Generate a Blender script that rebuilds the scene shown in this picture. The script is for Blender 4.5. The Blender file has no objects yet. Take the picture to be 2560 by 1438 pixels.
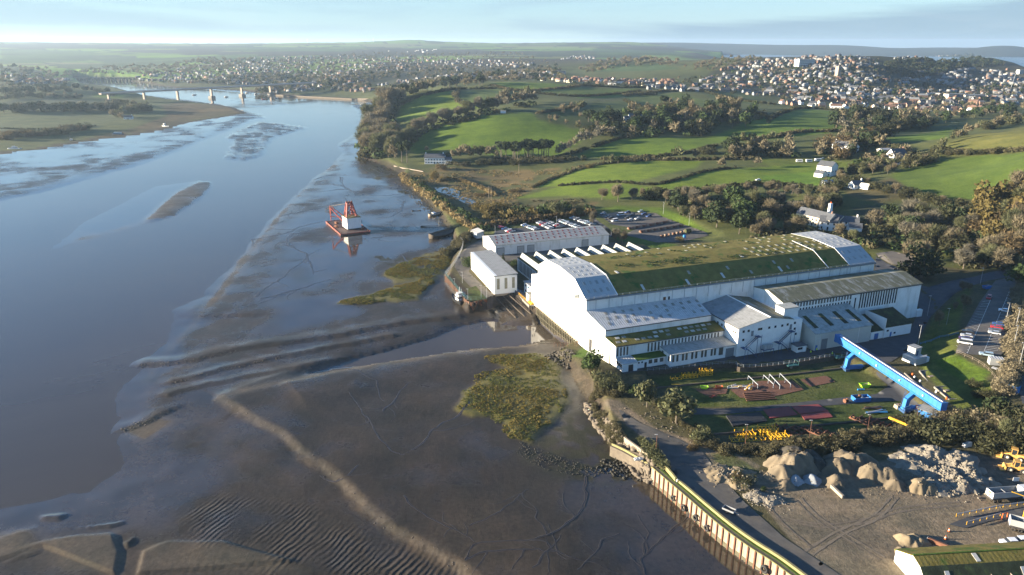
import bpy, math, random
import numpy as np
from math import radians, sin, cos, tan, atan, pi
random.seed(7); RNG = np.random.default_rng(11)
SC = bpy.context.scene; COL = SC.collection

# ------------------------------------------------------------------ camera
CAM_H = 115.0; FOC = 1816.9; PITCH = radians(18.614)
cam_data = bpy.data.cameras.new("camera"); cam = bpy.data.objects.new("camera", cam_data); COL.objects.link(cam)
cam.location = (0, 0, CAM_H); cam.rotation_euler = (pi/2 - PITCH, 0, 0)
cam_data.sensor_width = 36; cam_data.lens = FOC/2560*36; cam_data.clip_start = 1; cam_data.clip_end = 60000
SC.camera = cam
# ------------------------------------------------------------------ light
SUN_EL = 9.5
world = bpy.data.worlds.new("World"); SC.world = world; world.use_nodes = True
sun_d = bpy.data.lights.new("sun", 'SUN'); sun = bpy.data.objects.new("sun", sun_d); COL.objects.link(sun)
sun_d.energy = 5.0; sun_d.angle = radians(0.53); sun_d.color = (1.0, 0.86, 0.66)
sun.rotation_euler = (pi/2 - radians(SUN_EL), 0, radians(-90)); sun.location = (-300, 300, 400)
SC.view_settings.view_transform = 'Standard'; SC.view_settings.look = 'None'
SC.view_settings.exposure = 2.25; SC.view_settings.gamma = 1; SC.view_settings.use_curve_mapping = False
SC.cycles.volume_bounces = 0; SC.cycles.max_bounces = 6; SC.cycles.diffuse_bounces = 2; SC.cycles.glossy_bounces = 3
SC.cycles.transparent_max_bounces = 12; SC.cycles.use_adaptive_sampling = True
SC.cycles.sample_clamp_indirect = 4

class NT:
    """small node-tree builder"""
    def __init__(s, tree): s.t = tree; s.n = tree.nodes; s.l = tree.links; s.n.clear()
    def add(s, typ, ins=None, **kw):
        n = s.n.new(typ)
        for k, v in kw.items(): setattr(n, k, v)
        for k, v in (ins or {}).items():
            if hasattr(v, 'node'): s.l.new(v, n.inputs[k])
            else: n.inputs[k].default_value = v
        return n
    def noise(s, vec, scale, detail=4, rough=.55, dist=0):
        return s.add('ShaderNodeTexNoise', {'Vector': vec, 'Scale': scale, 'Detail': detail, 'Roughness': rough, 'Distortion': dist}).outputs['Fac']
    def ramp(s, fac, stops, interp='LINEAR'):
        r = s.add('ShaderNodeValToRGB', {'Fac': fac}); e = r.color_ramp.elements; r.color_ramp.interpolation = interp
        while len(e) < len(stops): e.new(.5)
        for el, (p, c) in zip(e, stops): el.position = p; el.color = c if len(c) == 4 else (*c, 1)
        return r.outputs['Color']
    def mix(s, f, a, b, mode='MIX'):
        m = s.add('ShaderNodeMix', data_type='RGBA', blend_type=mode)
        for i, v in ((0, f), (6, a), (7, b)):
            if hasattr(v, 'node'): s.l.new(v, m.inputs[i])
            else: m.inputs[i].default_value = v if i == 0 or len(v) == 4 else (*v, 1)
        return m.outputs[2]
    def math(s, op, a, b=0, c=0):
        m = s.add('ShaderNodeMath', operation=op)
        for i, v in enumerate((a, b, c)):
            if hasattr(v, 'node'): s.l.new(v, m.inputs[i])
            else: m.inputs[i].default_value = v
        return m.outputs[0]
    def maprange(s, v, a, b, c=0., d=1.):
        return s.add('ShaderNodeMapRange', {0: v, 1: a, 2: b, 3: c, 4: d}).outputs[0]

wt = NT(world.node_tree)
sky = wt.add('ShaderNodeTexSky', sky_type='NISHITA', sun_disc=False, sun_elevation=radians(SUN_EL), sun_rotation=radians(-90),
             altitude=110, air_density=1.0, dust_density=0.15, ozone_density=4.0)
gen = wt.add('ShaderNodeTexCoord').outputs['Generated']
# thin cirrus and a low bank of grey-blue cloud, on the sky itself
sp = wt.add('ShaderNodeSeparateXYZ', {0: gen}); el = sp.outputs[2]
mp = wt.add('ShaderNodeMapping', {'Vector': gen, 'Scale': (1.0, 1.0, 15), 'Location': (.35, .2, .1)}).outputs[0]
c1 = wt.noise(mp, 1.7, 7, .58, .5)
band = wt.math('MULTIPLY', wt.maprange(el, -.01, .012), wt.maprange(el, .13, .03))
cov = wt.math('MULTIPLY', wt.maprange(c1, .50, .62), band)
col = wt.mix(1, sky.outputs[0], (.86, 1.0, 1.12), 'MULTIPLY')
pale = wt.math('MULTIPLY', wt.maprange(el, .34, .0), .74)
col = wt.mix(pale, col, (2.0, 2.75, 3.25))
col = wt.mix(wt.math('MULTIPLY', cov, .45), col, (1.42, 1.98, 2.58))
# a bank of cloud over the sea, thickening and rising westward
top = wt.math('ADD', wt.math('MULTIPLY', sp.outputs[0], .105), wt.math('MULTIPLY', wt.math('SUBTRACT', c1, .5), .085))
bank = wt.math('MULTIPLY', wt.maprange(wt.math('SUBTRACT', top, el), -.004, .012), wt.maprange(sp.outputs[0], .03, .22))
col = wt.mix(wt.math('MULTIPLY', bank, .8), col, (1.25, 1.80, 2.32))
mp2 = wt.add('ShaderNodeMapping', {'Vector': gen, 'Scale': (1.2, 1.2, 9)}).outputs[0]
c2 = wt.math('MULTIPLY', wt.maprange(wt.noise(mp2, 2.0, 8, .62, .8), .55, .85), wt.maprange(el, .45, .1))
col = wt.mix(wt.math('MULTIPLY', c2, .4), col, (2.9, 3.2, 3.4))
bg = wt.add('ShaderNodeBackground', {'Color': col, 'Strength': 0.061})
wt.l.new(bg.outputs[0], wt.add('ShaderNodeOutputWorld').inputs[0])

# ------------------------------------------------------------------ pixel <-> ground helpers (photo pixels, 2560 wide)
CP, SP = cos(PITCH), sin(PITCH)
def ray(px, py):
    u = (np.asarray(px, float)-1280)/FOC; v = (np.asarray(py, float)-719)/FOC
    return np.stack([u, CP - v*SP, -SP - v*CP], -1)
def G(px, py, z=5.0):
    d = ray(px, py); t = (CAM_H - z)/-d[..., 2]
    return np.stack([d[..., 0]*t, d[..., 1]*t, np.zeros_like(t)+z], -1)
def proj(p):
    p = np.asarray(p, float); z = p[..., 2]-CAM_H; dep = p[..., 1]*CP - z*SP; up = p[..., 1]*SP + z*CP
    return 1280+FOC*p[..., 0]/dep, 719-FOC*up/dep, dep
def GP(pts, z=5.0): return np.array([G(x, y, z)[:2] for x, y in pts])
YR = .355
YA = np.array([cos(YR), sin(YR)]); YV = np.array([-sin(YR), cos(YR)]); YO = np.array([27.58, 253.86])
def yard(u, v, z=5.0): p = YO+YA*u+YV*v; return np.array([p[0], p[1], z])
def uvof(p): d = np.asarray(p)[:2]-YO; return d@YA, d@YV

def sdf(P, poly):
    """signed distance, positive inside"""
    P = np.asarray(P, float); poly = np.asarray(poly, float); n = len(poly)
    d = np.full(len(P), 1e18); ins = np.zeros(len(P), bool)
    for i in range(n):
        a, b = poly[i], poly[(i+1) % n]; e = b-a; w = P-a
        t = np.clip((w@e)/(e@e+1e-12), 0, 1); q = w - t[:, None]*e
        d = np.minimum(d, (q**2).sum(1))
        c = ((a[1] <= P[:, 1]) != (b[1] <= P[:, 1]))
        if abs(e[1]) > 1e-12: ins ^= c & (P[:, 0] < a[0]+(P[:, 1]-a[1])*e[0]/e[1])
    return np.where(ins, 1, -1)*np.sqrt(d)
def dline(P, line):
    line = np.asarray(line, float); d = np.full(len(P), 1e18)
    for a, b in zip(line[:-1], line[1:]):
        e = b-a; w = P-a; t = np.clip((w@e)/(e@e+1e-12), 0, 1); q = w-t[:, None]*e
        d = np.minimum(d, (q**2).sum(1))
    return np.sqrt(d)
def sstep(a, b, x): t = np.clip((x-a)/(b-a), 0, 1); return t*t*(3-2*t)
def vnoise(P, scale, seed=0, octaves=3):
    """value noise on world xy"""
    out = np.zeros(len(P)); amp = 1.; tot = 0
    tab = np.random.default_rng(seed).random((256, 256))
    for o in range(octaves):
        q = P*(2**o)/scale + 31.7*o; i = np.floor(q).astype(int); f = q-i; f = f*f*(3-2*f)
        a = tab[i[:, 0] % 256, i[:, 1] % 256]; b = tab[(i[:, 0]+1) % 256, i[:, 1] % 256]
        c = tab[i[:, 0] % 256, (i[:, 1]+1) % 256]; e = tab[(i[:, 0]+1) % 256, (i[:, 1]+1) % 256]
        out += amp*((a*(1-f[:, 0])+b*f[:, 0])*(1-f[:, 1]) + (c*(1-f[:, 0])+e*f[:, 0])*f[:, 1]); tot += amp; amp *= .5
    return out/tot
def smooth(pts, n=4):
    """Catmull-Rom through points"""
    p = np.asarray(pts, float); out = []
    q = np.vstack([2*p[0]-p[1], p, 2*p[-1]-p[-2]])
    for i in range(1, len(q)-2):
        for t in np.linspace(0, 1, n, endpoint=False):
            out.append(.5*((2*q[i])+(-q[i-1]+q[i+1])*t+(2*q[i-1]-5*q[i]+4*q[i+1]-q[i+2])*t*t+(-q[i-1]+3*q[i]-3*q[i+1]+q[i+2])*t**3))
    out.append(p[-1]); return np.array(out)

# ------------------------------------------------------------------ objects helpers
def tag(o, label=None, cat=None, group=None, kind=None):
    for k, v in (('label', label), ('category', cat), ('group', group), ('kind', kind)):
        if v: o[k] = v
    return o
def thing(name, label, cat, loc=(0, 0, 0), rz=0, group=None):
    o = bpy.data.objects.new(name, None); COL.objects.link(o); o.empty_display_size = .5
    o.location = [float(c) for c in loc]; o.rotation_euler = (0, 0, rz); return tag(o, label, cat, group)
def link(name, me, parent=None):
    o = bpy.data.objects.new(name, me); COL.objects.link(o)
    if parent is not None: o.parent = parent
    return o
def kids(o): return [c for c in bpy.data.objects if c.parent == o] if not hasattr(o, 'children') else list(o.children)
def dup(root, loc=None, rz=None, label=None, scale=None, group=None):
    r = root.copy(); COL.objects.link(r)
    if loc is not None: r.location = [float(c) for c in loc]
    if rz is not None: r.rotation_euler = (0, 0, rz)
    if scale is not None: r.scale = scale if hasattr(scale, '__len__') else (scale,)*3
    if label: r['label'] = label
    if group: r['group'] = group
    for ch in root.children:
        c = ch.copy(); COL.objects.link(c); c.parent = r
        for g in ch.children: d = g.copy(); COL.objects.link(d); d.parent = c
    return r
def mesh_np(name, V, F, mats, smoothf=False, mi=None):
    """V (n,3), F (m,3|4) -> mesh, fast"""
    me = bpy.data.meshes.new(name); V = np.ascontiguousarray(V, dtype=np.float32); F = np.ascontiguousarray(F, dtype=np.int32)
    me.vertices.add(len(V)); me.vertices.foreach_set('co', V.ravel())
    k = F.shape[1]; me.loops.add(F.size); me.loops.foreach_set('vertex_index', F.ravel())
    me.polygons.add(len(F)); me.polygons.foreach_set('loop_start', np.arange(0, F.size, k, dtype=np.int32))
    if smoothf: me.polygons.foreach_set('use_smooth', np.ones(len(F), bool))
    for m in (mats if isinstance(mats, (list, tuple)) else [mats]): me.materials.append(m)
    if mi is not None: me.polygons.foreach_set('material_index', np.asarray(mi, dtype=np.int32))
    me.update(calc_edges=True); return me
class MB:
    """collects polygons, builds one mesh object"""
    def __init__(s): s.v = []; s.f = []
    def poly(s, pts):
        i = len(s.v); s.v += [tuple(float(c) for c in p) for p in pts]; s.f.append(tuple(range(i, i+len(pts)))); return s
    def box(s, x0, y0, z0, x1, y1, z1):
        i = len(s.v); s.v += [(x, y, z) for z in (z0, z1) for x, y in ((x0, y0), (x1, y0), (x1, y1), (x0, y1))]
        s.f += [(i, i+3, i+2, i+1), (i+4, i+5, i+6, i+7)]+[(i+a, i+b, i+4+b, i+4+a) for a, b in ((0, 1), (1, 2), (2, 3), (3, 0))]; return s
    def cbox(s, c, sx, sy, sz, rz=0, taper=1):
        i = len(s.v)
        for z, k in ((0, 1), (sz, taper)):
            for x, y in ((-1, -1), (1, -1), (1, 1), (-1, 1)):
                X, Y = x*sx/2*k, y*sy/2*k; s.v.append((c[0]+X*cos(rz)-Y*sin(rz), c[1]+X*sin(rz)+Y*cos(rz), c[2]+z))
        s.f += [(i, i+3, i+2, i+1), (i+4, i+5, i+6, i+7)]+[(i+a, i+b, i+4+b, i+4+a) for a, b in ((0, 1), (1, 2), (2, 3), (3, 0))]; return s
    def tube(s, p, q, r, n=6, r2=None):
        p, q = np.array(p, float), np.array(q, float); d = q-p; L = np.linalg.norm(d)
        if L < 1e-9: return s
        d /= L; a = np.cross(d, (0, 0, 1) if abs(d[2]) < .9 else (1, 0, 0)); a /= np.linalg.norm(a); b = np.cross(d, a); i = len(s.v); r2 = r if r2 is None else r2
        for c, rr in ((p, r), (q, r2)):
            for k in range(n): t = 2*pi*(k+.5)/n; s.v.append(tuple(c+rr*(cos(t)*a+sin(t)*b)))
        s.f += [(i+k, i+(k+1) % n, i+n+(k+1) % n, i+n+k) for k in range(n)]+[tuple(range(i+n-1, i-1, -1)), tuple(range(i+n, i+2*n))]; return s
    def bar(s, p, q, w, h):
        """rectangular bar, h along z"""
        p, q = np.array(p, float), np.array(q, float); d = q-p; a = np.array([-d[1], d[0], 0]); n = np.linalg.norm(a)
        a = a/n*w/2 if n > 1e-6 else np.array([w/2, 0, 0]); up = np.array([0, 0, h/2]) if n > 1e-6 else np.array([0, h/2, 0]); i = len(s.v)
        for c in (p, q):
            for x, y in ((-1, -1), (1, -1), (1, 1), (-1, 1)): s.v.append(tuple(c+x*a+y*up))
        s.f += [(i, i+3, i+2, i+1), (i+4, i+5, i+6, i+7)]+[(i+a_, i+b_, i+4+b_, i+4+a_) for a_, b_ in ((0, 1), (1, 2), (2, 3), (3, 0))]; return s
    def prism(s, prof, x0, x1):
        """profile in (y,z), extruded along x"""
        n = len(prof); i = len(s.v); s.v += [(x, y, z) for x in (x0, x1) for y, z in prof]
        s.f += [tuple(range(i+n-1, i-1, -1)), tuple(range(i+n, i+2*n))]+[(i+k, i+(k+1) % n, i+n+(k+1) % n, i+n+k) for k in range(n)]; return s
    def pprism(s, pts, z0, z1):
        """plan polygon extruded up; z0/z1 numbers or per-vertex"""
        n = len(pts); i = len(s.v); a = z0 if hasattr(z0, '__len__') else [z0]*n; b = z1 if hasattr(z1, '__len__') else [z1]*n
        s.v += [(float(p[0]), float(p[1]), float(z)) for p, z in zip(pts, a)]+[(float(p[0]), float(p[1]), float(z)) for p, z in zip(pts, b)]
        s.f += [tuple(range(i+n-1, i-1, -1)), tuple(range(i+n, i+2*n))]+[(i+k, i+(k+1) % n, i+n+(k+1) % n, i+n+k) for k in range(n)]; return s
    def slab(s, a, b, c, d, t=.15):
        """quad with thickness t below it"""
        P = [np.array(q, float) for q in (a, b, c, d)]; n = np.cross(P[1]-P[0], P[2]-P[0]); n /= np.linalg.norm(n)
        if n[2] < 0: P = P[::-1]; n = -n
        i = len(s.v); s.v += [tuple(q) for q in P]+[tuple(q-n*t) for q in P]
        s.f += [(i, i+1, i+2, i+3), (i+7, i+6, i+5, i+4)]+[(i+k, i+4+k, i+4+(k+1) % 4, i+(k+1) % 4) for k in range(4)]; return s
    def torus(s, c, R, r, axis='y', n=14, m=6, rot=0):
        i = len(s.v)
        for a in range(n):
            for b in range(m):
                A, B = 2*pi*a/n, 2*pi*b/m; x, z, y = (R+r*cos(B))*cos(A), (R+r*cos(B))*sin(A), r*sin(B)*1.3
                if axis == 'z': x, y, z = x, z, y
                X, Y = x*cos(rot)-y*sin(rot), x*sin(rot)+y*cos(rot); s.v.append((c[0]+X, c[1]+Y, c[2]+z))
        s.f += [(i+a*m+b, i+((a+1) % n)*m+b, i+((a+1) % n)*m+(b+1) % m, i+a*m+(b+1) % m) for a in range(n) for b in range(m)]; return s
    def data(s, name, mat, sm=False):
        me = bpy.data.meshes.new(name); me.from_pydata(s.v, [], s.f); me.materials.append(mat)
        if sm: me.polygons.foreach_set('use_smooth', np.ones(len(s.f), bool))
        me.update(); return me
    def build(s, name, mat, parent=None, sm=False): return link(name, s.data(name, mat, sm), parent)
def B(*a): return MB().box(*a)
def copies(name, me, parent, locs, rz=0):
    for l in locs:
        o = link(name, me, parent); o.location = [float(c) for c in l[:3]]
        o.rotation_euler = (0, 0, l[3] if len(l) > 3 else rz)
# ------------------------------------------------------------------ materials
def mat(name, base, rough=.8, var=.25, scale=.6, metal=0, spec=.5, bump=0, bscale=8, stain=None, smask=(.5, .62), sscale=.25, wave=None, sstretch=(1, 1, 1), trans=None):
    """procedural paint/stone/soil: base colour with two scales of variation, optional stain, relief and corrugation"""
    m = bpy.data.materials.new(name); m.use_nodes = True; t = NT(m.node_tree)
    tc = t.add('ShaderNodeTexCoord').outputs['Object']; geo = t.add('ShaderNodeNewGeometry').outputs['Position']
    v = t.mix(t.maprange(t.noise(geo, scale, 5, .62), .3, .7), tuple(c*(1-var) for c in base), tuple(min(c*(1+var), 1) for c in base))
    if stain:
        ms = t.add('ShaderNodeMapping', {'Vector': tc, 'Scale': sstretch}).outputs[0]
        v = t.mix(t.maprange(t.noise(ms, sscale, 8, .68), *smask), v, stain)
    ob = t.add('ShaderNodeObjectInfo').outputs['Random']
    v = t.mix(1.0, v, t.ramp(ob, [(0, (.88, .88, .88)), (1, (1.1, 1.1, 1.1))]), 'MULTIPLY')
    p = t.add('ShaderNodeBsdfPrincipled', {'Base Color': v, 'Roughness': rough, 'Metallic': metal, 'Specular IOR Level': spec})
    nrm = None
    if wave:
        ax, per, st = wave
        w = t.add('ShaderNodeTexWave', {'Vector': tc, 'Scale': .314159*2/per/2, 'Distortion': 0}, bands_direction=ax, wave_type='BANDS', wave_profile='SIN').outputs['Fac']
        nrm = t.add('ShaderNodeBump', {'Height': w, 'Strength': st, 'Distance': .08}).outputs[0]
    if bump:
        ins = {'Height': t.noise(geo, bscale, 6, .65), 'Strength': bump, 'Distance': .5/bscale}
        if nrm is not None: ins['Normal'] = nrm
        nrm = t.add('ShaderNodeBump', ins).outputs[0]
    if nrm is not None: t.l.new(nrm, p.inputs['Normal'])
    o = t.add('ShaderNodeOutputMaterial')
    if trans:
        tl = t.add('ShaderNodeBsdfTranslucent', {'Color': v}); mx = t.add('ShaderNodeMixShader', {0: trans, 1: p.outputs[0], 2: tl.outputs[0]}); t.l.new(mx.outputs[0], o.inputs[0])
    else: t.l.new(p.outputs[0], o.inputs[0])
    return m
M = {}
def dm(key, *a, **k): M[key] = mat(key, *a, **k); return M[key]
dm('white_cladding', (.74, .74, .70), .6, .06, .3, bump=.08, bscale=3, stain=(.48, .47, .40), smask=(.5, .74), sscale=.35, sstretch=(1, 1, .25), wave=('X', .5, .35))
dm('white_front', (.80, .79, .74), .6, .04, .2, stain=(.66, .62, .52), smask=(.6, .85), sscale=.2, sstretch=(1, 1, .2))
dm('white_render', (.72, .71, .67), .8, .06, .5, stain=(.5, .48, .42), smask=(.6, .8), sscale=.6)
dm('grey_cladding', (.50, .52, .50), .7, .08, .3, bump=.1, bscale=3, stain=(.33, .34, .32), smask=(.55, .75), sscale=.4, sstretch=(1, 1, .25), wave=('X', .5, .3))
dm('beige_cladding', (.52, .52, .46), .7, .05, .3, wave=('X', .5, .3))
dm('white_roof', (.43, .42, .40), .75, .10, .4, stain=(.27, .265, .235), smask=(.5, .72), sscale=.5, wave=('X', .9, .8))
dm('end_roof', (.36, .37, .36), .7, .06, .4, stain=(.33, .34, .32), smask=(.55, .75), sscale=.4, wave=('X', .8, .5))
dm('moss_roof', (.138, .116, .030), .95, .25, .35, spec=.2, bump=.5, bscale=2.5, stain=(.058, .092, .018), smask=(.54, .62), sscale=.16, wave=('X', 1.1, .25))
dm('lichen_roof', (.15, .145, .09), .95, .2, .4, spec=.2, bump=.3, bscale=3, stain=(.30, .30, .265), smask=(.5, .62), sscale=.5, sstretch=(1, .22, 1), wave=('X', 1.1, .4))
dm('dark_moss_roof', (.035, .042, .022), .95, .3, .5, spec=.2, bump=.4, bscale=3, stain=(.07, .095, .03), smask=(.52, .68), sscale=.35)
dm('grey_roof', (.235, .24, .235), .8, .12, .5, stain=(.14, .145, .13), smask=(.5, .75), sscale=.4, wave=('Y', 1.0, .9))
dm('fibre_roof', (.30, .305, .28), .85, .15, .5, stain=(.19, .195, .165), smask=(.48, .68), sscale=.5, wave=('X', 1.0, .7))
dm('slate_roof', (.075, .08, .088), .8, .2, .8, bump=.2, bscale=4)
dm('tile_roof', (.13, .075, .052), .9, .25, .8, bump=.2, bscale=4)
dm('skylight_dirty', (.25, .238, .19), .5, .2, .9)
dm('skylight_clear', (.48, .46, .40), .4, .15, .9)
dm('skylight_lit', (.26, .24, .16), .45, .2, .9)
dm('skylight_grey', (.275, .28, .26), .5, .15, .9); dm('weed_rock', (.022, .020, .013), .8, .4, .8)
dm('dark_opening', (.018, .018, .020), .6, .2, 1)
dm('window_glass', (.025, .03, .036), .12, .2, .4, spec=.6)
dm('window_grime', (.075, .075, .062), .3, .3, .6)
dm('roller_door', (.33, .34, .33), .6, .08, .4, wave=('Z', .4, .3))
dm('grey_door', (.17, .19, .20), .6, .1, .4, wave=('Z', .4, .3))
dm('blue_paint', (.018, .130, .36), .5, .15, .5, stain=(.05, .12, .24), smask=(.5, .75), sscale=.5)
dm('blue_light', (.022, .175, .42), .42, .08, .5)
dm('blue_dark', (.012, .05, .13), .6, .2, .6)
dm('teal_steel', (.03, .12, .12), .6, .2, .8)
dm('yellow_paint', (.66, .36, .012), .5, .15, .8)
dm('orange_paint', (.62, .12, .02), .6, .15, .8)
dm('lime_paint', (.34, .62, .03), .5, .1, .8)
dm('hi_vis', (.55, .72, .04), .8, .1, 3)
dm('red_lead', (.36, .07, .045), .7, .25, .6, stain=(.20, .06, .04), smask=(.5, .7), sscale=.5)
dm('red_plate', (.19, .035, .03), .75, .12, .4)
dm('rust', (.13, .055, .030), .9, .35, 1.2, bump=.3, bscale=5)
dm('dark_steel', (.045, .042, .042), .6, .3, .8)
dm('black_plate', (.012, .012, .013), .7, .2, .8)
dm('galv_steel', (.36, .37, .38), .45, .1, 1, metal=.5)
dm('rail_grey', (.28, .30, .32), .6, .1, 1)
dm('concrete', (.19, .175, .15), .9, .18, .5, bump=.15, bscale=4, stain=(.13, .12, .09), smask=(.5, .7), sscale=.5)
dm('pale_concrete', (.27, .225, .165), .9, .12, .6, bump=.15, bscale=4, stain=(.19, .115, .065), smask=(.54, .7), sscale=.5, sstretch=(1, 1, .35))
dm('algae_concrete', (.085, .075, .045), .9, .3, 1.2, bump=.3, bscale=5)
dm('lichen_wall', (.20, .175, .075), .9, .15, .8, bump=.2, bscale=4, stain=(.22, .22, .08), smask=(.5, .7), sscale=.6)
dm('bridge_concrete', (.27, .22, .175), .9, .08, .1)
dm('stone', (.125, .102, .074), .95, .3, .7, bump=.5, bscale=3)
dm('dark_rock', (.045, .038, .026), .8, .4, .8, bump=.6, bscale=3)
dm('brown_brick', (.19, .115, .08), .9, .2, .8, bump=.2, bscale=6)
dm('cream_render', (.56, .50, .38), .85, .08, .5)
dm('pink_brick', (.25, .152, .108), .85, .15, .5)
dm('timber_dark', (.07, .055, .04), .9, .3, 1, bump=.3, bscale=5)
dm('driftwood', (.24, .19, .14), .9, .2, 1)
dm('rubber', (.022, .021, .021), .85, .2, 3)
dm('boat_white', (.62, .62, .60), .5, .1, .6)
dm('boat_black', (.016, .017, .019), .5, .2, 1)
dm('weed', (.06, .065, .018), .95, .4, .8, bump=.5, bscale=4)
for k, c in dict(car_white=(.74, .75, .76), car_silver=(.42, .44, .46), car_black=(.015, .015, .018), car_blue=(.03, .07, .20), car_red=(.36, .02, .025), car_grey=(.12, .125, .135), car_purple=(.06, .03, .09), car_pale=(.30, .40, .46)).items(): dm(k, c, .28, .04, .5, spec=.6)
dm('skin', (.45, .27, .19), .6, .05, 3)
dm('navy_cloth', (.02, .025, .05), .9, .2, 4)
dm('sand_heap', (.175, .138, .088), .98, .16, .5, spec=.2, bump=.5, bscale=4)
dm('grey_heap', (.145, .117, .080), .98, .14, .5, spec=.2, bump=.5, bscale=4)
dm('pale_heap', (.225, .198, .155), .98, .2, .7, spec=.2, bump=.9, bscale=2)
dm('blue_grey_heap', (.25, .265, .275), .98, .12, .5, spec=.2, bump=.5, bscale=4)
dm('tarmac', (.040, .042, .047), .92, .22, .35, bump=.3, bscale=4, stain=(.065, .064, .062), smask=(.5, .72), sscale=.09)
dm('tarmac_brown', (.076, .070, .062), .92, .25, .35, bump=.3, bscale=4, stain=(.125, .105, .078), smask=(.48, .7), sscale=.12)
dm('yard_dirt', (.135, .115, .09), .95, .22, .22, bump=.5, bscale=2.5, stain=(.105, .095, .085), smask=(.48, .66), sscale=.07, sstretch=(1, 1, 1))
dm('road_paint', (.62, .62, .58), .8, .2, 2)
dm('yard_grass', (.055, .072, .020), .95, .35, .45, spec=.15, bump=.7, bscale=2, stain=(.10, .088, .040), smask=(.5, .66), sscale=.16)
dm('bright_grass', (.050, .085, .014), .95, .25, .4, spec=.15, bump=.6, bscale=2, stain=(.08, .10, .025), smask=(.5, .7), sscale=.2)
# foliage
dm('twig_brown', (.165, .140, .088), .95, .35, .15, spec=.1, trans=.25)
dm('twig_grey', (.145, .132, .096), .95, .3, .15, spec=.1, trans=.25)
dm('twig_green', (.112, .116, .058), .95, .3, .2, spec=.1, trans=.25)
dm('leaf_dark', (.028, .040, .016), .9, .35, .3, spec=.2, trans=.15)
dm('leaf_green', (.045, .068, .022), .9, .35, .3, spec=.2, trans=.2)
dm('leaf_olive', (.085, .090, .042), .9, .3, .4, spec=.2, trans=.2)
dm('leaf_gold', (.128, .102, .038), .9, .3, .4, spec=.1, trans=.3)
dm('leaf_rust', (.105, .078, .040), .9, .3, .4, spec=.1, trans=.3)
dm('reed', (.20, .152, .070), .95, .3, .5, spec=.1, trans=.2)
dm('hedge_mix', (.056, .057, .029), .95, .45, .12, spec=.1, trans=.2)
dm('bramble', (.096, .086, .046), .95, .4, .2, spec=.1, trans=.2)
dm('bark', (.11, .09, .065), .95, .2, 1)
# ------------------------------------------------------------------ terrain heights
# control points: photo pixel + elevation (the point of that sight line at that height)
CPTS = [(1500,900,5),(1700,1000,5),(2000,900,5),(2250,900,5.3),(2200,1100,5),(1800,1250,5),(2300,1350,5),(2560,1300,5),(2560,1438,5),(2000,1438,5),
(2560,1180,5.5),(3000,1300,7),(2900,1600,6),(2100,1800,5),(1250,640,5),(1500,600,5),(1700,620,5.3),(1400,560,5),(1640,545,7.5),(1700,580,6.5),(2200,640,6),(1560,545,5.5),
(2450,850,9),(2460,720,9),(2330,860,6),(2530,850,10),(2540,1000,9),(2440,950,8),(2350,930,6),(2400,1010,6.2),(2560,1080,8),(2330,790,5.3),(2290,700,5.5),(2480,640,9),
(2300,600,8),(2100,560,10),(2500,600,14),(2560,540,20),(2400,520,16),(2200,480,18),(2480,410,32),(2560,400,38),(2560,335,45),(2300,400,26),(2120,380,22),(2250,395,24),
(1150,470,3),(1300,450,3.5),(1250,530,3.6),(1050,480,3),(1400,520,5),(1450,440,9),(1600,420,14),(1750,410,16),(1500,490,8),(1700,470,12),(1900,440,15),(2060,430,16),(1800,520,9),(1950,520,10),(1650,510,8),
(1050,398,6),(1100,380,10),(1280,370,14),(1450,340,22),(1040,350,14),(1280,290,36),(1180,300,32),(1000,330,15),(1450,360,18),(1650,360,20),(1800,370,20),(1900,330,24),(2050,300,28),(1800,330,22),(1600,380,16),(1700,305,28),(1500,300,30),(1400,255,40),
(980,300,22),(985,240,36),(1140,225,45),(1300,215,48),(1400,212,47),(1130,275,30),(1060,320,22),(1230,207,50),(950,270,15),(920,310,8),(905,360,5),(940,390,5),(1000,410,5),
(1050,205,28),(950,225,12),(900,240,3),(760,235,3),(850,225,7),(700,200,12),(600,212,5),(450,203,8),
(1600,205,40),(1700,215,38),(1900,225,31),(1750,235,35),(1600,245,33),(1500,235,38),(2000,255,24),(2300,272,18),(2500,262,17),(1900,190,45),(1700,180,50),(1620,163,54),(1550,155,58),(2100,290,26),(2280,330,22),(2130,200,44),(2200,240,24),
(2000,160,68),(2150,140,82),(2050,138,84),(1900,143,78),(1800,148,72),(2250,140,82),(2330,147,72),(2420,139,66),(2480,147,50),(2350,190,24),(2450,200,18),(2450,230,15),(2540,200,14),(2560,180,9),(2300,215,24),(2250,180,48),(2200,165,64),
(100,300,6),(250,290,5),(150,262,12),(300,250,8),(0,222,25),(150,222,22),(480,272,2.2),(400,300,2.5),(50,350,3),(0,330,4),(300,318,3),(300,215,6),(180,205,8),


(-600,250,20),(-500,330,5),(3200,300,45),(3200,600,25),(3200,900,14),(3200,1200,8),(3200,180,30),(2620,175,-3),(2700,160,-3),(2560,158,-3),(2545,145,-3),(1960,141.5,-3),(2600,140,-3),(3200,160,-3)]
def _az(px): return atan((px-1280)/FOC)
_c = []
for px, py, z in CPTS: p = G(px, py, z); _c.append((math.atan2(p[0], p[1]), math.log(math.hypot(p[0], p[1])/100), z))
def _sky(px, py, r):
    d = ray(px, py); h = math.hypot(d[0], d[1]); _c.append((math.atan2(d[0], d[1]), math.log(r/100), CAM_H + d[2]/h*r))
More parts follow.
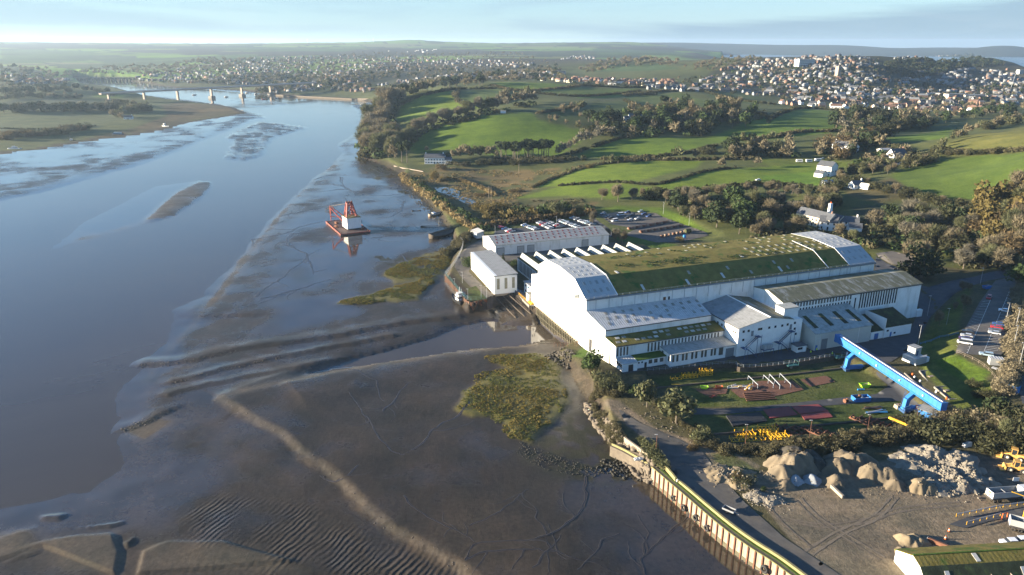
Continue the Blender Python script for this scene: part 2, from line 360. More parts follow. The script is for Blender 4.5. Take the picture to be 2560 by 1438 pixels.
for px, pts in (((-700,-350,0),((190,2250),(170,3000),(150,4000),(140,4500),(125,5500),(115,6500))),((150,300),((180,2900),(170,3200),(155,3900),(140,4500),(125,5500),(115,6500))),((450,),((190,2560),(180,2720),(165,3150),(150,3700),(140,4300),(125,5400),(115,6500))),((620,780),((190,2380),(180,2550),(165,2950),(150,3500),(140,4000),(125,5200),(115,6500))),((920,1060),((190,2050),(180,2300),(160,2900),(140,3900),(125,5200),(115,6500))),((1200,1350,1500),((190,1750),(175,2200),(150,3000),(135,4200),(120,5800))),((1640,),((150,2900),(135,4200),(120,5800))),((1740,),((134,4900),(124,6000)))):
    for a in px:
        for py, r in pts: _sky(a, py, r)
for px in (1950,2100,2200,2300,2420):
    _sky(px, 143, 2900) if 0 else _c.append((_az(px), math.log(27), 34)); _c.append((_az(px), math.log(38), -3))
for px, py in ((-700,107),(-300,106),(0,105.5),(150,106.5),(300,108),(480,109),(650,109),(800,107),(900,105.5),(960,103),(1000,100.5),(1030,99.5),(1070,102),(1110,104.5),(1200,107),(1350,107),(1500,105.5),(1600,106)): _sky(px, py, 7600)
for px, py in ((1480,106),(1600,106),(1700,106.3),(1850,107.5),(2000,110),(2150,113),(2250,118),(2330,115.5),(2450,116),(2560,113.5),(2800,113),(3200,112)): _sky(px, py, 9500)
for px in (1820, 2000, 2200, 2400, 2560, 2800, 3200): _sky(px, 136.5, 7900)
for px in (1820, 2000, 2200, 2400, 2560, 2800, 3200): _sky(px, 124.5, 8700)
for px in (1500, 1600, 1700): _sky(px, 110, 8700)
for a in (-1.2, -.9, -.6, -.3, 0, .3, .6, .9, 1.2): _c.append((a, math.log(130), 90)); _c.append((a, math.log(.35), 2))
_c = np.array(_c); _K = lambda d2: np.sqrt(d2+.05**2)
_A = _K(((_c[:, None, :2]-_c[None, :, :2])**2).sum(2)); _n = len(_c)
_S = np.block([[_A + 1e-6*np.eye(_n), np.ones((_n, 1))], [np.ones((1, _n)), np.zeros((1, 1))]])
_w = np.linalg.solve(_S, np.r_[_c[:, 2], 0])
def rbf(az, lr):
    out = np.empty(len(az)); q = np.stack([az, lr], 1)
    for i in range(0, len(q), 20000):
        s = q[i:i+20000]; d2 = (s[:, None, 0]-_c[None, :, 0])**2 + (s[:, None, 1]-_c[None, :, 1])**2
        out[i:i+20000] = _K(d2)@_w[:-1] + _w[-1]
    return out
# fan-shaped lattice: denser where the ground is seen small
_py = np.r_[np.linspace(3600, 1460, 46), np.linspace(1450, 300, 290), np.linspace(297, 128, 130)]
_ang = PITCH + np.arctan((_py-719)/FOC); RR = np.r_[CAM_H/np.tan(_ang)]
RR = np.r_[RR, np.geomspace(RR[-1]*1.008, 13500, 60)]
AZ = np.r_[np.linspace(-1.15, -.66, 26)[:-1], np.linspace(-.66, .66, 500), np.linspace(.66, 1.15, 26)[1:]]
NR, NA = len(RR), len(AZ)
az_g, r_g = np.meshgrid(AZ, RR, indexing='xy'); az_f, r_f = az_g.ravel(), r_g.ravel()
XY = np.stack([r_f*np.sin(az_f), r_f*np.cos(az_f)], 1)
land_z = rbf(az_f, np.log(r_f/100))
far = sstep(1200, 4000, r_f)
_lx = [-800, 1600, 1700, 1780, 1900, 2000, 2150, 2250, 2300, 2360, 2420, 2480, 2540, 2600, 3300]; _ly = [112, 112, 128, 146, 142, 140, 138, 143, 151, 146, 139, 150, 170, 178, 178]
_lim = np.interp(1280+FOC*np.tan(az_f), _lx, _ly); _cap = CAM_H - np.tan(PITCH+np.arctan((_lim-719)/FOC))*r_f*.985
_cm = (r_f > 1500) & (r_f < np.where(az_f > .27, 7600, 5200)); land_z = np.where(_cm, np.minimum(land_z, _cap), land_z)
land_z += (vnoise(XY, 60, 3)-.5)*1.6*sstep(330, 600, r_f) + (vnoise(XY, 700, 9)-.5)*6*far*sstep(8, 40, land_z)
land_z = np.where(r_f > np.where(az_f > .10, 9700, 7950), -3.4, land_z); land_z += np.where((r_f > 7000) & (r_f < 7950) & (az_f < .2), (vnoise(XY, 70, 66)-.5)*7, 0)
# ---- estuary outline
EST_PX = [(2160,1640),(1960,1452),(1900,1424),(1850,1390),(1790,1340),(1730,1290),(1680,1240),(1634,1202),(1600,1180),(1560,1140),(1528,1112),(1505,1060),(1475,1015),(1450,985),(1432,950),(1422,925),(1395,905),(1385,890),(1418,870),(1441,862),(1395,825),(1345,782),(1338,768),(1290,738),(1275,731),(1238,742),(1224,756),(1172,766),(1150,738),(1113,694),(1128,650),(1140,612),(1120,570),(1080,518),(1030,473),(1000,447),(1000,430),(985,425),(955,410),(922,400),(900,388),(903,350),(915,315),(930,285),(940,262),(920,253),(880,246),(830,243),(760,240),(690,236),(600,226),(520,221),(440,218),(400,214),(370,207),(345,203),(290,199),(200,196),(188,193),(186,198),(215,212),(300,232),(330,240),(380,247),(450,252),(520,259),(585,268),(614,282),(560,292),(470,306),(400,324),(330,337),(200,354),(90,374),(0,382),(-400,430),(-1000,500)]
EST = np.vstack([GP(EST_PX, 1.2), [[-900, 60], [-500, -200], [100, -200]]])
sd_est = sdf(XY, EST)
wob = (vnoise(XY, 9, 21)-.5)*3*sstep(150, 420, r_f); sd_est += wob
# ---- tidal flats: height above the river surface (z = 0)
def px_poly(pts, z=.4): return GP(pts, z)
RIVER = px_poly([(980,235),(905,258),(872,262),(905,292),(903,320),(872,345),(842,360),(850,382),(830,412),(792,440),(765,462),(705,520),(640,592),(562,672),(474,770),(405,842),(352,905),(305,960),(275,1010),(300,1060),(255,1110),(300,1180),(240,1240),(120,1262),(0,1285),(-500,1340),(-900,700),(-500,560),(0,502),(100,482),(250,440),(400,397),(520,346),(600,316),(640,297),(672,296),(640,284),(560,262),(440,246),(330,235),(240,214),(190,200),(190,190),(345,203),(500,222),(700,240)])
BASIN = px_poly([(1380,846),(1290,866),(1180,872),(1080,888),(960,905),(850,925),(760,940),(850,905),(960,880),(1080,845),(1150,815),(1200,805),(1300,800),(1345,792),(1395,830)], .2)
BAR1 = px_poly([(556,396),(580,360),(560,345),(600,325),(650,305),(700,310),(780,319),(740,330),(700,342),(672,360),(668,380),(640,398),(600,403)], 0)
BAR2 = px_poly([(352,556),(395,515),(440,480),(495,453),(533,455),(532,470),(505,498),(440,540),(380,557)], 0)
BAR2W = px_poly([(90,642),(190,560),(330,490),(380,465),(500,450),(538,455),(530,480),(480,520),(380,560),(240,600)], 0)
BAR3 = px_poly([(560,250),(600,242),(680,248),(730,260),(680,270),(610,266)], 0)
BAR4 = px_poly([(625,285),(668,292),(650,302),(620,305)], 0)
nz = vnoise(XY, 14, 5, 4)-.5; nzb = vnoise(XY, 45, 6, 3)-.5; nzs = vnoise(XY, 3.5, 8, 3)-.5
def island(poly, top, soft): d = sdf(XY, poly); return np.where(d > -soft*3, top*np.tanh(d/soft), -top)
_wr = np.stack([vnoise(XY, 38, 61, 4)-.5, vnoise(XY, 38, 62, 4)-.5], 1)*np.where(XY[:, 1] < 330, 26, 8)[:, None]
sr = sdf(XY+_wr, RIVER); chan = -sr
_sl = np.where((XY[:, 1] < 300) & (XY[:, 0] < -20), 34., 14.); mud = .9*np.tanh(chan/_sl) + .012*np.clip(chan, 0, 60)
sb = sdf(XY, BASIN); mud = np.minimum(mud, .9*np.tanh((-sb)/5)+.25)
mud = np.where(sb > 0, np.minimum(mud, -.25), mud)
for poly, top, soft in ((BAR1, .85, 5), (BAR2, .75, 5), (BAR3, .4, 7), (BAR4, .4, 6)): mud = np.maximum(mud, island(poly, top, soft)-.05)
mud = np.maximum(mud, island(BAR2W, .16, 9)-.06)
mud += nz*.20*sstep(-8, 6, chan) + nzb*.35*sstep(-4, 20, chan) + nzs*.05
# ripple bars in the upper river and mud blocks at the water's edge
rp = np.sin(XY[:, 1]*.55+nz*16)*.42; b1 = sstep(-12, 6, sdf(XY, BAR1)); mud += rp*b1
# sculpted banks (a step up on the landward side of each line)
def step_bank(line, h, w, reach, side=1):
    """raise the ground on one side of a polyline: steep face along the line, fading with distance"""
    global mud
    L = smooth(px_poly(line), 3); d = dline(XY, L)
    near = d < reach
    idx = np.where(near)[0]
    if not len(idx): return
    P = XY[idx]; best = np.full(len(P), 1e18); sg = np.zeros(len(P))
    off = np.zeros(len(P))
    for i_, (a, b) in enumerate(zip(L[:-1], L[1:])):
        e = b-a; q = P-a; tr = (q@e)/(e@e); t = np.clip(tr, 0, 1); dd = ((q-t[:, None]*e)**2).sum(1); s = np.sign(e[0]*q[:, 1]-e[1]*q[:, 0])
        m = dd < best; best[m] = dd[m]; sg[m] = s[m]; off[m] = (np.maximum(-tr, 0)*np.linalg.norm(e) if i_ == 0 else 0*tr)[m]
    s = side*sg*np.sqrt(best)+(vnoise(P, 2.2, 77)-.5)*1.1+(vnoise(P, 12, 78)-.5)*3; mud[idx] += h*np.exp(-off/3)*np.where(s > 0, sstep(-w, w, s)*(1-sstep(reach*.25, reach, s)), sstep(-w, w, s))
step_bank([(545,1000),(640,1060),(700,1092),(760,1142),(830,1192),(900,1262),(980,1332),(1060,1374),(1120,1412),(1165,1445),(1200,1500)], 1.0, 2.4, 60, 1)
step_bank([(720,968),(850,935),(960,912),(1080,893),(1200,876),(1330,868)], .7, 1.2, 30, -1)
step_bank([(350,915),(470,905),(600,880),(740,862),(880,838),(1010,815),(1130,800)], .55, .7, 10, 1)
step_bank([(430,960),(560,930),(700,900),(850,872),(980,846)], .45, .6, 6, 1)
step_bank([(420,990),(560,962),(720,930),(850,905)], .4, .6, 6, 1)
step_bank([(305,1075),(355,1062),(405,1040)], .4, .6, 10, 1)
for ln in ([(0,1335),(85,1330),(84,1372),(75,1400),(0,1402)], [(90,1362),(190,1345),(283,1340),(300,1390),(290,1445)], [(345,1445),(360,1385),(420,1362),(560,1362),(640,1385),(740,1410)], [(105,1292),(170,1285),(150,1302),(105,1300)], [(200,1325),(315,1310),(280,1322)], [(310,1365),(340,1350),(322,1375)]):
    pl = px_poly(ln+[ln[0]] if len(ln) < 5 else ln); d = sdf(XY, pl) if len(ln) < 6 else sdf(XY, np.vstack([pl, pl[:1]])); mud += .42*sstep(-.35, .35, d)
# creeks
CREEKS = [([(1468,1195),(1472,1240),(1450,1290),(1420,1325),(1385,1350),(1300,1366),(1200,1372),(1155,1412)],.7,.30),([(1725,1285),(1690,1310),(1640,1350),(1612,1385),(1590,1400),(1605,1445)],.7,.32),([(1180,1015),(1120,1060),(1080,1092),(1010,1150),(960,1115),(900,1030),(880,990)],.6,.28),
 ([(600,602),(660,594),(720,585),(748,570),(815,556)],1.2,.35),([(735,585),(722,610),(770,645),(785,690)],1.0,.3),([(790,592),(850,600),(930,598)],.8,.3),([(700,541),(760,530),(815,520)],1.2,.3),([(850,445),(862,470),(905,488),(960,492),(1000,488),(1045,487)],2.4,.7),([(786,448),(830,440),(880,442)],1.6,.4),([(1160,1410),(1280,1392),(1380,1395),(1480,1420),(1560,1445)],.6,.25),([(900,1180),(860,1210),(800,1190)],.5,.2),([(960,1040),(1000,985),(1040,960)],.5,.2),([(650,750),(720,735),(830,700)],.8,.2),
 ([(0,470),(200,430),(400,370),(560,312)],2.5,.35),([(0,440),(260,390),(480,325),(600,298)],2.,.25)]
for ln, w, dp in CREEKS:
    w = w*.5; L = smooth(px_poly(ln), 4); d = dline(XY, L)+np.abs(nzs)*1.2; mud -= .30*dp*np.exp(-(d/w)**2); mud += .03*np.exp(-((d-w*2.2)/(w*1.2))**2)
_qd = dline(XY, px_poly([(1600,1195),(1640,1205),(1682,1246),(1732,1299),(1790,1349),(1852,1399),(1900,1440),(1960,1490)], .3)); mud = mud+(.25+nzs*.06-mud)*(1-sstep(4, 45, _qd))
mud = np.clip(mud, -3, 3.2)
# saltmarsh platforms and slipway
MARSHES = [[(1140,1030),(1160,985),(1200,960),(1270,925),(1230,905),(1260,895),(1340,890),(1395,905),(1410,960),(1422,1010),(1390,1060),(1330,1110),(1285,1095),(1270,1060),(1230,1040),(1180,1048)], [(955,690),(1000,662),(1060,640),(1108,630),(1130,655),(1114,692),(1085,690),(1040,705),(985,714)], [(830,765),(900,745),(985,722),(1075,688),(1105,692),(1070,720),(1055,755),(960,755),(900,762)]]
marsh_d = np.max([sdf(XY, px_poly(m, .8)) for m in MARSHES], 0) + nz*5
mud += .45*sstep(-1.5, 2.5, marsh_d)
SLIP = px_poly([(1228,765),(1240,742),(1275,731),(1292,742),(1345,782),(1330,796),(1260,800)], 2.)
slip_d = sdf(XY, SLIP); ramp = np.clip((XY-yard(-14, 60)[:2])@YA*.16+.4, .2, 4.5); mud = np.where(slip_d > 0, ramp, np.where(slip_d > -3, mud+(ramp-mud)*(1+slip_d/3), mud))
bank_w = np.clip(.011*r_f, 1.6, 14)
bank_w = bank_w+7*np.exp(-(np.linalg.norm(XY-G(1450,965,3)[:2], axis=1)/16)**2)
t = sstep(0, 1, -sd_est/bank_w)
GZ = np.where(sd_est > 0, mud, mud+(np.maximum(land_z, 1.2)-mud)*t)
GZ = np.where((r_f > 3500) & (land_z < 1.5), land_z, GZ)
# ---- local pieces of terrain: levee at the marsh, embankment of the upper car park, hollow storage yard
def blend(poly_px, z, h, soft):
    global GZ
    d = sdf(XY, px_poly(poly_px, z)); k = sstep(-soft, soft*.2, d); GZ = GZ+(h-GZ)*k
blend([(1225,600),(1235,578),(1470,540),(1530,575),(1540,640),(1640,640),(1640,600),(1900,640),(2200,640),(2330,760),(2330,860),(2290,1000),(2400,1040),(2380,1100),(2560,1140),(2560,1500),(2060,1500),(1960,1402),(1850,1330),(1720,1225),(1640,1160),(1620,1090),(1545,1010),(1490,960),(1480,890),(1460,872),(1345,770),(1290,735),(1240,735),(1215,748),(1172,756),(1120,690),(1140,640),(1200,600)], 5, 4.93, 1.3)
blend([(2395,888),(2470,905),(2560,1010),(2640,1010),(2640,640),(2480,680),(2440,740)], 9, 9., 7)
blend([(1480,545),(1560,530),(1650,540),(1790,590),(1700,612),(1600,600),(1520,570)], 5.5, 5.6, 6)
blend([(1618,940),(1700,932),(1830,919),(1850,930),(1942,923),(2088,900),(2110,905),(2225,955),(2300,1025),(2300,1060),(2180,1078),(1900,1102),(1745,1092),(1700,1050),(1640,990)], 3.2, 3.2, 1.5)
GRID = GZ.reshape(NR, NA); LRR = np.log(RR)
def ground(x, y):
    """bilinear height of the ground sheet"""
    x = np.atleast_1d(np.asarray(x, float)); y = np.atleast_1d(np.asarray(y, float)); r = np.hypot(x, y); a = np.arctan2(x, y)
    ia = np.clip(np.searchsorted(AZ, a)-1, 0, NA-2); ir = np.clip(np.searchsorted(RR, r)-1, 0, NR-2)
    fa = np.clip((a-AZ[ia])/(AZ[ia+1]-AZ[ia]), 0, 1); fr = np.clip((r-RR[ir])/(RR[ir+1]-RR[ir]), 0, 1)
    return (GRID[ir, ia]*(1-fa)+GRID[ir, ia+1]*fa)*(1-fr) + (GRID[ir+1, ia]*(1-fa)+GRID[ir+1, ia+1]*fa)*fr
def gz(p): return float(ground(p[0], p[1])[0])
def T(px, py):
    """where the sight line of a photo pixel meets the ground"""
    px = np.atleast_1d(np.asarray(px, float)); py = np.atleast_1d(np.asarray(py, float)); d = ray(px, py); h = np.hypot(d[:, 0], d[:, 1])
    a = np.arctan2(d[:, 0], d[:, 1]); ia = np.clip(np.searchsorted(AZ, a)-1, 0, NA-2); fa = (a-AZ[ia])/(AZ[ia+1]-AZ[ia])
    out = np.zeros((len(px), 3))
    for i in range(0, len(px), 2000):
        s = slice(i, i+2000); prof = GRID[:, ia[s]]*(1-fa[s])+GRID[:, ia[s]+1]*fa[s]; los = CAM_H + (d[s, 2]/h[s])[None]*RR[:, None]
        hit = prof >= los; hit[0] = False; k = hit.argmax(0); k = np.where(hit.any(0), k, NR-1); j = np.arange(len(k))
        g0 = (los-prof)[k-1, j]; g1 = (prof-los)[k, j]; f = np.clip(g0/np.maximum(g0+g1, 1e-9), 0, 1); r = RR[k-1]+(RR[k]-RR[k-1])*f
        out[s] = np.stack([r*np.sin(a[s]), r*np.cos(a[s]), CAM_H+(d[s, 2]/h[s])*r], 1)
    return out
def T1(px, py): return T(px, py)[0]
def TP(pts): return T([p[0] for p in pts], [p[1] for p in pts])[:, :2]

# ------------------------------------------------------------------ ground cover colours (albedo of what grows or lies there)
def rgb(h): return np.array(h)
TINT = np.where((r_f > 420)[:, None], rgb((.072, .082, .028)), rgb((.070, .064, .034)))*np.ones((len(XY), 1)); big = vnoise(XY, 120, 31)[:, None]
TINT = TINT*(.75+.5*big)
def paint(poly, c, soft=None, var=.22, c2=None, ns=25):
    d = sdf(XY, TP(poly)); w = np.clip(.004*r_f, .6, 20) if soft is None else soft
    k = sstep(-w, w, d)[:, None]; n = vnoise(XY, ns, len(poly)*7+int(poly[0][0]))[:, None]
    col = rgb(c)*(1-var+2*var*n) if c2 is None else rgb(c)+(rgb(c2)-rgb(c))*sstep(.38, .62, n)
    TINT[:] = TINT*(1-k)+col*k
GR = (.078, .122, .014); GR2 = (.105, .148, .018); GRD = (.058, .080, .022); OL = (.118, .118, .032)
FIELDS = [([(985,300),(1000,262),(1050,240),(1140,226),(1140,255),(1165,262),(1235,262),(1120,290),(1020,303)], GR2), ([(1145,228),(1240,222),(1310,232),(1300,245),(1240,258),(1160,255),(1140,245)], (.075,.105,.030)), ([(1225,208),(1330,207),(1425,212),(1380,222),(1300,226),(1240,218)], GR2), ([(1420,215),(1500,222),(1600,222),(1560,234),(1430,236),(1330,232)], (.080,.110,.02)), ([(1450,232),(1560,236),(1600,234),(1520,245),(1440,246)], GR),
 ([(1000,362),(1060,322),(1150,298),(1230,286),(1330,282),(1345,300),(1420,318),(1470,328),(1455,352),(1395,392),(1320,395),(1120,376),(1090,382),(1040,385)], GR), ([(1340,272),(1440,262),(1460,290),(1440,305),(1380,300)], GRD), ([(1480,260),(1560,252),(1640,290),(1560,300),(1470,300)], GRD), ([(1560,240),(1700,232),(1790,258),(1740,272),(1640,268),(1560,252)], (.064,.088,.020)), ([(1760,232),(1850,230),(1920,250),(1880,260),(1790,250)], GRD),
 ([(1440,392),(1540,345),(1640,342),(1760,345),(1920,290),(2010,272),(2130,282),(2110,330),(1960,345),(1830,352),(1700,382),(1560,395)], GR), ([(2190,356),(2380,318),(2370,345),(2300,352),(2200,362)], GR), ([(2350,372),(2420,340),(2560,316),(2700,310),(2700,372),(2560,376),(2440,382)], OL), ([(2230,435),(2300,402),(2420,390),(2560,382),(2720,380),(2700,470),(2560,478),(2440,500),(2300,492),(2230,470)], (.066,.100,.018)), ([(2110,470),(2230,445),(2290,490),(2200,510),(2120,490)], (.075,.066,.032)), ([(2130,520),(2300,505),(2460,520),(2440,560),(2300,560),(2140,545)], (.048,.056,.034)),
 ([(1330,470),(1420,425),(1560,405),(1760,400),(1740,420),(1600,452),(1420,462)], GR2), ([(1290,495),(1400,465),(1560,458),(1640,470),(1540,500),(1420,490)], GR2), ([(1640,465),(1760,430),(1900,418),(2030,402),(2080,412),(2060,470),(1920,460),(1800,470),(1660,482)], GR2), ([(1880,395),(2040,400),(2180,402),(2150,420),(2040,415),(1900,410)], (.085,.110,.022)), ([(1900,440),(2060,425),(2080,450),(2040,472),(1920,458)], (.085,.150,.016)),
 ([(0,318),(0,278),(120,280),(280,285),(300,298),(215,320),(100,322)], (.075,.088,.034)), ([(0,332),(0,324),(100,326),(60,332)], (.052,.066,.036)), ([(0,258),(60,246),(200,250),(310,258),(300,268),(150,266),(0,268)], (.045,.058,.030)), ([(240,236),(320,238),(300,246),(235,243)], GR2),
 ([(1500,160),(1640,160),(1700,172),(1600,178),(1480,180)], (.05,.085,.03))]
MARSH_BANK = [[(200,352),(330,322),(420,290),(400,262),(450,256),(520,262),(600,272),(600,282),(480,300),(400,322),(300,338)]]
for f in MARSH_BANK: paint(f, (.105, .076, .038), c2=(.066, .056, .028), ns=30)  # reedy bank, colour lowered to carry the haze and shadow over it
paint([(1000,450),(1040,425),(1120,415),(1240,425),(1400,420),(1450,438),(1330,475),(1290,500),(1420,500),(1500,505),(1460,535),(1330,545),(1200,560),(1130,545),(1060,490)], (.135,.100,.046), c2=(.070,.074,.028), ns=13)
paint([(1230,520),(1300,500),(1420,498),(1480,505),(1420,530),(1300,535)], (.095,.085,.04), c2=(.05,.055,.02), ns=9)
for p, c in FIELDS: paint(p, c, var=.16, ns=40)
paint([(1470,525),(1540,515),(1660,518),(1720,545),(1770,580),(1730,600),(1680,560),(1640,532),(1560,528)], (.070,.108,.015), var=.3, ns=8)
paint([(1520,575),(1600,592),(1700,614),(1640,622),(1540,600)], (.05,.09,.014), var=.3, ns=8)
paint([(2290,870),(2330,800),(2400,740),(2440,690),(2400,800),(2390,890),(2480,960),(2500,1040),(2420,1060),(2300,920)], (.075,.092,.020), var=.4, ns=7)
paint([(2330,900),(2400,890),(2480,930),(2440,970),(2360,925)], (.068,.110,.013), var=.35, ns=6)
paint([(1620,945),(1700,930),(1900,925),(2150,905),(2215,960),(2200,985),(1960,1012),(1720,1020),(1700,990)], (.070,.080,.026), c2=(.050,.066,.016), ns=9)
paint([(1700,1040),(2000,1005),(2240,980),(2280,1030),(2150,1075),(1900,1095),(1740,1075)], (.062,.074,.024), c2=(.045,.062,.016), ns=9)
paint([(1500,1010),(1545,1000),(1640,1070),(1760,1110),(1840,1130),(1900,1165),(1860,1200),(1960,1330),(2060,1438),(2200,1600),(2600,1600),(2600,1150),(2420,1130),(2100,1165),(1900,1180),(1700,1160),(1640,1120),(1560,1060)], (.150,.122,.090), c2=(.108,.092,.072), ns=16)
paint([(1700,1140),(1830,1130),(1900,1180),(1860,1215),(1760,1190)], (.085,.092,.040), c2=(.14,.115,.08), ns=6)
paint([(1400,930),(1440,940),(1470,985),(1480,1010),(1455,1010),(1420,960)], (.17,.135,.095), soft=1.5)
paint([(1430,890),(1470,860),(1500,880),(1470,900)], (.06,.10,.02), soft=1)
for p in ([(330,208),(350,190),(480,162),(700,140),(1000,145),(1350,165),(1330,196),(1040,212),(900,205),(560,212)], [(1740,205),(1780,178),(1900,145),(2150,140),(2240,170),(2560,180),(2560,265),(2000,252),(1850,222)]): paint(p, (.042, .046, .028), ns=60)
# far country: hedged fields as a patchwork
fi = np.where((r_f > 1900) & (land_z > 3))[0]; Pf = XY[fi]; seeds = np.stack([RNG.uniform(-11000, 11000, 2600), RNG.uniform(1500, 13500, 2600)], 1); cols = np.array([(.085,.135,.022),(.130,.185,.035),(.044,.062,.026),(.120,.125,.050),(.110,.190,.022),(.030,.042,.022)])[RNG.integers(0, 6, 2600)]
Q = Pf + np.stack([vnoise(Pf, 400, 41)-.5, vnoise(Pf, 400, 42)-.5], 1)*220
d1 = np.full(len(Q), 1e18); d2 = np.full(len(Q), 1e18); who = np.zeros(len(Q), int)
order = np.argsort(seeds[:, 1]); seeds = seeds[order]; cols = cols[order]
for i0 in range(0, len(Q), 4000):
    q = Q[i0:i0+4000]; m = (seeds[:, 1] > q[:, 1].min()-900) & (seeds[:, 1] < q[:, 1].max()+900); sj = np.where(m)[0]
    dd = (q[:, None, 0]-seeds[None, sj, 0])**2 + 2.2*(q[:, None, 1]-seeds[None, sj, 1])**2; pt = np.argpartition(dd, 1, axis=1)[:, :2]; v = np.take_along_axis(dd, pt, 1); o = v.argsort(1); v = np.take_along_axis(v, o, 1); pt = np.take_along_axis(pt, o, 1)
    d1[i0:i0+4000], d2[i0:i0+4000], who[i0:i0+4000] = np.sqrt(v[:, 0]), np.sqrt(v[:, 1]), sj[pt[:, 0]]
edge = sstep(6, 26, d2-d1)[:, None]; fc = cols[who]*edge + np.array((.026, .030, .020))*(1-edge)
wood = sstep(.50, .56, vnoise(Pf, 900, 44, 4))[:, None]; fc = fc*(1-wood)+np.array((.036, .032, .022))*wood
k = sstep(1900, 2900, r_f[fi])[:, None]; TINT[fi] = TINT[fi]*(1-k)+fc*k
_fc = (r_f > 7500) & (az_f > .2); TINT[_fc] = rgb((.030, .042, .040))*(.7+.6*vnoise(XY[_fc], 500, 63)[:, None])
for p in ([(250,145),(500,142),(640,135),(640,148),(460,158),(260,170)], [(440,152),(520,146),(700,140),(700,150),(560,158)], [(0,122),(240,128),(240,150),(0,160)], [(560,118),(900,122),(860,130),(560,128)], [(1480,122),(1700,130),(1740,140),(1500,142)]): paint(p, (.05,.085,.022), c2=(.036,.056,.02), ns=260, soft=25)
paint([(2200,160),(2260,150),(2330,148),(2420,136),(2500,150),(2540,165),(2420,172),(2320,190),(2290,190)], (.018,.020,.012), ns=30)  # dark wooded hill; shade of its averted slope is painted into the colour
# tidal mud: albedo; alpha = dryness
MUDC = np.tile(rgb((.042, .034, .0265)), (len(XY), 1))*(.80+.4*vnoise(XY, 22, 51)[:, None])*(.9+.2*vnoise(XY, 2.5, 52)[:, None])
dry = np.clip(.30+.5*(vnoise(XY, 30, 53)-.5)+.25*np.clip(mud-.6, -1, 1), 0, 1)
sand = np.maximum.reduce([sstep(-3, 3, sdf(XY, px_poly(p, 0))) for p in ([(352,556),(440,480),(533,455),(532,470),(440,540)], [(352,556),(430,545),(500,500),(530,470),(480,525),(380,578),(240,612),(110,642),(200,592)], [(850,380),(840,420),(780,450),(700,530),(600,640),(520,760),(440,860),(360,960),(400,900),(560,740),(650,610),(760,480)], [(0,1330),(90,1335),(80,1400),(0,1402)], [(100,1360),(280,1340),(300,1400),(290,1440),(150,1440)], [(350,1440),(370,1380),(440,1362),(620,1380),(760,1440)], [(1400,930),(1440,940),(1480,1000),(1450,1005),(1420,960)], [(1380,1080),(1440,1070),(1480,1100),(1420,1112)], [(300,1080),(390,1040),(440,1055),(360,1110)], [(860,930),(1080,890),(1300,868),(1330,872),(1080,905),(900,940)])])
sand = sand*(.55+.45*vnoise(XY, 8, 59)); MUDC = MUDC*(1-sand[:, None])+rgb((.092, .074, .053))*sand[:, None]; dry = np.maximum(dry, sand*.85)
for ln, w_, s_ in (([(570,1012),(640,1060),(700,1092),(760,1142),(830,1192),(900,1262),(980,1332),(1060,1374),(1120,1412),(1165,1445),(1200,1500)], 1.4, .42), ([(560,1000),(720,962),(850,932),(960,909),(1080,890),(1200,874),(1330,866)], 2.4, .8)):
    k = (s_*np.exp(-(dline(XY, smooth(px_poly(ln), 3))/(w_*(.6+.9*vnoise(XY, 10, 91))))**2))[:, None]; MUDC = MUDC*(1-k)+rgb((.105, .090, .072))*k; dry = np.maximum(dry, k[:, 0]*.8)
for m in MARSHES:
    k = sstep(-1.5, 1.5, sdf(XY, px_poly(m, .8))+nz*7)[:, None]; MUDC = MUDC*(1-k)+(rgb((.080, .078, .026))+vnoise(XY, 5, 57)[:, None]*rgb((.07, .045, .012)))*k; dry = np.maximum(dry, k[:, 0])
for p in ([(1320,1110),(1400,1050),(1440,1020),(1500,1060),(1540,1120),(1600,1190),(1520,1205),(1400,1190),(1300,1150)], [(930,640),(1080,640),(1130,600),(1145,640),(1110,690),(1020,700)], [(1000,440),(1030,470),(1090,520),(1140,575),(1125,590),(1060,520),(985,450)], [(900,420),(940,400),(1000,420),(1000,436),(930,440)]):
    k = (sstep(-4, 4, sdf(XY, px_poly(p, 1)))*sstep(.35, .6, vnoise(XY, 3, 58)))[:, None]; MUDC = MUDC*(1-k)+rgb((.042, .040, .024))*k; dry = np.maximum(dry, k[:, 0])
WETZ = np.maximum.reduce([sstep(-6, 6, sdf(XY, px_poly(p, .3))) for p in ([(0,382),(200,354),(470,304),(600,285),(520,340),(300,400),(0,480)], [(905,300),(935,420),(1000,450),(1090,530),(1100,600),(1040,640),(930,650),(800,720),(640,760),(700,600),(850,440)], [(700,760),(1000,720),(1060,760),(900,800),(720,820)], [(-300,1000),(330,950),(420,1100),(520,1230),(400,1320),(0,1310),(-300,1330)])])
dry = dry*(1-.8*WETZ*(1-sstep(.3, .6, dry)))-.22*WETZ*(1-sstep(.3, .6, dry))
dry -= .38*(1-sstep(.04, .55, mud))
isl = sstep(.45, .95, -sd_est/bank_w)[:, None]
FINAL = MUDC*(1-isl)+TINT*isl; DRY = np.where(sd_est > 0, dry, dry+(1-dry)*t)
rip = sstep(-6, 8, sdf(XY, px_poly([(440,1262),(600,1262),(760,1285),(900,1345),(1040,1400),(1130,1445),(1000,1500),(700,1470),(520,1350)], .2)))*(sd_est > 0)

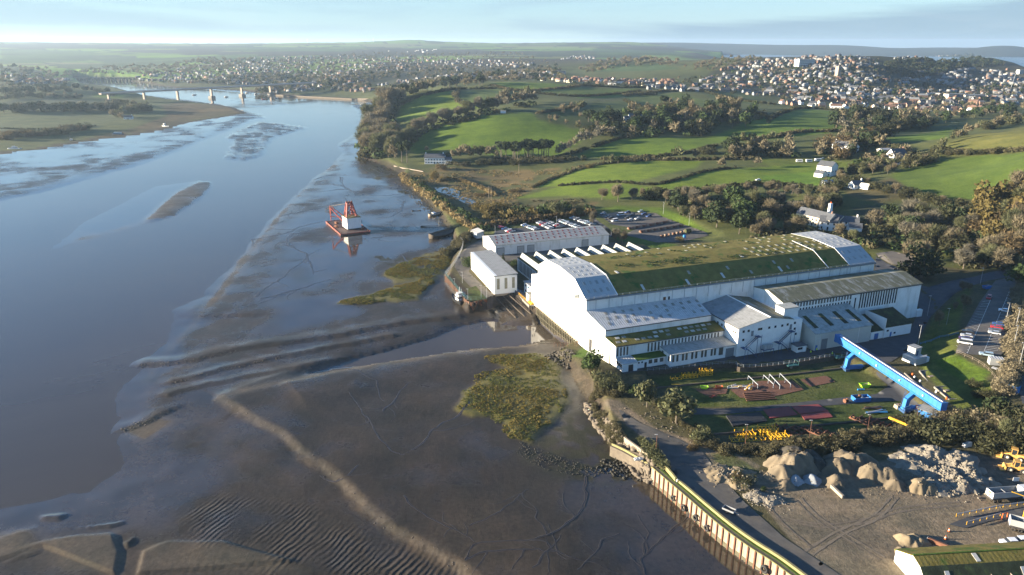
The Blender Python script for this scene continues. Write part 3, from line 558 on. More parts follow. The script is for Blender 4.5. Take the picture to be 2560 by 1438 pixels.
def ground_mat(name, mudlike):
    m = bpy.data.materials.new(name); m.use_nodes = True; t_ = NT(m.node_tree); geo = t_.add('ShaderNodeNewGeometry').outputs['Position']
    at = t_.add('ShaderNodeAttribute', attribute_name='cover'); c = at.outputs['Color']; dryf = at.outputs['Alpha']
    dist = t_.add('ShaderNodeVectorMath', {0: geo}, operation='LENGTH').outputs['Value']; nearf = t_.maprange(dist, 250, 1500, 1, 0)
    n1 = t_.noise(geo, .9, 6, .68); n2 = t_.noise(geo, .07, 5, .6)
    v = t_.mix(1, c, t_.ramp(n1, [(.25, (.62,)*3), (.75, (1.42,)*3)]), 'MULTIPLY'); v = t_.mix(1, v, t_.ramp(n2, [(.3, (.72, .78, .75)), (.7, (1.28, 1.2, 1.1))]), 'MULTIPLY')
    if not mudlike:
        ml = t_.add('ShaderNodeMapping', {'Vector': geo, 'Scale': (.05, .5, .1), 'Rotation': (0, 0, .35)}).outputs[0]; v = t_.mix(1, v, t_.ramp(t_.noise(ml, 1, 4, .6), [(.3, (.86, .88, .86)), (.7, (1.14, 1.12, 1.1))]), 'MULTIPLY')
    if mudlike:
        film = t_.math('ADD', t_.noise(geo, .045, 5, .6, .6), t_.math('MULTIPLY', t_.noise(geo, .4, 5, .7), .25))
        dr = t_.math('ADD', dryf, t_.maprange(film, .45, .85, -.22, .30)); rough = t_.maprange(dr, 0, .9, .06, .52)
        spec = t_.maprange(dr, .05, .5, .55, .10)
        ms = t_.add('ShaderNodeMapping', {'Vector': geo, 'Scale': (.55, .22, .5), 'Rotation': (0, 0, .5)}).outputs[0]
        h = t_.math('ADD', t_.noise(ms, 1.0, 7, .66, .3), t_.math('MULTIPLY', t_.noise(geo, 4.0, 4, .6), .10))
        b1_ = t_.add('ShaderNodeBump', {'Height': h, 'Strength': t_.math('MULTIPLY', t_.maprange(dr, 0, .8, .02, .36), nearf), 'Distance': .28}).outputs[0]
        at2 = t_.add('ShaderNodeAttribute', attribute_name='ripple').outputs['Fac']
        mw = t_.add('ShaderNodeMapping', {'Vector': geo, 'Rotation': (0, 0, radians(25))}).outputs[0]
        wv = t_.add('ShaderNodeTexWave', {'Vector': mw, 'Scale': .21, 'Distortion': 9, 'Detail': 3, 'Detail Scale': .35, 'Detail Roughness': .62}, bands_direction='X').outputs['Fac']
        amp = t_.math('MULTIPLY', at2, t_.maprange(t_.noise(geo, .07, 2), .38, .62))
        nrm = t_.add('ShaderNodeBump', {'Height': wv, 'Strength': t_.math('MULTIPLY', amp, .6), 'Distance': .35, 'Normal': b1_}).outputs[0]
    else:
        rough = .95; spec = .15
        h = t_.math('ADD', t_.noise(geo, .5, 7, .7), t_.math('MULTIPLY', t_.noise(geo, 2.5, 4, .7), .4))
        nrm = t_.add('ShaderNodeBump', {'Height': h, 'Strength': t_.math('MULTIPLY', nearf, .55), 'Distance': .7}).outputs[0]
    p = t_.add('ShaderNodeBsdfPrincipled', {'Base Color': v, 'Roughness': rough, 'Specular IOR Level': spec, 'Normal': nrm})
    t_.l.new(p.outputs[0], t_.add('ShaderNodeOutputMaterial').inputs[0]); return m
M['mud'] = ground_mat('mud', True); M['countryside'] = ground_mat('countryside', False)
idx = np.arange(NR*NA).reshape(NR, NA); quads = np.stack([idx[:-1, :-1], idx[1:, :-1], idx[1:, 1:], idx[:-1, 1:]], -1).reshape(-1, 4)[:, ::-1]
V3 = np.c_[XY, GZ]; fmud = (sd_est[quads] > -1.0).all(1)
def sheet(name, faces, material, label=None):
    u, inv = np.unique(faces, return_inverse=True); me = mesh_np(name, V3[u], inv.reshape(faces.shape), material, True)
    a = me.attributes.new('cover', 'FLOAT_COLOR', 'POINT'); a.data.foreach_set('color', np.c_[FINAL, DRY][u].astype(np.float32).ravel())
    a = me.attributes.new('ripple', 'FLOAT', 'POINT'); a.data.foreach_set('value', rip[u].astype(np.float32))
    o = link(name, me); tag(o, label, kind='structure'); return o
sheet('tidal_mudflat', quads[fmud], M['mud'], 'brown tidal mudflats along the river'); sheet('countryside_ground', quads[~fmud], M['countryside'], 'rolling green farmland and yard ground')

# ------------------------------------------------------------------ water
def water_mat(name, base, rough, bs, bst, bd):
    m = bpy.data.materials.new(name); m.use_nodes = True; t_ = NT(m.node_tree); geo = t_.add('ShaderNodeNewGeometry').outputs['Position']
    v = t_.mix(t_.maprange(t_.noise(geo, .012, 5, .6, .5), .35, .65), base, tuple(c*1.35 for c in base))
    ms = t_.add('ShaderNodeMapping', {'Vector': geo, 'Scale': (1, .5, 1), 'Rotation': (0, 0, .4)}).outputs[0]
    n = t_.add('ShaderNodeBump', {'Height': t_.noise(ms, bs, 4, .6), 'Strength': bst, 'Distance': bd}).outputs[0]
    rr = t_.maprange(t_.noise(geo, .02, 4, .6, 1), .35, .7, rough, rough*2.2)
    p = t_.add('ShaderNodeBsdfPrincipled', {'Base Color': v, 'Roughness': rr, 'IOR': 1.333, 'Normal': n}); t_.l.new(p.outputs[0], t_.add('ShaderNodeOutputMaterial').inputs[0]); return m
M['river'] = water_mat('river', (.044, .036, .028), .05, .8, .05, .05); M['sea'] = water_mat('sea', (.03, .045, .055), .2, .05, .3, .6)
def fan(name, r0, r1, material, z, n=60):
    a = np.linspace(-1.14, 1.14, n); V = np.r_[np.c_[r0*np.sin(a), r0*np.cos(a), 0*a+z], np.c_[r1*np.sin(a), r1*np.cos(a), 0*a+z]]; i = np.arange(n-1)
    return link(name, mesh_np(name, V, np.stack([i, i+n, i+n+1, i+1], 1)[:, ::-1], material))
tag(fan('river', 52, 3400, M['river'], 0), 'calm tidal river reflecting the sky', kind='structure'); tag(fan('sea', 3401, 13000, M['sea'], 0), 'pale grey-blue sea beyond the hill', kind='structure')
# the marsh pool behind the levee
def flat(name, pts_px, material, dz=.02, kind='structure', label=None, z=None, sub=8):
    """thin sheet laid on the ground over a polygon"""
    P = TP(pts_px); c = []
    for a, b in zip(P, np.roll(P, -1, 0)):
        n = max(1, int(np.linalg.norm(b-a)/sub))
        for k_ in range(n): c.append(a+(b-a)*k_/n)
    import mathutils
    tri = mathutils.geometry.tessellate_polygon([[mathutils.Vector((p[0], p[1], 0)) for p in c]]) if z is not None else None
    if z is not None:
        return tag(link(name, mesh_np(name, np.array([(p[0], p[1], z) for p in c]), np.array(tri), material)), label, kind=kind)
    P = np.array(c); lo, hi = P.min(0), P.max(0); st = max(1.2, (hi-lo).max()/110); gx, gy = np.arange(lo[0], hi[0]+st, st), np.arange(lo[1], hi[1]+st, st)
    mx, my = np.meshgrid(gx, gy); q = np.stack([mx.ravel(), my.ravel()], 1); s = sdf(q, P); i = np.arange(len(q)).reshape(mx.shape)
    # pull the rim of the lattice onto the outline
    near = np.where((np.abs(s) < st*.75))[0]
    for a, b in zip(P, np.roll(P, -1, 0)):
        e = b-a; w = q[near]-a; tt = np.clip((w@e)/(e@e+1e-9), 0, 1); pr_ = a+tt[:, None]*e; dd = np.linalg.norm(w-tt[:, None]*e, axis=1); m_ = np.abs(dd-np.abs(s[near])) < 1e-6; q[near[m_]] = pr_[m_]
    qd = np.stack([i[:-1, :-1], i[:-1, 1:], i[1:, 1:], i[1:, :-1]], -1).reshape(-1, 4); keep = (s[qd] > -st*.75).all(1) & (s[qd] > 0).any(1); qd = qd[keep]
    u, inv = np.unique(qd, return_inverse=True); zz = ground(q[u, 0], q[u, 1])+dz
    return tag(link(name, mesh_np(name, np.c_[q[u], zz], inv.reshape(qd.shape), material, True)), label, kind=kind)
flat('marsh_pool', [(1085,470),(1110,468),(1135,473),(1150,480),(1148,490),(1175,497),(1195,508),(1185,513),(1160,508),(1140,498),(1115,487),(1095,480)], M['river'], label='blue pool in the reedy marsh', dz=.18)

# ------------------------------------------------------------------ haze
hb = B(-14500, -330, -4.5, 14500, 13600, 172).build('haze', M['concrete']); hb.data.materials.clear()
hm = bpy.data.materials.new('haze_air'); hm.use_nodes = True; ht = NT(hm.node_tree)
pv = ht.add('ShaderNodeVolumePrincipled', {'Color': (.60, .80, 1.0, 1), 'Density': 0.000056, 'Anisotropy': .35})
ht.l.new(pv.outputs[0], ht.add('ShaderNodeOutputMaterial').inputs['Volume']); hb.data.materials.append(hm); tag(hb, kind='stuff')
# ------------------------------------------------------------------ shipyard buildings (yard frame: x along the hall, y across, z up from the yard)
YZ = 5.0
def bld(name, label, cat='building', u=0, v=0, z=YZ, rz=YR, group=None): return thing(name, label, cat, yard(u, v, z), rz, group)
# ---- main assembly hall : gambrel roof, white front with tall sliding doors
hall = bld('assembly_hall', 'huge white boat building hall with a mossy barrel roof and tall front doors')
L, W, E_, BK, KZ, RZ = 138.3, 46.8, 19.8, 9.8, 24.9, 25.8
prof = [(0, -.2), (0, E_), (BK, KZ), (W/2, RZ), (W-BK, KZ), (W, E_), (W, -.2)]
MB().prism([(y, z-.35 if z > 1 else z) for y, z in prof], 1.2, L-.1).build('wall', M['white_cladding'], hall)
MB().prism([(y, z+.1 if z > 1 else z) for y, z in prof], 0, 1.2).build('front_wall', M['white_front'], hall)
segs = [(0, E_), (BK, KZ), (W/2, RZ), (W-BK, KZ), (W, E_)]
def roof_strip(x0, x1, name, m, th=.22, lift=0.):
    b = MB()
    for (y0, z0), (y1, z1) in zip(segs[:-1], segs[1:]):
        n = 1 if x1-x0 < 20 else 6
        for k in range(n):
            a, c = x0+(x1-x0)*k/n, x0+(x1-x0)*(k+1)/n
            b.slab((a, y0, z0+lift), (c, y0, z0+lift), (c, y1, z1+lift), (a, y1, z1+lift), th)
    return b.build(name, m, hall)
roof_strip(-.35, 13.0, 'front_roof', M['end_roof'], lift=.16); rf = roof_strip(13.02, 124.4, 'moss_roof', M['moss_roof']); roof_strip(124.42, L+.4, 'rear_roof', M['end_roof'], lift=.16)
def on_roof(x, s):
    """point s metres up the right-hand slope from the eave (negative side not used)"""
    y = s
    for (y0, z0), (y1, z1) in zip(segs[:-1], segs[1:]):
        if y0 <= y <= y1: f = (y-y0)/(y1-y0); return y, z0+(z1-z0)*f, (z1-z0)/(y1-y0)
def skylights(parent, pts, mk, sx=1.1, sy=1.9, lift=.05):
    for x, s in pts:
        y, z, g = on_roof(x, s); dy = sy/2; key = ('sl', mk, sx, sy, round(g, 3))
        if key not in MESH: MESH[key] = MB().slab((-sx/2, -dy, -g*dy), (sx/2, -dy, -g*dy), (sx/2, dy, g*dy), (-sx/2, dy, g*dy), .1).data('skylight', M[mk])
        o = link('skylight', MESH[key], parent); o.location = (x, y, z+lift+.1)
MESH = {}
R_ = random.Random(3)
skylights(hall, [(x, s) for x in (2.4, 5, 7.6, 10.4) for s in (3.2, 7.0)], 'skylight_grey', 1.0, 1.6, .12); skylights(hall, [(x, s) for x in (2.4, 5, 7.6, 10.4) for s in (12.5, 16.5, 20.5)], 'skylight_grey', 1.0, 1.6, .12)
skylights(hall, [(x, s) for x in (2.4, 5, 7.6, 10.4) for s in (27, 31, 35)], 'skylight_grey', 1.0, 1.6, .12)
skylights(hall, [(x, s) for x in (127, 130, 133.6, 136.2) for s in (3.5, 7, 13, 17, 21, 28, 33)], 'skylight_grey', 1.0, 1.6, .12)
skylights(hall, [(x, s) for x in np.arange(86, 124, 4.1) for s in (12.2, 16.4, 20.6)], 'skylight_lit', 1.0, 1.9)
skylights(hall, [(x+R_.uniform(-1, 1), s) for x in np.arange(34, 124, 4.3) for s in (27, 31.5, 35.5) if R_.random() < .5], 'skylight_lit', 1.0, 1.6)
skylights(hall, [(x, s) for x in np.arange(16, 122, 4.6) for s in (3, 6.4) if R_.random() < .3], 'skylight_dirty', 1.0, 1.7, .02)
skylights(hall, [(25, 2.2), (45, 2.0), (62, 3), (90, 2.6), (78, 13.0), (18.5, 11.4)], 'skylight_clear', 1.0, 2.6)
B(12.9, -.1, E_+.02, 13.15, .1, E_+.3).build('flashing', M['rail_grey'], hall)
g = MB()
for x in (13.0, 113.0, 124.4):
    for (y0, z0), (y1, z1) in zip(segs[:2], segs[1:3]): g.bar((x, y0, z0+.25), (x, y1, z1+.25), .3, .12)
g.build('roof_flashing', M['white_render'], hall)
B(-.3, -.55, E_-.55, L+.3, -.02, E_-.1).build('gutter', M['grey_door'], hall)
hr = MB()
for k in range(47): x = k*3; hr.tube((x, -.35, E_-.1), (x, -.35, E_+.8), .035, 4)
hr.tube((0, -.35, E_+.8), (L, -.35, E_+.8), .035, 4); hr.tube((0, -.35, E_+.4), (L, -.35, E_+.4), .03, 4); hr.build('guard_rail', M['rail_grey'], hall)
pm = B(-.06, -.12, 14.6, .06, -.01, E_-.6).data('downpipe', M['rail_grey']); copies('downpipe', pm, hall, [(x, 0, 0) for x in np.arange(4, 136, 5.5)])
B(33, -.06, 15.2, 34.2, -.01, 16.7).build('side_door', M['rust'], hall); B(35.2, -.06, 15.4, 36, -.01, 16.7).build('side_window', M['dark_opening'], hall)
# doors
for y0, y1 in ((24.75, 46.2), (16.35, 23.75), (7.3, 15.35)): B(-.35, y0, 1.2, -.02, y1, 19.0).build('sliding_door', M['white_front'], hall)
for y in (24.25, 15.85): B(-.28, y-.45, 1.4, -.03, y+.45, 18.7).build('dark_door_gap', M['timber_dark'], hall)  # dark strips stand in for the shaded gaps between the door leaves
MB().prism([(-1.7, 18.95), (-1.7, 19.4), (-.02, 19.7), (-.02, 18.95)], 0, 1).v and None
cn = MB(); cn.pprism([(-1.9, 6.4), (-.02, 6.4), (-.02, 47.2), (-1.9, 47.2)], [19.0]*4, [19.5, 19.85, 19.85, 19.5]); cn.build('door_canopy', M['grey_cladding'], hall)
B(-1.95, 6.3, 18.2, -.4, 7.2, 18.98).build('canopy_end', M['grey_cladding'], hall)
B(-.25, 7.2, .05, -.02, 46.5, 1.15).build('door_sill', M['concrete'], hall)
hv = MB()
for _ in range(7): pass
tower = MB().pprism([(.4, 46.9), (5.6, 46.9), (5.6, 55.4), (.4, 55.4)], -.1, [15.5, 15.5, 13.2, 13.2]).build('corner_tower', M['white_front'], hall)
wm = B(-.02, -.4, -.5, .06, .4, .5).data('window', M['window_glass']); copies('window', wm, hall, [(.34, y, z) for y, z in ((53.8, 11), (53.8, 5.5), (51.2, 4.2), (50, 2), (53, 2.2))])
copies('vent', B(-.05, -.3, -.3, .03, .3, .3).data('vent', M['dark_opening']), hall, [(-.05, 4.6, 6), (-.4, 21, 4.4), (-.4, 21.2, 3.6)])
B(-.25, 1.0, 2.2, -.02, 3.4, 4.6).v and None
# roof plants, as they grow on the moss
# ---- dock gate below the doors
gate = bld('dock_gate', 'rusty ribbed dock wall under the hall doors', 'dock wall', -.4, 27, 0)
B(0, -21, -1.2, .35, 20.5, 6.0).build('wall', M['pale_concrete'], gate)
rb = MB().box(-.55, -.22, -1.2, 0, .22, 5.6).data('rib', M['algae_concrete']); copies('rib', rb, gate, [(0, y, 0) for y in np.arange(-20.4, 20.6, 1.65)])
for z in (.6, 2.7, 4.9): B(-.38, -21, z, -.02, 20.5, z+.28).build('waler', M['algae_concrete'], gate)
# ---- lean-to 1
SK = -.168
def front(v): return SK*v
l1 = bld('side_lean_to', 'white lean-to with a pale corrugated roof along the hall side')
MB().pprism([(front(0), 0), (47, 0), (47, -12), (front(-12), -12)][::-1], -.1, [11.65, 11.65, 15.05, 15.05]).build('wall', M['white_cladding'], l1)
b = MB(); n = 5
for k in range(n):
    def X(f, v): return front(v)-.2+(47.2-front(v))*f
    f0, f1 = k/n, (k+1)/n; b.slab((X(f0, -.02), -.02, 15.42), (X(f1, -.02), -.02, 15.42), (X(f1, -12.35), -12.35, 11.95), (X(f0, -12.35), -12.35, 11.95), .2)
b.build('roof', M['white_roof'], l1)
sl = MB().slab((-.55, -.8, -.225), (.55, -.8, -.225), (.55, .8, .225), (-.55, .8, .225), .08).data('skylight', M['skylight_dirty'])
for x in np.arange(6, 46, 3.6):
    for v in (-3.2, -6.2, -9.3):
        if R_.random() < .8: o = link('skylight', sl, l1); o.location = (x+(v+6)*.25, v, 15.42+v*.2815+.08)
B(1.9, -12.4, 11.55, 47, -12.22, 11.8).build('gutter', M['dark_steel'], l1)
MB().pprism([(front(-2.6)-.06, -2.6), (front(-4.4)-.06, -4.4), (front(-4.4)+.02, -4.4), (front(-2.6)+.02, -2.6)], .1, 5.2).build('doorway', M['dark_opening'], l1)
# ---- lean-to 2 with mossy roof and strip windows
l2 = bld('mossy_lean_to', 'lower white lean-to with a green mossy roof and dark window strips')
MB().pprism([(front(-12.02), -12.02), (48.6, -12.02), (48.6, -18.4), (front(-18.4), -18.4)][::-1], -.1, [7.75, 7.75, 9.05, 9.05]).build('wall', M['white_cladding'], l2)
b = MB()
for k in range(4):
    f0, f1 = k/4, (k+1)/4
    def X(f, v): return front(v)-.15+(48.8-front(v))*f
    b.slab((X(f0, -12.03), -12.03, 9.32), (X(f1, -12.03), -12.03, 9.32), (X(f1, -18.75), -18.75, 7.95), (X(f0, -18.75), -18.75, 7.95), .18)
b.build('roof', M['moss_roof'], l2)
sl = MB().slab((-.8, -.6, -.12), (.8, -.6, -.12), (.8, .6, .12), (-.8, .6, .12), .08).data('skylight', M['skylight_clear']); sl2 = MB().slab((-.8, -.6, -.12), (.8, -.6, -.12), (.8, .6, .12), (-.8, .6, .12), .08).data('skylight', M['skylight_dirty'])
for i, x in enumerate(np.arange(5, 46, 2.6)):
    for v in (-13.9, -16.4):
        if R_.random() < .7: o = link('skylight', sl if R_.random() < .35 else sl2, l2); o.location = (x+(0 if v < -15 else 1), v, 9.32+(v+12)*.204+.07)
wn = B(-.32, -.05, 0, .32, .02, 3.3).data('window', M['window_grime'])
copies('window', wn, l2, [(x, -18.42, 3.9) for x in (3.9, 5.2, 6.5, 7.8)]+[(x, -18.42, 3.9) for x in np.arange(16.4, 46.5, 1.42)])
MB().box(3.0, -18.9, 7.6, 48.6, -18.76, 7.92).build('gutter', M['dark_steel'], l2)
for v, z in ((-13.4, 5.3), (-15.6, 5.1)): MB().pprism([(front(v)-.07, v+.35), (front(v)-.07, v-.35), (front(v)+.02, v-.35), (front(v)+.02, v+.35)], z, z+1.7).build('front_window', M['rust'], l2)
MB().pprism([(front(-15.2)-.06, -14.2), (front(-15.2)-.06, -15.5), (front(-15.2)+.3, -15.5), (front(-15.2)+.3, -14.2)], .1, 3.8).build('front_doorway', M['timber_dark'], l2)
# ---- annex, porch, flat moss roof
an = bld('window_annex', 'low white annex with a grey roof and tall dark windows')
MB().pprism([(21.4, -18.45), (44.9, -18.45), (44.9, -25.4), (21.4, -25.4)][::-1], -.1, [4.55, 4.55, 5.05, 5.05]).build('wall', M['white_render'], an)
b = MB()
for k in range(4): x0, x1 = 21.1+k*7.2, 21.1+(k+1)*7.2; b.slab((x0, -18.47, 5.4), (x1, -18.47, 5.4), (x1, -25.9, 4.75), (x0, -25.9, 4.75), .22)
b.build('roof', M['fibre_roof'], an)
MB().box(44.9, -25.2, -.1, 49.1, -18.5, 4.4).build('door_bay', M['white_render'], an); B(45.1, -25.3, 0, 48.7, -25.18, 3.5).build('shutter_door', M['grey_door'], an)
wn2 = B(-.42, -.06, 0, .42, .02, 2.7).data('window', M['window_grime'])
copies('window', wn2, an, [(x, -25.42, 1.7) for x in (22.6, 24.3, 26.6, 28.1, 30.5, 32.2, 34.7, 36.2, 38.8, 40.2)]); B(41.9, -25.47, 1.4, 43.7, -25.38, 4.5).build('tall_window', M['window_grime'], an)
copies('side_window', B(-.05, -.5, 0, .02, .5, 1.8).data('side_window', M['window_grime']), an, [(21.39, -20.2, 2.4), (21.39, -24.4, 1.9)])
po = bld('entrance_porch', 'small white flat roofed entrance porch at the yard corner')
MB().pprism([(3.3, -18.46), (9.2, -18.46), (9.2, -23.6), (3.3, -23.6)][::-1], -.1, 3.1).build('wall', M['white_render'], po)
MB().slab((3.1, -18.48, 3.5), (9.4, -18.48, 3.5), (9.4, -23.9, 3.3), (3.1, -23.9, 3.3), .22).build('roof', M['white_roof'], po)
MB().pprism([(9.25, -18.46), (21.35, -18.46), (21.35, -22.6), (9.25, -22.6)][::-1], -.1, 3.1).build('rear_wall', M['white_render'], po)
MB().slab((9.45, -18.48, 3.65), (21.37, -18.48, 3.65), (21.37, -22.9, 3.4), (9.45, -22.9, 3.4), .25).build('moss_flat_roof', M['moss_bright'] if 'moss_bright' in M else M['bright_grass'], po)
copies('window', B(-.05, -.55, 0, .02, .55, 1.2).data('window', M['window_glass']), po, [(3.28, v, 1.4) for v in (-19.6, -21, -22.4)])
B(5.6, -23.66, 0, 7.4, -23.55, 2.5).build('doorway', M['dark_opening'], po); B(7.5, -23.9, 0, 9.0, -23.62, 2.4).build('white_door', M['white_front'], po)
copies('rear_window', B(-.7, -.05, 0, .7, .02, 1.5).data('rear_window', M['window_grime']), po, [(x, -22.62, 1.2) for x in (15, 17.2, 19.6)]); copies('small_window', B(-.3, -.05, 0, .3, .02, .6).data('small_window', M['window_glass']), po, [(x, -22.62, 1.9) for x in (10.3, 11.6)]); B(12.6, -22.68, 0, 13.5, -22.57, 2).build('rear_door', M['dark_opening'], po)
# ---- gable workshop
gb = bld('gable_workshop', 'white gabled workshop with a ribbed grey roof and steel stairs', u=62.5, v=-26.3)
HW, BKD = 13.4, 26.2
MB().prism([(0, 0)], 0, 1).v and None
b = MB(); pf = [(-HW, -.1), (-HW, 11.2), (0, 13.8), (11.0, 11.6), (15.4, 11.2), (15.4, -.1)]
i = len(b.v); n = len(pf); b.v += [(x, y, z) for y in (0, BKD) for x, z in pf]; b.f += [tuple(range(i, i+n)), tuple(range(i+2*n-1, i+n-1, -1))]+[(i+(k+1) % n, i+k, i+n+k, i+n+(k+1) % n) for k in range(n)]; b.build('wall', M['white_render'], gb)
b = MB()
for k in range(5): y0, y1 = -.3+k*5.3, -.3+(k+1)*5.3; b.slab((-HW-.35, y0, 11.35), (0, y0, 14.05), (0, y1, 14.05), (-HW-.35, y1, 11.35), .2)
b.build('roof', M['grey_roof'], gb)
MB().slab((0.02, -.3, 14.05), (11.1, -.3, 11.85), (11.1, BKD, 11.85), (.02, BKD, 14.05), .2).build('roof_far_slope', M['lichen_roof'], gb); B(-.25, -.35, 14.0, .25, BKD, 14.2).build('ridge_cap', M['white_render'], gb)
B(-HW-.5, -.3, 11.0, -HW-.37, BKD-.4, 11.3).build('gutter', M['dark_steel'], gb)
stair_t = MB().box(8.2, 2.2, -.1, 14.9, 7, 15.2).build('stair_tower', M['white_render'], gb); B(8.0, 2.0, 15.2, 15.1, 7.2, 15.5).build('tower_roof', M['fibre_roof'], gb)
wf = B(-.45, -.06, 0, .45, .02, .9).data('window', M['window_glass']); copies('window', wf, gb, [(x, -.02, 9.3) for x in (-11.2, -9.0, -4.4, -3.4, 0.2)]+[(x, -.02, z) for x, z in ((3, 9.3), (6.1, 9.3), (8.6, 9.4), (11.9, 9.6), (12.2, 7.2), (13, 5))]+[(-11, -.02, 6)])
ws = B(-.06, -.45, 0, .02, .45, .9).data('side_window', M['window_grime']); copies('side_window', ws, gb, [(-HW-.01, y, 8.6) for y in (1.6, 2.8, 4.4, 8, 10, 12.5)])
copies('stair_door', B(-.5, -.07, 0, .5, .02, 2.1).data('stair_door', M['grey_door']), gb, [(-7.2, -.02, 7.4), (10.2, -.02, 7.6)])
def stairs(x0, label):
    s = thing('external_stairs', label, 'stairs', yard(62.5+x0, -27.0), YR, 'steel stairs on the workshop wall')
    f = MB()
    for a, c in (((3.4, -.8, 7.4), (-1.2, -.8, 3.8)), ((-1.2, -1.8, 3.8), (3.2, -1.8, .1))):
        for dy in (-.45, .45): f.bar((a[0], a[1]+dy, a[2]), (c[0], c[1]+dy, c[2]), .12, .28); f.tube((a[0], a[1]+dy, a[2]+1), (c[0], c[1]+dy, c[2]+1), .04, 4)
    f.build('stringer', M['blue_dark'], s)
    tr = B(-.14, -.42, 0, .14, .42, .05).data('tread', M['dark_steel'])
    copies('tread', tr, s, [(3.4-4.6*k/14, -.8, 7.4-3.6*k/14) for k in range(1, 14)]+[(-1.2+4.4*k/14, -1.8, 3.8-3.7*k/14) for k in range(1, 14)])
    for z, x0_, x1_, y0_ in ((7.3, 3.3, 5.2, -1.4), (3.7, -2.6, -1.1, -2.4)): B(x0_, y0_, z, x1_, .45, z+.12).build('landing', M['blue_dark'], s)
    for x, y, z in ((3.4, -1.3, 7.3), (5.1, -1.3, 7.3), (-2.5, -2.3, 3.7), (-1.2, -2.3, 3.7)): MB().tube((x, y, 0), (x, y, z+1), .08, 5).build('post', M['blue_dark'], s)
stairs(-9.5, 'dark blue steel staircase left on the workshop gable'); stairs(5.6, 'dark blue steel staircase beside the white stair tower')
o = thing('site_cabin', 'small dark roofed cabin with white windows by the workshop', 'cabin', yard(74.8, -29.6), YR); B(-2.2, -1.5, 0, 2.2, 1.5, 2.5).build('wall', M['white_render'], o); B(-2.5, -1.8, 2.5, 2.5, 1.8, 2.75).build('roof', M['slate_roof'], o); copies('window', B(-.5, -.05, 0, .5, .02, .9).data('window', M['window_glass']), o, [(-1.3, -1.52, 1.1), (-.2, -1.52, 1.1)]); B(.9, -1.56, 0, 1.6, -1.48, 2).build('door', M['white_front'], o)
o = thing('air_handling_unit', 'row of pale air units on a dark frame by the workshop', 'air unit', yard(61.5, -28.2), YR); copies('fan_box', B(-.55, -.5, 2.2, .55, .5, 3.9).data('fan_box', M['roller_door']), o, [(-1.3, 0, 0), (0, 0, 0), (1.3, 0, 0)]); B(-2.4, -.8, 1.95, 2.4, .8, 2.15).build('platform', M['blue_dark'], o); copies('leg', B(-.07, -.07, 0, .07, .07, 1.95).data('leg', M['blue_dark']), o, [(x, y, 0) for x in (-2.2, 2.2) for y in (-.7, .7)])
# ---- fabrication hall
fb = bld('fabrication_hall', 'long hall with a lichen grey roof and rows of window strips', u=75.5, v=-18)
FL, FW = 70.6, 17.9; pf = [(0, -.1), (0, 14.9), (9.3, 17.2), (FW, 15.9), (FW, -.1)]
MB().prism(pf, 0, FL).build('wall', M['white_cladding'], fb)
b = MB()
for k in range(6): x0, x1 = -.3+k*11.87, -.3+(k+1)*11.87; b.slab((x0, -.4, 15.0), (x1, -.4, 15.0), (x1, 9.3, 17.45), (x0, 9.3, 17.45), .2)
b.build('roof', M['lichen_roof'], fb)
MB().slab((-.3, 9.32, 17.45), (70.9, 9.32, 17.45), (70.9, FW, 16.15), (-.3, FW, 16.15), .2).build('roof_left_slope', M['lichen_roof2'] if 'lichen_roof2' in M else M['lichen_roof'], fb)
w1 = B(-.34, -.07, 0, .34, .02, 1.7).data('window', M['window_grime']); w2 = B(-.3, -.07, 0, .3, .02, 4.6).data('long_window', M['window_glass'])
xs1, xs2 = np.arange(1.2, 34, 1.45), np.arange(38.4, 58, 1.35)
copies('window', w1, fb, [(x, -.02, 12.6) for x in xs1]+[(x, -.02, 12.6) for x in xs2]); copies('long_window', w2, fb, [(x, -.02, 7.3) for x in xs1]+[(x, -.02, 8.0) for x in xs2]); copies('single_window', w2, fb, [(35.8, -.02, 8.2)])
B(FL+.01, -.5, 0, FL+3, 1, 3).build('side_store', M['white_render'], fb); B(.0, -.3, 14.3, FL, -.1, 14.6).build('gutter', M['dark_steel'], fb)
# ---- beige shed
bs = bld('beige_shed', 'beige steel shed with a green tinged roof and long rooflights', u=80, v=-31.7)
MB().pprism([(0, 0), (27, 0), (27, 13.5), (0, 13.5)], -.1, [6.7, 6.7, 10.9, 10.9]).build('wall', M['beige_cladding'], bs)
b = MB()
for k in range(4): x0, x1 = -.4+k*6.95, -.4+(k+1)*6.95; b.slab((x0, -.5, 6.85), (x1, -.5, 6.85), (x1, 13.5, 11.2), (x0, 13.5, 11.2), .2)
b.build('roof', M['beige_roof'] if 'beige_roof' in M else M['fibre_roof'], bs)
r_ = MB().slab((-.9, -3.6, -1.12), (.9, -3.6, -1.12), (.9, 3.6, 1.12), (-.9, 3.6, 1.12), .1).data('rooflight', M['dark_moss_roof']); copies('rooflight', r_, bs, [(x, 6.2, 9.08) for x in (2.6, 10, 17, 23.5)])
B(3.2, -.1, 0, 6.0, -.02, 4.2).build('shutter_door', M['grey_door'], bs); B(.6, -.08, 0, 1.5, -.02, 2.1).build('blue_door', M['blue_paint'], bs); copies('downpipe', B(-.07, -.1, 0, .07, -.01, 6.5).data('downpipe', M['white_render']), bs, [(2.3, 0, 0), (21, 0, 0)])
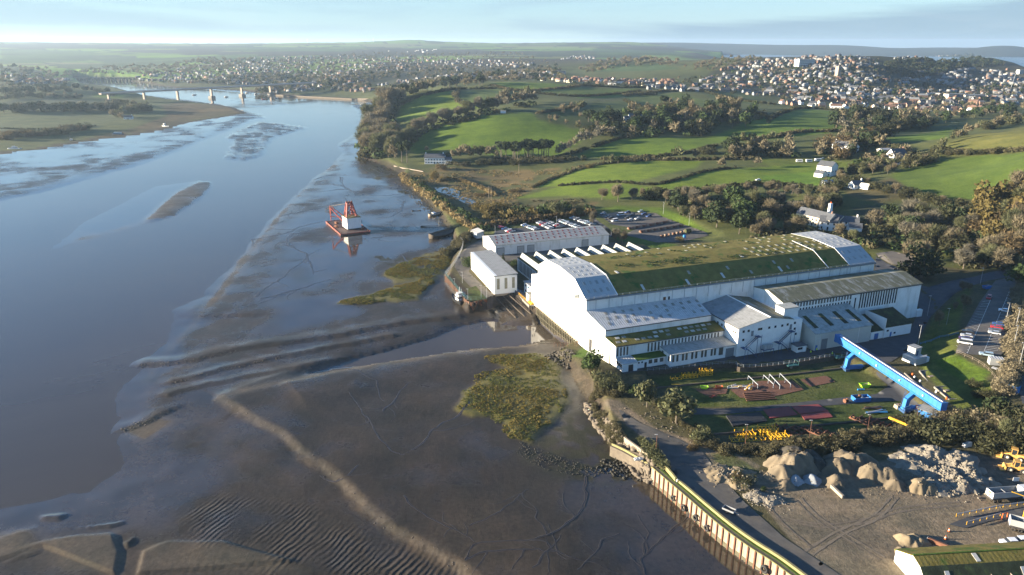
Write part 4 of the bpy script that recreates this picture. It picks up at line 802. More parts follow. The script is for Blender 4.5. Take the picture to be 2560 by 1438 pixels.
# ---- white store with dark roof
ws_ = bld('white_store', 'low white store with a black mossy roof near the site road', u=108.4, v=-31)
MB().pprism([(6.3, 0), (20.4, 0), (20.4, 10), (6.3, 10)], -.1, [4.2, 4.2, 7.4, 7.4]).build('wall', M['white_render'], ws_); MB().slab((6.1, -.3, 4.35), (20.6, -.3, 4.35), (20.6, 10.2, 7.65), (6.1, 10.2, 7.65), .18).build('roof', M['dark_moss_roof'], ws_)
MB().pprism([(-.2, 0), (6.28, 0), (6.28, 9.9), (-.2, 9.9)], -.1, [3.3, 3.3, 6.4, 6.4]).build('wing_wall', M['white_render'], ws_); MB().slab((-.4, -.2, 3.4), (6.05, -.2, 3.4), (6.05, 10, 6.6), (-.4, 10, 6.6), .15).build('wing_roof', M['dark_moss_roof'], ws_)
B(5.9, -.5, 0, 6.2, 10, 8.2).build('parapet', M['white_render'], ws_)
B(1.6, -.07, 0, 3.6, -.01, 2.4).build('blue_door', M['blue_paint'], ws_); copies('window', B(-.5, -.07, 0, .5, .01, .7).data('window', M['window_glass']), ws_, [(8.2, -.02, 2.4), (12, -.02, 1)]); B(9.6, -.07, 0, 10.4, -.01, 2).build('side_door', M['blue_paint'], ws_)
# ---- long shed behind
ls = bld('long_store_shed', 'long white shed with a grey asbestos roof beside the car park', u=9.8, v=132)
SL, SW = 69, 21.4; pf = [(0, -.1), (0, 5.7), (10.7, 8.3), (SW, 5.7), (SW, -.1)]; MB().prism(pf, 0, SL).build('wall', M['white_cladding'], ls)
b = MB(); c_ = MB()
for k in range(6):
    x0, x1 = -.3+k*11.6, -.3+(k+1)*11.6; b.slab((x0, -.4, 5.75), (x1, -.4, 5.75), (x1, 10.7, 8.5), (x0, 10.7, 8.5), .18); c_.slab((x0, SW+.4, 5.75), (x1, SW+.4, 5.75), (x1, 10.72, 8.5), (x0, 10.72, 8.5), .18)
b.build('roof', M['fibre_roof'], ls); c_.build('roof_left_slope', M['white_roof'], ls)
s2 = MB().slab((-.45, -.8, -.2), (.45, -.8, -.2), (.45, .8, .2), (-.45, .8, .2), .07).data('skylight', M['red_plate'])
for x in np.arange(2.5, 67, 3.4):
    for y in (2.6, 6.0, 8.9): o = link('skylight', s2, ls); o.location = (x+(y-5)*.2, y, 5.85+y*.2478+.06)
copies('roller_door', B(-1.9, -.08, 0, 1.9, -.01, 3.9).data('roller_door', M['roller_door']), ls, [(3.2, 0, 0), (14.8, 0, 0), (20.8, 0, 0), (54, 0, 0)])
fr = MB()
for x in (3.2, 14.8, 20.8, 54): fr.box(x-2.1, -.1, 0, x-1.92, -.01, 4.1).box(x+1.92, -.1, 0, x+2.1, -.01, 4.1).box(x-2.1, -.1, 3.92, x+2.1, -.01, 4.12)
fr.build('door_frame', M['dark_steel'], ls); B(-.06, 5, .2, -.01, 5.6, 2.2).build('gable_door', M['rust'], ls)
# ---- northlight shed (nine roof monitors)
sw = bld('northlight_shed', 'white workshop with nine slanted north light roof ridges', u=11.6, v=58)
MB().box(0, 0, -.1, 72, 44.5, 6.6).build('wall', M['white_cladding'], sw); B(-.15, -.1, 6.6, 72.2, 44.7, 6.85).build('flat_roof', M['dark_moss_roof'], sw)
for k in range(9):
    x = 1.0+k*7.6; b = MB(); pf2 = [(x, 6.9), (x+1.3, 9.3), (x+6.2, 6.95)]; i = len(b.v); b.v += [(a, y, z) for y in (20, 44) for a, z in pf2]; b.f += [(i, i+1, i+2), (i+5, i+4, i+3), (i+1, i+4, i+5, i+2), (i, i+2, i+5, i+3)]; b.build('ridge_roof', M['lichen_roof'] if k % 3 else M['moss_roof'], sw)
    MB().slab((x-.06, 20.1, 6.9), (x-.06, 43.9, 6.9), (x+1.24, 43.9, 9.3), (x+1.24, 20.1, 9.3), .06).build('ridge_glazing', M['fibre_roof'] if k % 2 else M['skylight_grey'], sw)
copies('window_pier', B(-.12, -.5, .8, -.01, .5, 6.2).data('window_pier', M['window_grime']), sw, [(0, y, 0) for y in np.arange(10, 44, 1.9)])
# ---- office block on the slip head
A_ = G(1236, 736, 5); B_ = G(1178, 672, 5); d_ = (B_-A_)[:2]; OL_ = np.linalg.norm(d_); orz = math.atan2(d_[1], d_[0])
of = thing('slipway_office', 'cream panelled block with a ribbed roof at the slip head', 'building', A_, orz)
OW = 11.0
MB().pprism([(0, 0), (OL_, 0), (OL_, -OW), (0, -OW)][::-1], -.6, [8.3, 8.3, 8.9, 8.9]).build('wall', M['white_front'], of)
b = MB()
for k in range(4): x0, x1 = -.3+k*(OL_+.6)/4, -.3+(k+1)*(OL_+.6)/4; b.slab((x0, .35, 8.75), (x1, .35, 8.75), (x1, -OW-.3, 9.2), (x0, -OW-.3, 9.2), .35)
b.build('roof', M['office_roof'] if 'office_roof' in M else M['grey_roof'], of)
copies('wall_rib', B(-.08, -.01, .2, .08, .14, 8).data('wall_rib', M['cream_render']), of, [(x, 0, 0) for x in np.arange(1, OL_, 1.9)])
copies('window', B(-.08, -.65, 2.2, .02, .65, 7.4).data('window', M['skylight_lit']), of, [(0, y, 0) for y in (-1.9, -5.6, -9.2)])
B(-.3, -OW-.2, -1.0, OL_, .25, -.05).build('plinth', M['pale_concrete'], of)
copies('gutter_bracket', B(-.1, 0, 7.7, 2.6, .6, 7.8).data('gutter_bracket', M['teal_steel']), of, [(1.2, .05, 0)]); B(10, .15, 4.2, 18, .3, 4.4).build('pipe', M['lichen_wall'], of)
so = bld('slip_annex', 'flat white two storey office between slip and hall', u=0, v=63)
MB().box(2.5, -6.5, -.1, 12, 6.8, 5.2).build('wall', M['white_render'], so); B(2.0, -6.7, 5.2, 12.2, 7, 5.5).build('roof', M['grey_roof'], so); copies('window', B(-.06, -.9, 0, .02, .9, 1).data('window', M['window_glass']), so, [(2.48, y, z) for y in (4.6, -4.2, .6) for z in (.8, 3.4)]); B(2.4, 1.8, 0, 2.5, 2.7, 4.6).build('blue_door', M['blue_paint'], so)
o = thing('white_kiosk', 'white cabin on the slipway pier beside the hall', 'cabin', yard(.5, 57.5), YR); B(-1.3, -1.3, 0, 1.3, 1.3, 3.6).build('wall', M['white_render'], o); B(-1.5, -1.5, 3.6, 1.5, 1.5, 3.8).build('roof', M['skylight_dirty'], o)
p0 = G(1190, 596); o = thing('tin_shed', 'small grey tin roofed shed at the yard gate', 'shed', p0, YR+.1); MB().box(0, -1, 0, 4.5, 8, 3.2).build('wall', M['grey_cladding'], o); MB().slab((-.2, -1.3, 3.2), (4.8, -1.3, 4.2), (4.8, 8.2, 4.2), (-.2, 8.2, 3.2), .12).build('roof', M['white_roof'], o)
# ---- mossy barn in the bottom corner
q0 = G(2275, 1425, 5); q1 = G(2700, 1425, 5)
rr = math.atan2(G(2560, 1376, 11)[1]-G(2285, 1392, 11)[1], G(2560, 1376, 11)[0]-G(2285, 1392, 11)[0])
br = thing('mossy_roofed_barn', 'white walled barn with a steep mossy roof in the bottom corner', 'building', G(2286, 1390, 11)*[1, 1, 0]+[0, 0, 5], rr)
pf = [(-5.8, -.1), (-5.8, 2.6), (-2.7, 5.3), (0, 6.0), (5.8, 3.1), (5.8, -.1)]; MB().prism(pf, 0, 46).build('wall', M['white_render'], br)
b = MB(); c_ = MB()
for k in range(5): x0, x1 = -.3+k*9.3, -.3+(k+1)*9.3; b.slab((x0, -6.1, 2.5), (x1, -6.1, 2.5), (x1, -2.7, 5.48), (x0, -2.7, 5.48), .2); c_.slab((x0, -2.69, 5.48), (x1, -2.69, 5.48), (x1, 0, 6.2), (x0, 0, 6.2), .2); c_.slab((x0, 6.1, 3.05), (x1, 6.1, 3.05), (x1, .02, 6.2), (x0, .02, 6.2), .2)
b.build('roof', M['dark_moss_roof'], br); c_.build('roof_lit_slope', M['moss_roof'], br); B(-.3, -.12, 6.18, 46, .25, 6.32).build('ridge', M['bright_grass'], br)  # steep slope's shade is in its darker moss colour, lit facet paler
copies('skylight', MB().slab((-.5, -.8, -.70), (.5, -.8, -.70), (.5, .8, .70), (-.5, .8, .70), .08).data('skylight', M['skylight_clear']), br, [(5, -4.4, 4.08), (22, -4.4, 4.08)]); copies('lit_skylight', MB().slab((-.5, -1.0, -.27), (.5, -1.0, -.27), (.5, 1.0, .27), (-.5, 1.0, .27), .08).data('lit_skylight', M['skylight_clear']), br, [(13, -1.35, 5.92)])
o = thing('rooftop_hopper', 'rusty broken timber hopper beside the mossy barn roof', 'hopper', G(2500, 1432, 9)*[1, 1, 0]+[0, 0, 5.0], rr)
for x0, y0, x1, y1 in ((-2.2, -1.6, 2.2, -1.5), (-2.2, 1.5, 2.2, 1.6), (-2.2, -1.5, -2.1, 1.5), (2.1, -1.5, 2.2, 1.5)): B(x0, y0, 2.6, x1, y1, 4).build('side_board', M['driftwood'], o)
copies('leg', B(-.12, -.12, 0, .12, .12, 2.6).data('leg', M['rust']), o, [(x, y, 0) for x in (-2, 2) for y in (-1.4, 1.4)]); B(-2.1, -1.5, 2.55, 2.1, 1.5, 2.75).build('floor', M['rust'], o)
# ------------------------------------------------------------------ vegetation
def rot_z(V, a): c, s = np.cos(a), np.sin(a); return np.stack([V[..., 0]*c-V[..., 1]*s, V[..., 0]*s+V[..., 1]*c, V[..., 2]], -1)
def lobes_points(rng, lobes, n, shell=.75):
    w = np.array([l[3]*l[3]*l[4] if len(l) > 4 else l[3]**2 for l in lobes]); k = rng.choice(len(lobes), n, p=w/w.sum()); d = rng.normal(size=(n, 3)); d /= np.linalg.norm(d, axis=1)[:, None]
    r = rng.uniform(shell, 1.05, n)**.6; L = np.array([(l[0], l[1], l[2]) for l in lobes])[k]; R = np.array([l[3] for l in lobes])[k]; Zs = np.array([l[4] if len(l) > 4 else .8 for l in lobes])[k]
    p = L+d*(R*r)[:, None]*np.stack([np.ones(n), np.ones(n), Zs], 1); return p, d
def twigs(rng, lobes, n, ln=.15, w=.024, up=.5):
    p, d = lobes_points(rng, lobes, n, .35); d = d+np.array([0, 0, up])+rng.normal(size=(n, 3))*.45; d /= np.linalg.norm(d, axis=1)[:, None]
    l = ln*rng.uniform(.6, 1.3, n); s = np.cross(d, rng.normal(size=(n, 3))); s /= np.linalg.norm(s, axis=1)[:, None]
    a = p-d*(l*.6)[:, None]; V = np.stack([a-s*w, a+s*w, p+d*(l*.5)[:, None]], 1).reshape(-1, 3); return V, np.arange(3*n).reshape(n, 3)
def leaves(rng, lobes, n, size=.09, shell=.7):
    p, d = lobes_points(rng, lobes, n, shell); nrm = d+rng.normal(size=(n, 3))*.7; nrm /= np.linalg.norm(nrm, axis=1)[:, None]
    a = np.cross(nrm, rng.normal(size=(n, 3))); a /= np.linalg.norm(a, axis=1)[:, None]; b = np.cross(nrm, a); s = (size*rng.uniform(.5, 1.3, n))[:, None]
    V = np.stack([p-a*s, p-b*s*.6, p+a*s, p+b*s*.6], 1).reshape(-1, 3); i = np.arange(n)*4; return V, np.concatenate([np.stack([i, i+1, i+2], 1), np.stack([i, i+2, i+3], 1)])
def crown_lobes(rng, n, rad, zc, spread, zs=.8, zr=.16): return [(0, 0, zc, rad*.95, zs)]+[(spread*cos(a), spread*sin(a), zc+rng.uniform(-zr, zr), rad*rng.uniform(.55, .85), zs) for a in rng.uniform(0, 2*pi, n)]
PROTO = {}
def proto(kind, variants, fn):
    PROTO[kind] = [fn(np.random.default_rng(hash_(kind)+k), 1) for k in range(variants)], [fn(np.random.default_rng(hash_(kind)+90+k), .16) for k in range(3)]
def hash_(s): return sum(ord(c)*(i+3) for i, c in enumerate(s))
def fbare(rng, q, n=640, tall=1): L_ = crown_lobes(rng, 6, .30, .62, .20, 1.0); return twigs(rng, L_, int(n*q*(1.9 if q == 1 else 1)), .19 if q == 1 else .22, .0125 if q == 1 else .05)
def fever(rng, q): L_ = crown_lobes(rng, 8, .32, .58, .24, .95, .22); return leaves(rng, L_, int(520*q), .075 if q == 1 else .16)
def fpine(rng, q): L_ = [(rng.uniform(-.2, .2), rng.uniform(-.2, .2), rng.uniform(.6, .88), rng.uniform(.16, .26), .55) for _ in range(8)]; return leaves(rng, L_, int(420*q), .07 if q == 1 else .15)
def ftall(rng, q): L_ = [(rng.uniform(-.07, .07), rng.uniform(-.07, .07), z, .16, 1.2) for z in (.35, .5, .65, .8)]; return twigs(rng, L_, int(420*q), .2, .018 if q == 1 else .045, 1.2)
def fcone(rng, q): L_ = [(0, 0, z, .30*(1.02-z)+.03, .5) for z in np.linspace(.12, .95, 9)]; return leaves(rng, L_, int(480*q), .06 if q == 1 else .14)
def fcedar(rng, q): L_ = [(rng.uniform(-.42, .42), rng.uniform(-.42, .42), z, .34*(1.15-z)+.06, .22) for z in np.linspace(.18, .92, 14) for _ in range(2)]; return leaves(rng, L_, int(1500*q), .055)
def fbush(rng, q): L_ = [(rng.uniform(-.5, .5), rng.uniform(-.5, .5), rng.uniform(.25, .55), rng.uniform(.3, .5), .9) for _ in range(7)]; V, F = leaves(rng, L_, int(260*q), .085 if q == 1 else .24); V2, F2 = twigs(rng, L_, int(480*q), .28, .018); return np.r_[V, V2], np.r_[F, F2+len(V)]
for k_, nv, f in (('bare', 5, fbare), ('ever', 3, fever), ('pine', 3, fpine), ('tall', 2, ftall), ('cone', 1, fcone), ('cedar', 1, fcedar), ('bush', 4, fbush)): proto(k_, nv, f)
def trunk_mesh(kind, seed):
    r = random.Random(seed); b = MB(); h = {'bare': .5, 'ever': .4, 'pine': .72, 'tall': .7, 'cone': .85, 'cedar': .8, 'bush': .3}[kind]; b.tube((0, 0, -.04), (0, 0, h), .028, 6, .014)
    if kind in ('bare', 'ever', 'pine'):
        for k in range(5): a = r.uniform(0, 6.28); z = r.uniform(.22, h); e = r.uniform(.15, .28); b.tube((0, 0, z), (e*cos(a), e*sin(a), z+r.uniform(.14, .3)), .012, 4, .005)
    if kind == 'bush':
        for k in range(3): a = r.uniform(0, 6.28); b.tube((0, 0, 0), (.3*cos(a), .3*sin(a), .45), .02, 4, .008)
    return b.data('trunk', M['bark'])
TM = {k_: [trunk_mesh(k_, i) for i in range(len(PROTO[k_][0]))] for k_ in PROTO}
CM = {}
def crown_me(kind, v, m):
    key = (kind, v, m)
    if key not in CM: V, F = PROTO[kind][0][v]; CM[key] = mesh_np('crown', V, F, M[m])
    return CM[key]
KINDS_V = dict(bare_brown=('bare', 'twig_brown', 'bare_tree', 'bare brown winter tree'), bare_grey=('bare', 'twig_grey', 'bare_tree', 'bare grey winter tree'), bare_green=('bare', 'twig_green', 'bare_tree', 'bare tree with ivy green twigs'), ever=('ever', 'leaf_green', 'evergreen_tree', 'dark green round evergreen'), everd=('ever', 'leaf_dark', 'evergreen_tree', 'very dark evergreen tree'), olive=('ever', 'leaf_olive', 'evergreen_tree', 'olive green leafy tree'), pine=('pine', 'leaf_dark', 'pine_tree', 'dark flat topped pine'), poplar=('tall', 'twig_brown', 'poplar_tree', 'slim bare poplar'), cone=('cone', 'leaf_dark', 'conifer_tree', 'small pointed dark conifer'), cedar=('cedar', 'leaf_dark', 'cedar_tree', 'large spreading dark cedar'), gold=('ever', 'leaf_gold', 'autumn_tree', 'golden autumn tree'), goldb=('bush', 'leaf_gold', 'autumn_bush', 'golden willow bush'), rust=('bush', 'leaf_rust', 'autumn_bush', 'rust brown autumn bush'), bush=('bush', 'hedge_mix', 'bush', 'dark tangled bush'), bramble=('bush', 'bramble', 'bush', 'brown bramble bush'), gorse=('bush', 'leaf_green', 'bush', 'dark green gorse bush'), oliveb=('bush', 'leaf_olive', 'bush', 'olive green bush'))
QUOTA = {}; STUFF = {}
def plant(kind, p, h, where, group=None, wide=1., stuff=False, label=None):
    pk, m, nm, desc = KINDS_V[kind]
    if not stuff and QUOTA.get(nm, 0) < 285:
        QUOTA[nm] = QUOTA.get(nm, 0)+1; v = RNG.integers(len(PROTO[pk][0])); r = thing(nm, label or (desc+' '+where), 'bush' if pk == 'bush' else 'tree', p, float(RNG.uniform(0, 6.28)), None if label else (group or ((desc[:-4]+'bushes ' if desc.endswith('bush') else (desc if desc.endswith('s') else desc+'s')+' ')+where)))
        w = float(h*wide*RNG.uniform(.85, 1.15)); r.scale = (w, w, float(h)); link('trunk', TM[pk][v], r); link('crown', crown_me(pk, v, m), r)
    else:
        V, F = PROTO[pk][1][RNG.integers(3)]; w = h*wide*RNG.uniform(.85, 1.2); V = rot_z(V, RNG.uniform(0, 6.28))*np.array([w, w, h])+np.asarray(p); STUFF.setdefault((stuff if isinstance(stuff, str) else 'distant_woodland', m), []).append((V, F))
def mperpx(p): return proj(p)[2]/FOC
def pick(kinds): return kinds if isinstance(kinds, str) else kinds[RNG.integers(len(kinds))]
def at(px, py, hpx, kind, where, wide=1., label=None):
    p = T1(px, py); plant(kind, p-[0, 0, .1], hpx*mperpx(p), where, wide=wide, label=label)
def belt(pts, n, hpx, kinds, where, jit=4, wide=1., stuff=False, hv=.25):
    P = smooth(pts, 5); L_ = np.r_[0, np.cumsum(np.linalg.norm(np.diff(P, axis=0), axis=1))]; s = (np.arange(n)+RNG.uniform(.2, .8, n))/n*L_[-1]
    x = np.interp(s, L_, P[:, 0])+RNG.normal(0, jit, n); y = np.interp(s, L_, P[:, 1])+RNG.normal(0, jit*.35, n); W_ = T(x, y)
    for w in W_[np.argsort(W_[:, 1])]: plant(pick(kinds), w-[0, 0, .1], hpx*mperpx(w)*RNG.uniform(1-hv, 1+hv), where, wide=wide, stuff=stuff)
def wood(poly, n, hpx, kinds, where, wide=1., stuff=False, hv=.25):
    poly = np.array(poly, float); lo, hi = poly.min(0), poly.max(0); c = RNG.uniform(lo, hi, (n*5, 2)); c = c[sdf(c, poly) > 0][:n]; W_ = T(c[:, 0], c[:, 1])
    for w in W_[np.argsort(W_[:, 1])]: plant(pick(kinds), w-[0, 0, .1], hpx*mperpx(w)*RNG.uniform(1-hv, 1+hv), where, wide=wide, stuff=stuff)
def hedge(pts, hpx, m, label, wid=1.6, dens=1.0, name='hedge'):
    """one hedge: a continuous run of foliage clumps along a line"""
    P = TP([tuple(q) for q in smooth(pts, 4)]); L_ = np.r_[0, np.cumsum(np.linalg.norm(np.diff(P, axis=0), axis=1))]; mid = np.r_[P[len(P)//2], gz(P[len(P)//2])]; h = hpx*mperpx(mid); n = max(6, int(L_[-1]/h*1.5*dens)); s = np.sort(RNG.uniform(0, L_[-1], n))
    x = np.interp(s, L_, P[:, 0])+RNG.normal(0, h*.25*wid, n); y = np.interp(s, L_, P[:, 1])+RNG.normal(0, h*.25*wid, n); z = ground(x, y); Vs, Fs, o = [], [], 0
    big_ = mid[1] < 450
    for i in range(n):
        V, F = PROTO['bush'][0 if big_ else 1][RNG.integers(3)]; k = h*RNG.uniform(.75, 1.25); V = rot_z(V, RNG.uniform(0, 6.28))*[k*wid*.8, k*wid*.8, k]+[x[i], y[i], z[i]-.1*h]; Vs.append(V); Fs.append(F+o); o += len(V)
    return tag(link(name, mesh_np(name, np.concatenate(Vs), np.concatenate(Fs), M[m])), label, 'hedge')
BARE = ['bare_brown', 'bare_grey', 'bare_brown', 'bare_green']
# big plants round the yard
at(1475, 935, 62, 'ever', '', 1.0, 'round dark evergreen tree at the corner of the white lean-to'); at(1617, 1018, 78, 'olive', '', 1.0, 'left of two big olive green trees by the storage yard'); at(1690, 1058, 92, 'olive', '', 1.0, 'right of two big olive green trees by the storage yard')
at(1510, 965, 45, 'oliveb', 'beside the beach'); at(1535, 975, 36, 'oliveb', 'beside the beach'); at(1560, 985, 34, 'olive', 'beside the beach'); at(1500, 950, 30, 'bramble', 'beside the beach'); at(1580, 990, 30, 'ever', 'beside the beach')
at(1755, 1098, 38, 'oliveb', 'by the yard wall'); at(1738, 1075, 20, 'bush', 'by the yard wall'); at(1632, 1140, 32, 'oliveb', 'on the quay parapet'); at(1652, 1165, 30, 'oliveb', 'on the quay parapet'); at(1622, 1120, 28, 'oliveb', 'on the quay parapet'); at(1640, 1150, 26, 'oliveb', 'on the quay parapet')
at(1730, 1125, 22, 'rust', 'on the quay yard'); at(1858, 1210, 34, 'bush', 'on the rubble heap'); at(1840, 1205, 26, 'rust', 'on the rubble heap'); at(1905, 1225, 14, 'gorse', 'on the rubble heap'); at(2058, 1130, 18, 'goldb', 'on the bank above the sand')
at(2347, 815, 45, 'bare_brown', '', .75, 'small bare orange tinged tree on the site road verge'); at(2408, 772, 40, 'bare_brown', '', .9, 'round bare tree on the verge below the car park'); at(2385, 775, 24, 'bare_grey', '', .9, 'smallest bare tree on the verge below the car park'); at(2405, 728, 26, 'bare_brown', '', 1, 'upper bare tree on the verge near the blue skip'); at(2420, 728, 24, 'bare_brown', '', 1, 'bare tree just right of the upper verge tree')
at(2303, 695, 85, 'cedar', '', .95, 'large spreading dark cedar behind the fabrication hall'); at(2275, 655, 55, 'bare_brown', 'behind the cedar'); at(2300, 648, 52, 'bare_brown', 'behind the cedar'); at(2408, 672, 52, 'bare_grey', 'above the site road', 1.1); at(2462, 668, 52, 'bare_green', 'above the site road', 1.1); at(2540, 720, 70, 'ever', 'above the site road')
at(1976, 590, 28, 'gold', '', .8, 'small golden tree just behind the hall roof'); at(1258, 656, 24, 'cone', '', .7, 'small dark conifer in front of the long shed door'); at(1540, 606, 40, 'bare_grey', 'at the end of the long shed', .9); at(1520, 600, 34, 'bare_grey', 'at the end of the long shed', .8); at(1556, 608, 34, 'bare_brown', 'at the end of the long shed', .9); at(1180, 665, 26, 'gorse', 'by the slipway office', .9); at(1172, 660, 22, 'oliveb', 'by the slipway office', 1); at(1700, 603, 14, 'goldb', 'at the container yard'); at(1290, 664, 18, 'gorse', 'between shed and workshop')
# scrub between storage yard and sand
hedge([(1745,1106),(1800,1122),(1870,1132),(1950,1134)], 20, 'bramble', 'tangled bramble hedge left of the sand heaps', 1.3, 2.2); hedge([(1960,1128),(2060,1122),(2150,1108),(2230,1098),(2300,1090)], 28, 'bramble', 'long tangled hedge above the grey sand heaps', 1.5, 2.4)
hedge([(2290,1078),(2340,1082),(2400,1095),(2470,1112),(2560,1135)], 44, 'hedge_mix', 'tall dark thicket above the pale heap', 1.5, 2.4); hedge([(2400,1075),(2460,1060),(2520,1075),(2580,1100)], 46, 'twig_brown', 'tall brown thicket at the right edge', 1.4, 2.0)
hedge([(2330,1060),(2380,1050),(2440,1070)], 40, 'twig_brown', 'brown scrub below the blue gantry', 1.2, 2.0); hedge([(2470,1050),(2500,1045),(2540,1055),(2580,1065)], 36, 'twig_brown', 'scrub slope under the blue container', 1.4, 2.0); hedge([(2440,985),(2475,1000),(2500,1030)], 20, 'hedge_mix', 'low scrub on the green bank', 1.2, 1.6)
hedge([(2570,700),(2556,760),(2545,820),(2535,880),(2522,940),(2505,990)], 26, 'twig_brown', 'tall brown hedge between car park and main road', 1.1, 2.4)
belt([(1985,1118),(2050,1112),(2120,1105),(2260,1085)], 14, 26, ['bramble', 'bush', 'bare_brown'], 'in the thicket above the sand heaps', 8); wood([(2380,1060),(2560,1020),(2570,1120),(2440,1105)], 16, 50, ['bare_brown', 'bush', 'bare_green', 'everd'], 'in the thicket at the right edge'); wood([(2430,960),(2480,990),(2500,1020),(2450,1000)], 4, 26, ['bush', 'oliveb'], 'on the green bank')
# parapet and bank planting
for pts, h, m, lab in (([(1468,905),(1485,935),(1500,965),(1505,990)], 15, 'bramble', 'brambles along the top of the beach'), ([(1480,1010),(1500,1050),(1530,1085),(1560,1110)], 16, 'bramble', 'rough grass bank above the boulders'), ([(1540,990),(1500,985),(1484,1000)], 14, 'bramble', 'rough bank top beside the beach'), ([(1600,1100),(1620,1120),(1650,1145)], 13, 'oliveb' if 0 else 'leaf_olive', 'ivy along the jetty wall'), ([(1640,1010),(1700,1060),(1760,1100)], 12, 'bramble', 'rough growth along the broken yard wall'), ([(1130,640),(1150,612),(1170,595),(1195,588)], 20, 'bramble', 'brown scrub at the yard gate'), ([(1120,640),(1140,625)], 16, 'hedge_mix', 'scrub beside the shore track'),
    ([(1005,440),(1030,462),(1080,496),(1130,535),(1190,578)], 12, 'reed', 'strip of golden reeds along the levee foot'), ([(1022,450),(1060,475),(1110,510),(1170,552),(1215,577)], 13, 'leaf_green', 'dark gorse hedge on the levee'), ([(1190,575),(1260,562),(1350,552),(1440,540),(1485,535)], 16, 'leaf_rust', 'rust coloured hedge above the staff car park'), ([(1220,548),(1260,545),(1330,542)], 20, 'leaf_gold', 'golden willow scrub above the car park'), ([(1270,530),(1330,535),(1400,525),(1460,528)], 20, 'leaf_green', 'dark scrub patch in the marsh'), ([(1090,455),(1140,450),(1200,470),(1240,490)], 8, 'reed', 'dead reeds around the marsh pool')): hedge(pts, h, m, lab, 1.2, 2.0)
at(1225, 535, 34, 'goldb', 'in the marsh', 1.); at(1205, 528, 24, 'goldb', 'in the marsh', 1.2); at(1248, 530, 28, 'goldb', 'in the marsh'); at(1085, 445, 24, 'goldb', 'near the marsh pool', 1.); at(1105, 425, 20, 'rust', 'near the marsh pool'); at(1110, 452, 14, 'goldb', 'near the marsh pool'); at(1055, 465, 20, 'bramble', 'near the marsh pool'); at(1205, 490, 10, 'rust', 'near the marsh pool', 2); at(1290, 480, 10, 'rust', 'near the marsh pool', 2.5); at(1475, 420, 14, 'goldb', 'near the marsh pool')
at(1390, 545, 44, 'bare_green', 'above the staff car park', 1.1); at(1448, 545, 34, 'bare_green', 'above the staff car park'); at(1482, 562, 36, 'bare_grey', 'above the staff car park', .9); at(1545, 505, 48, 'bare_brown', 'above the visitor car park', 1.2); at(1505, 500, 32, 'bare_brown', 'above the visitor car park', 1.2); at(1580, 500, 32, 'bare_grey', 'above the visitor car park', 1.2)
# woods behind the hall
wood([(1660,515),(1800,495),(1900,500),(2000,520),(1990,560),(1900,545),(1840,560),(1780,560),(1700,540)], 34, 36, BARE+['bush', 'everd'], 'in the scrub behind the hall'); wood([(1765,575),(1790,530),(1850,520),(1890,560),(1850,590)], 12, 55, ['ever', 'everd', 'ever'], 'behind the hall', .9)
wood([(1860,600),(1930,560),(2050,590),(2180,600),(2200,625),(2100,600),(1990,585),(1900,592)], 16, 44, BARE, 'close behind the hall'); wood([(2120,560),(2220,545),(2330,545),(2440,560),(2470,610),(2380,630),(2260,620),(2180,600)], 40, 46, BARE+['everd', 'bush', 'bush'], 'in the valley wood'); wood([(2440,540),(2560,480),(2620,490),(2620,640),(2520,650),(2450,600)], 36, 62, ['bare_brown', 'bare_green', 'gold', 'bare_brown', 'rust'], 'in the golden wood at the right edge'); wood([(2380,640),(2560,640),(2600,690),(2500,690),(2400,665)], 12, 50, BARE, 'above the site road')
wood([(1985,545),(2030,520),(2060,535),(2030,560)], 7, 36, BARE, 'around the white cottages'); wood([(2040,480),(2110,450),(2130,480),(2100,520),(2050,530)], 14, 34, ['bare_brown', 'bush', 'bare_green'], 'along the lane by the cottages'); wood([(2060,450),(2150,420),(2260,425),(2240,440),(2120,462)], 14, 24, ['bare_green', 'bush', 'bare_brown'], 'along the lane below the farm')
belt([(2110,455),(2180,470),(2260,492),(2340,508),(2440,515),(2480,505)], 22, 24, ['bush', 'bare_brown', 'bush'], 'in the hedge of the right hand field', 6); belt([(1600,495),(1700,500),(1800,492),(1950,485),(2040,500)], 24, 28, BARE+['bush'], 'above the container yard', 8)
# middle distance
wood([(905,392),(912,350),(925,310),(940,280),(965,255),(1000,243),(1008,262),(975,298),(965,330),(1000,362),(985,398),(940,400)], 70, 46, ['bare_brown', 'bare_brown', 'bare_grey', 'bare_green'], 'on the wooded river bank'); belt([(985,372),(1030,340),(1070,318),(1120,303),(1190,285),(1260,270),(1335,258)], 40, 36, ['bare_brown', 'bare_grey', 'bare_green'], 'in the tree belt across the hill', 6)
at(1018, 408, 58, 'pine', 'beside the white house on the point', .8); at(1005, 406, 52, 'pine', 'beside the white house on the point', .8); at(985, 404, 48, 'bare_brown', 'beside the white house on the point'); at(1068, 382, 18, 'bare_brown', 'beside the white house on the point'); at(1120, 402, 22, 'everd', 'beside the white house on the point')
wood([(1248,397),(1370,393),(1378,402),(1252,404)], 24, 48, 'pine', 'in the dark pine clump', .75, hv=.1); belt([(1130,398),(1180,396),(1245,396)], 14, 30, BARE, 'left of the pine clump', 3); at(1398, 395, 38, 'bare_brown', 'right of the pine clump', .8); belt([(1130,412),(1200,412),(1290,410),(1400,405)], 14, 14, ['bush', 'bramble'], 'under the pine clump', 6, 1.5)
belt([(1400,390),(1450,365),(1500,345),(1540,335)], 12, 30, ['bare_brown', 'bare_grey'], 'in the field hedge above the marsh', 4); wood([(1360,300),(1400,305),(1460,325),(1475,340),(1440,335),(1380,318)], 8, 20, BARE, 'beside the big field'); wood([(1420,262),(1470,275),(1460,300),(1400,285),(1340,262)], 10, 18, BARE, 'in the upper hedges')
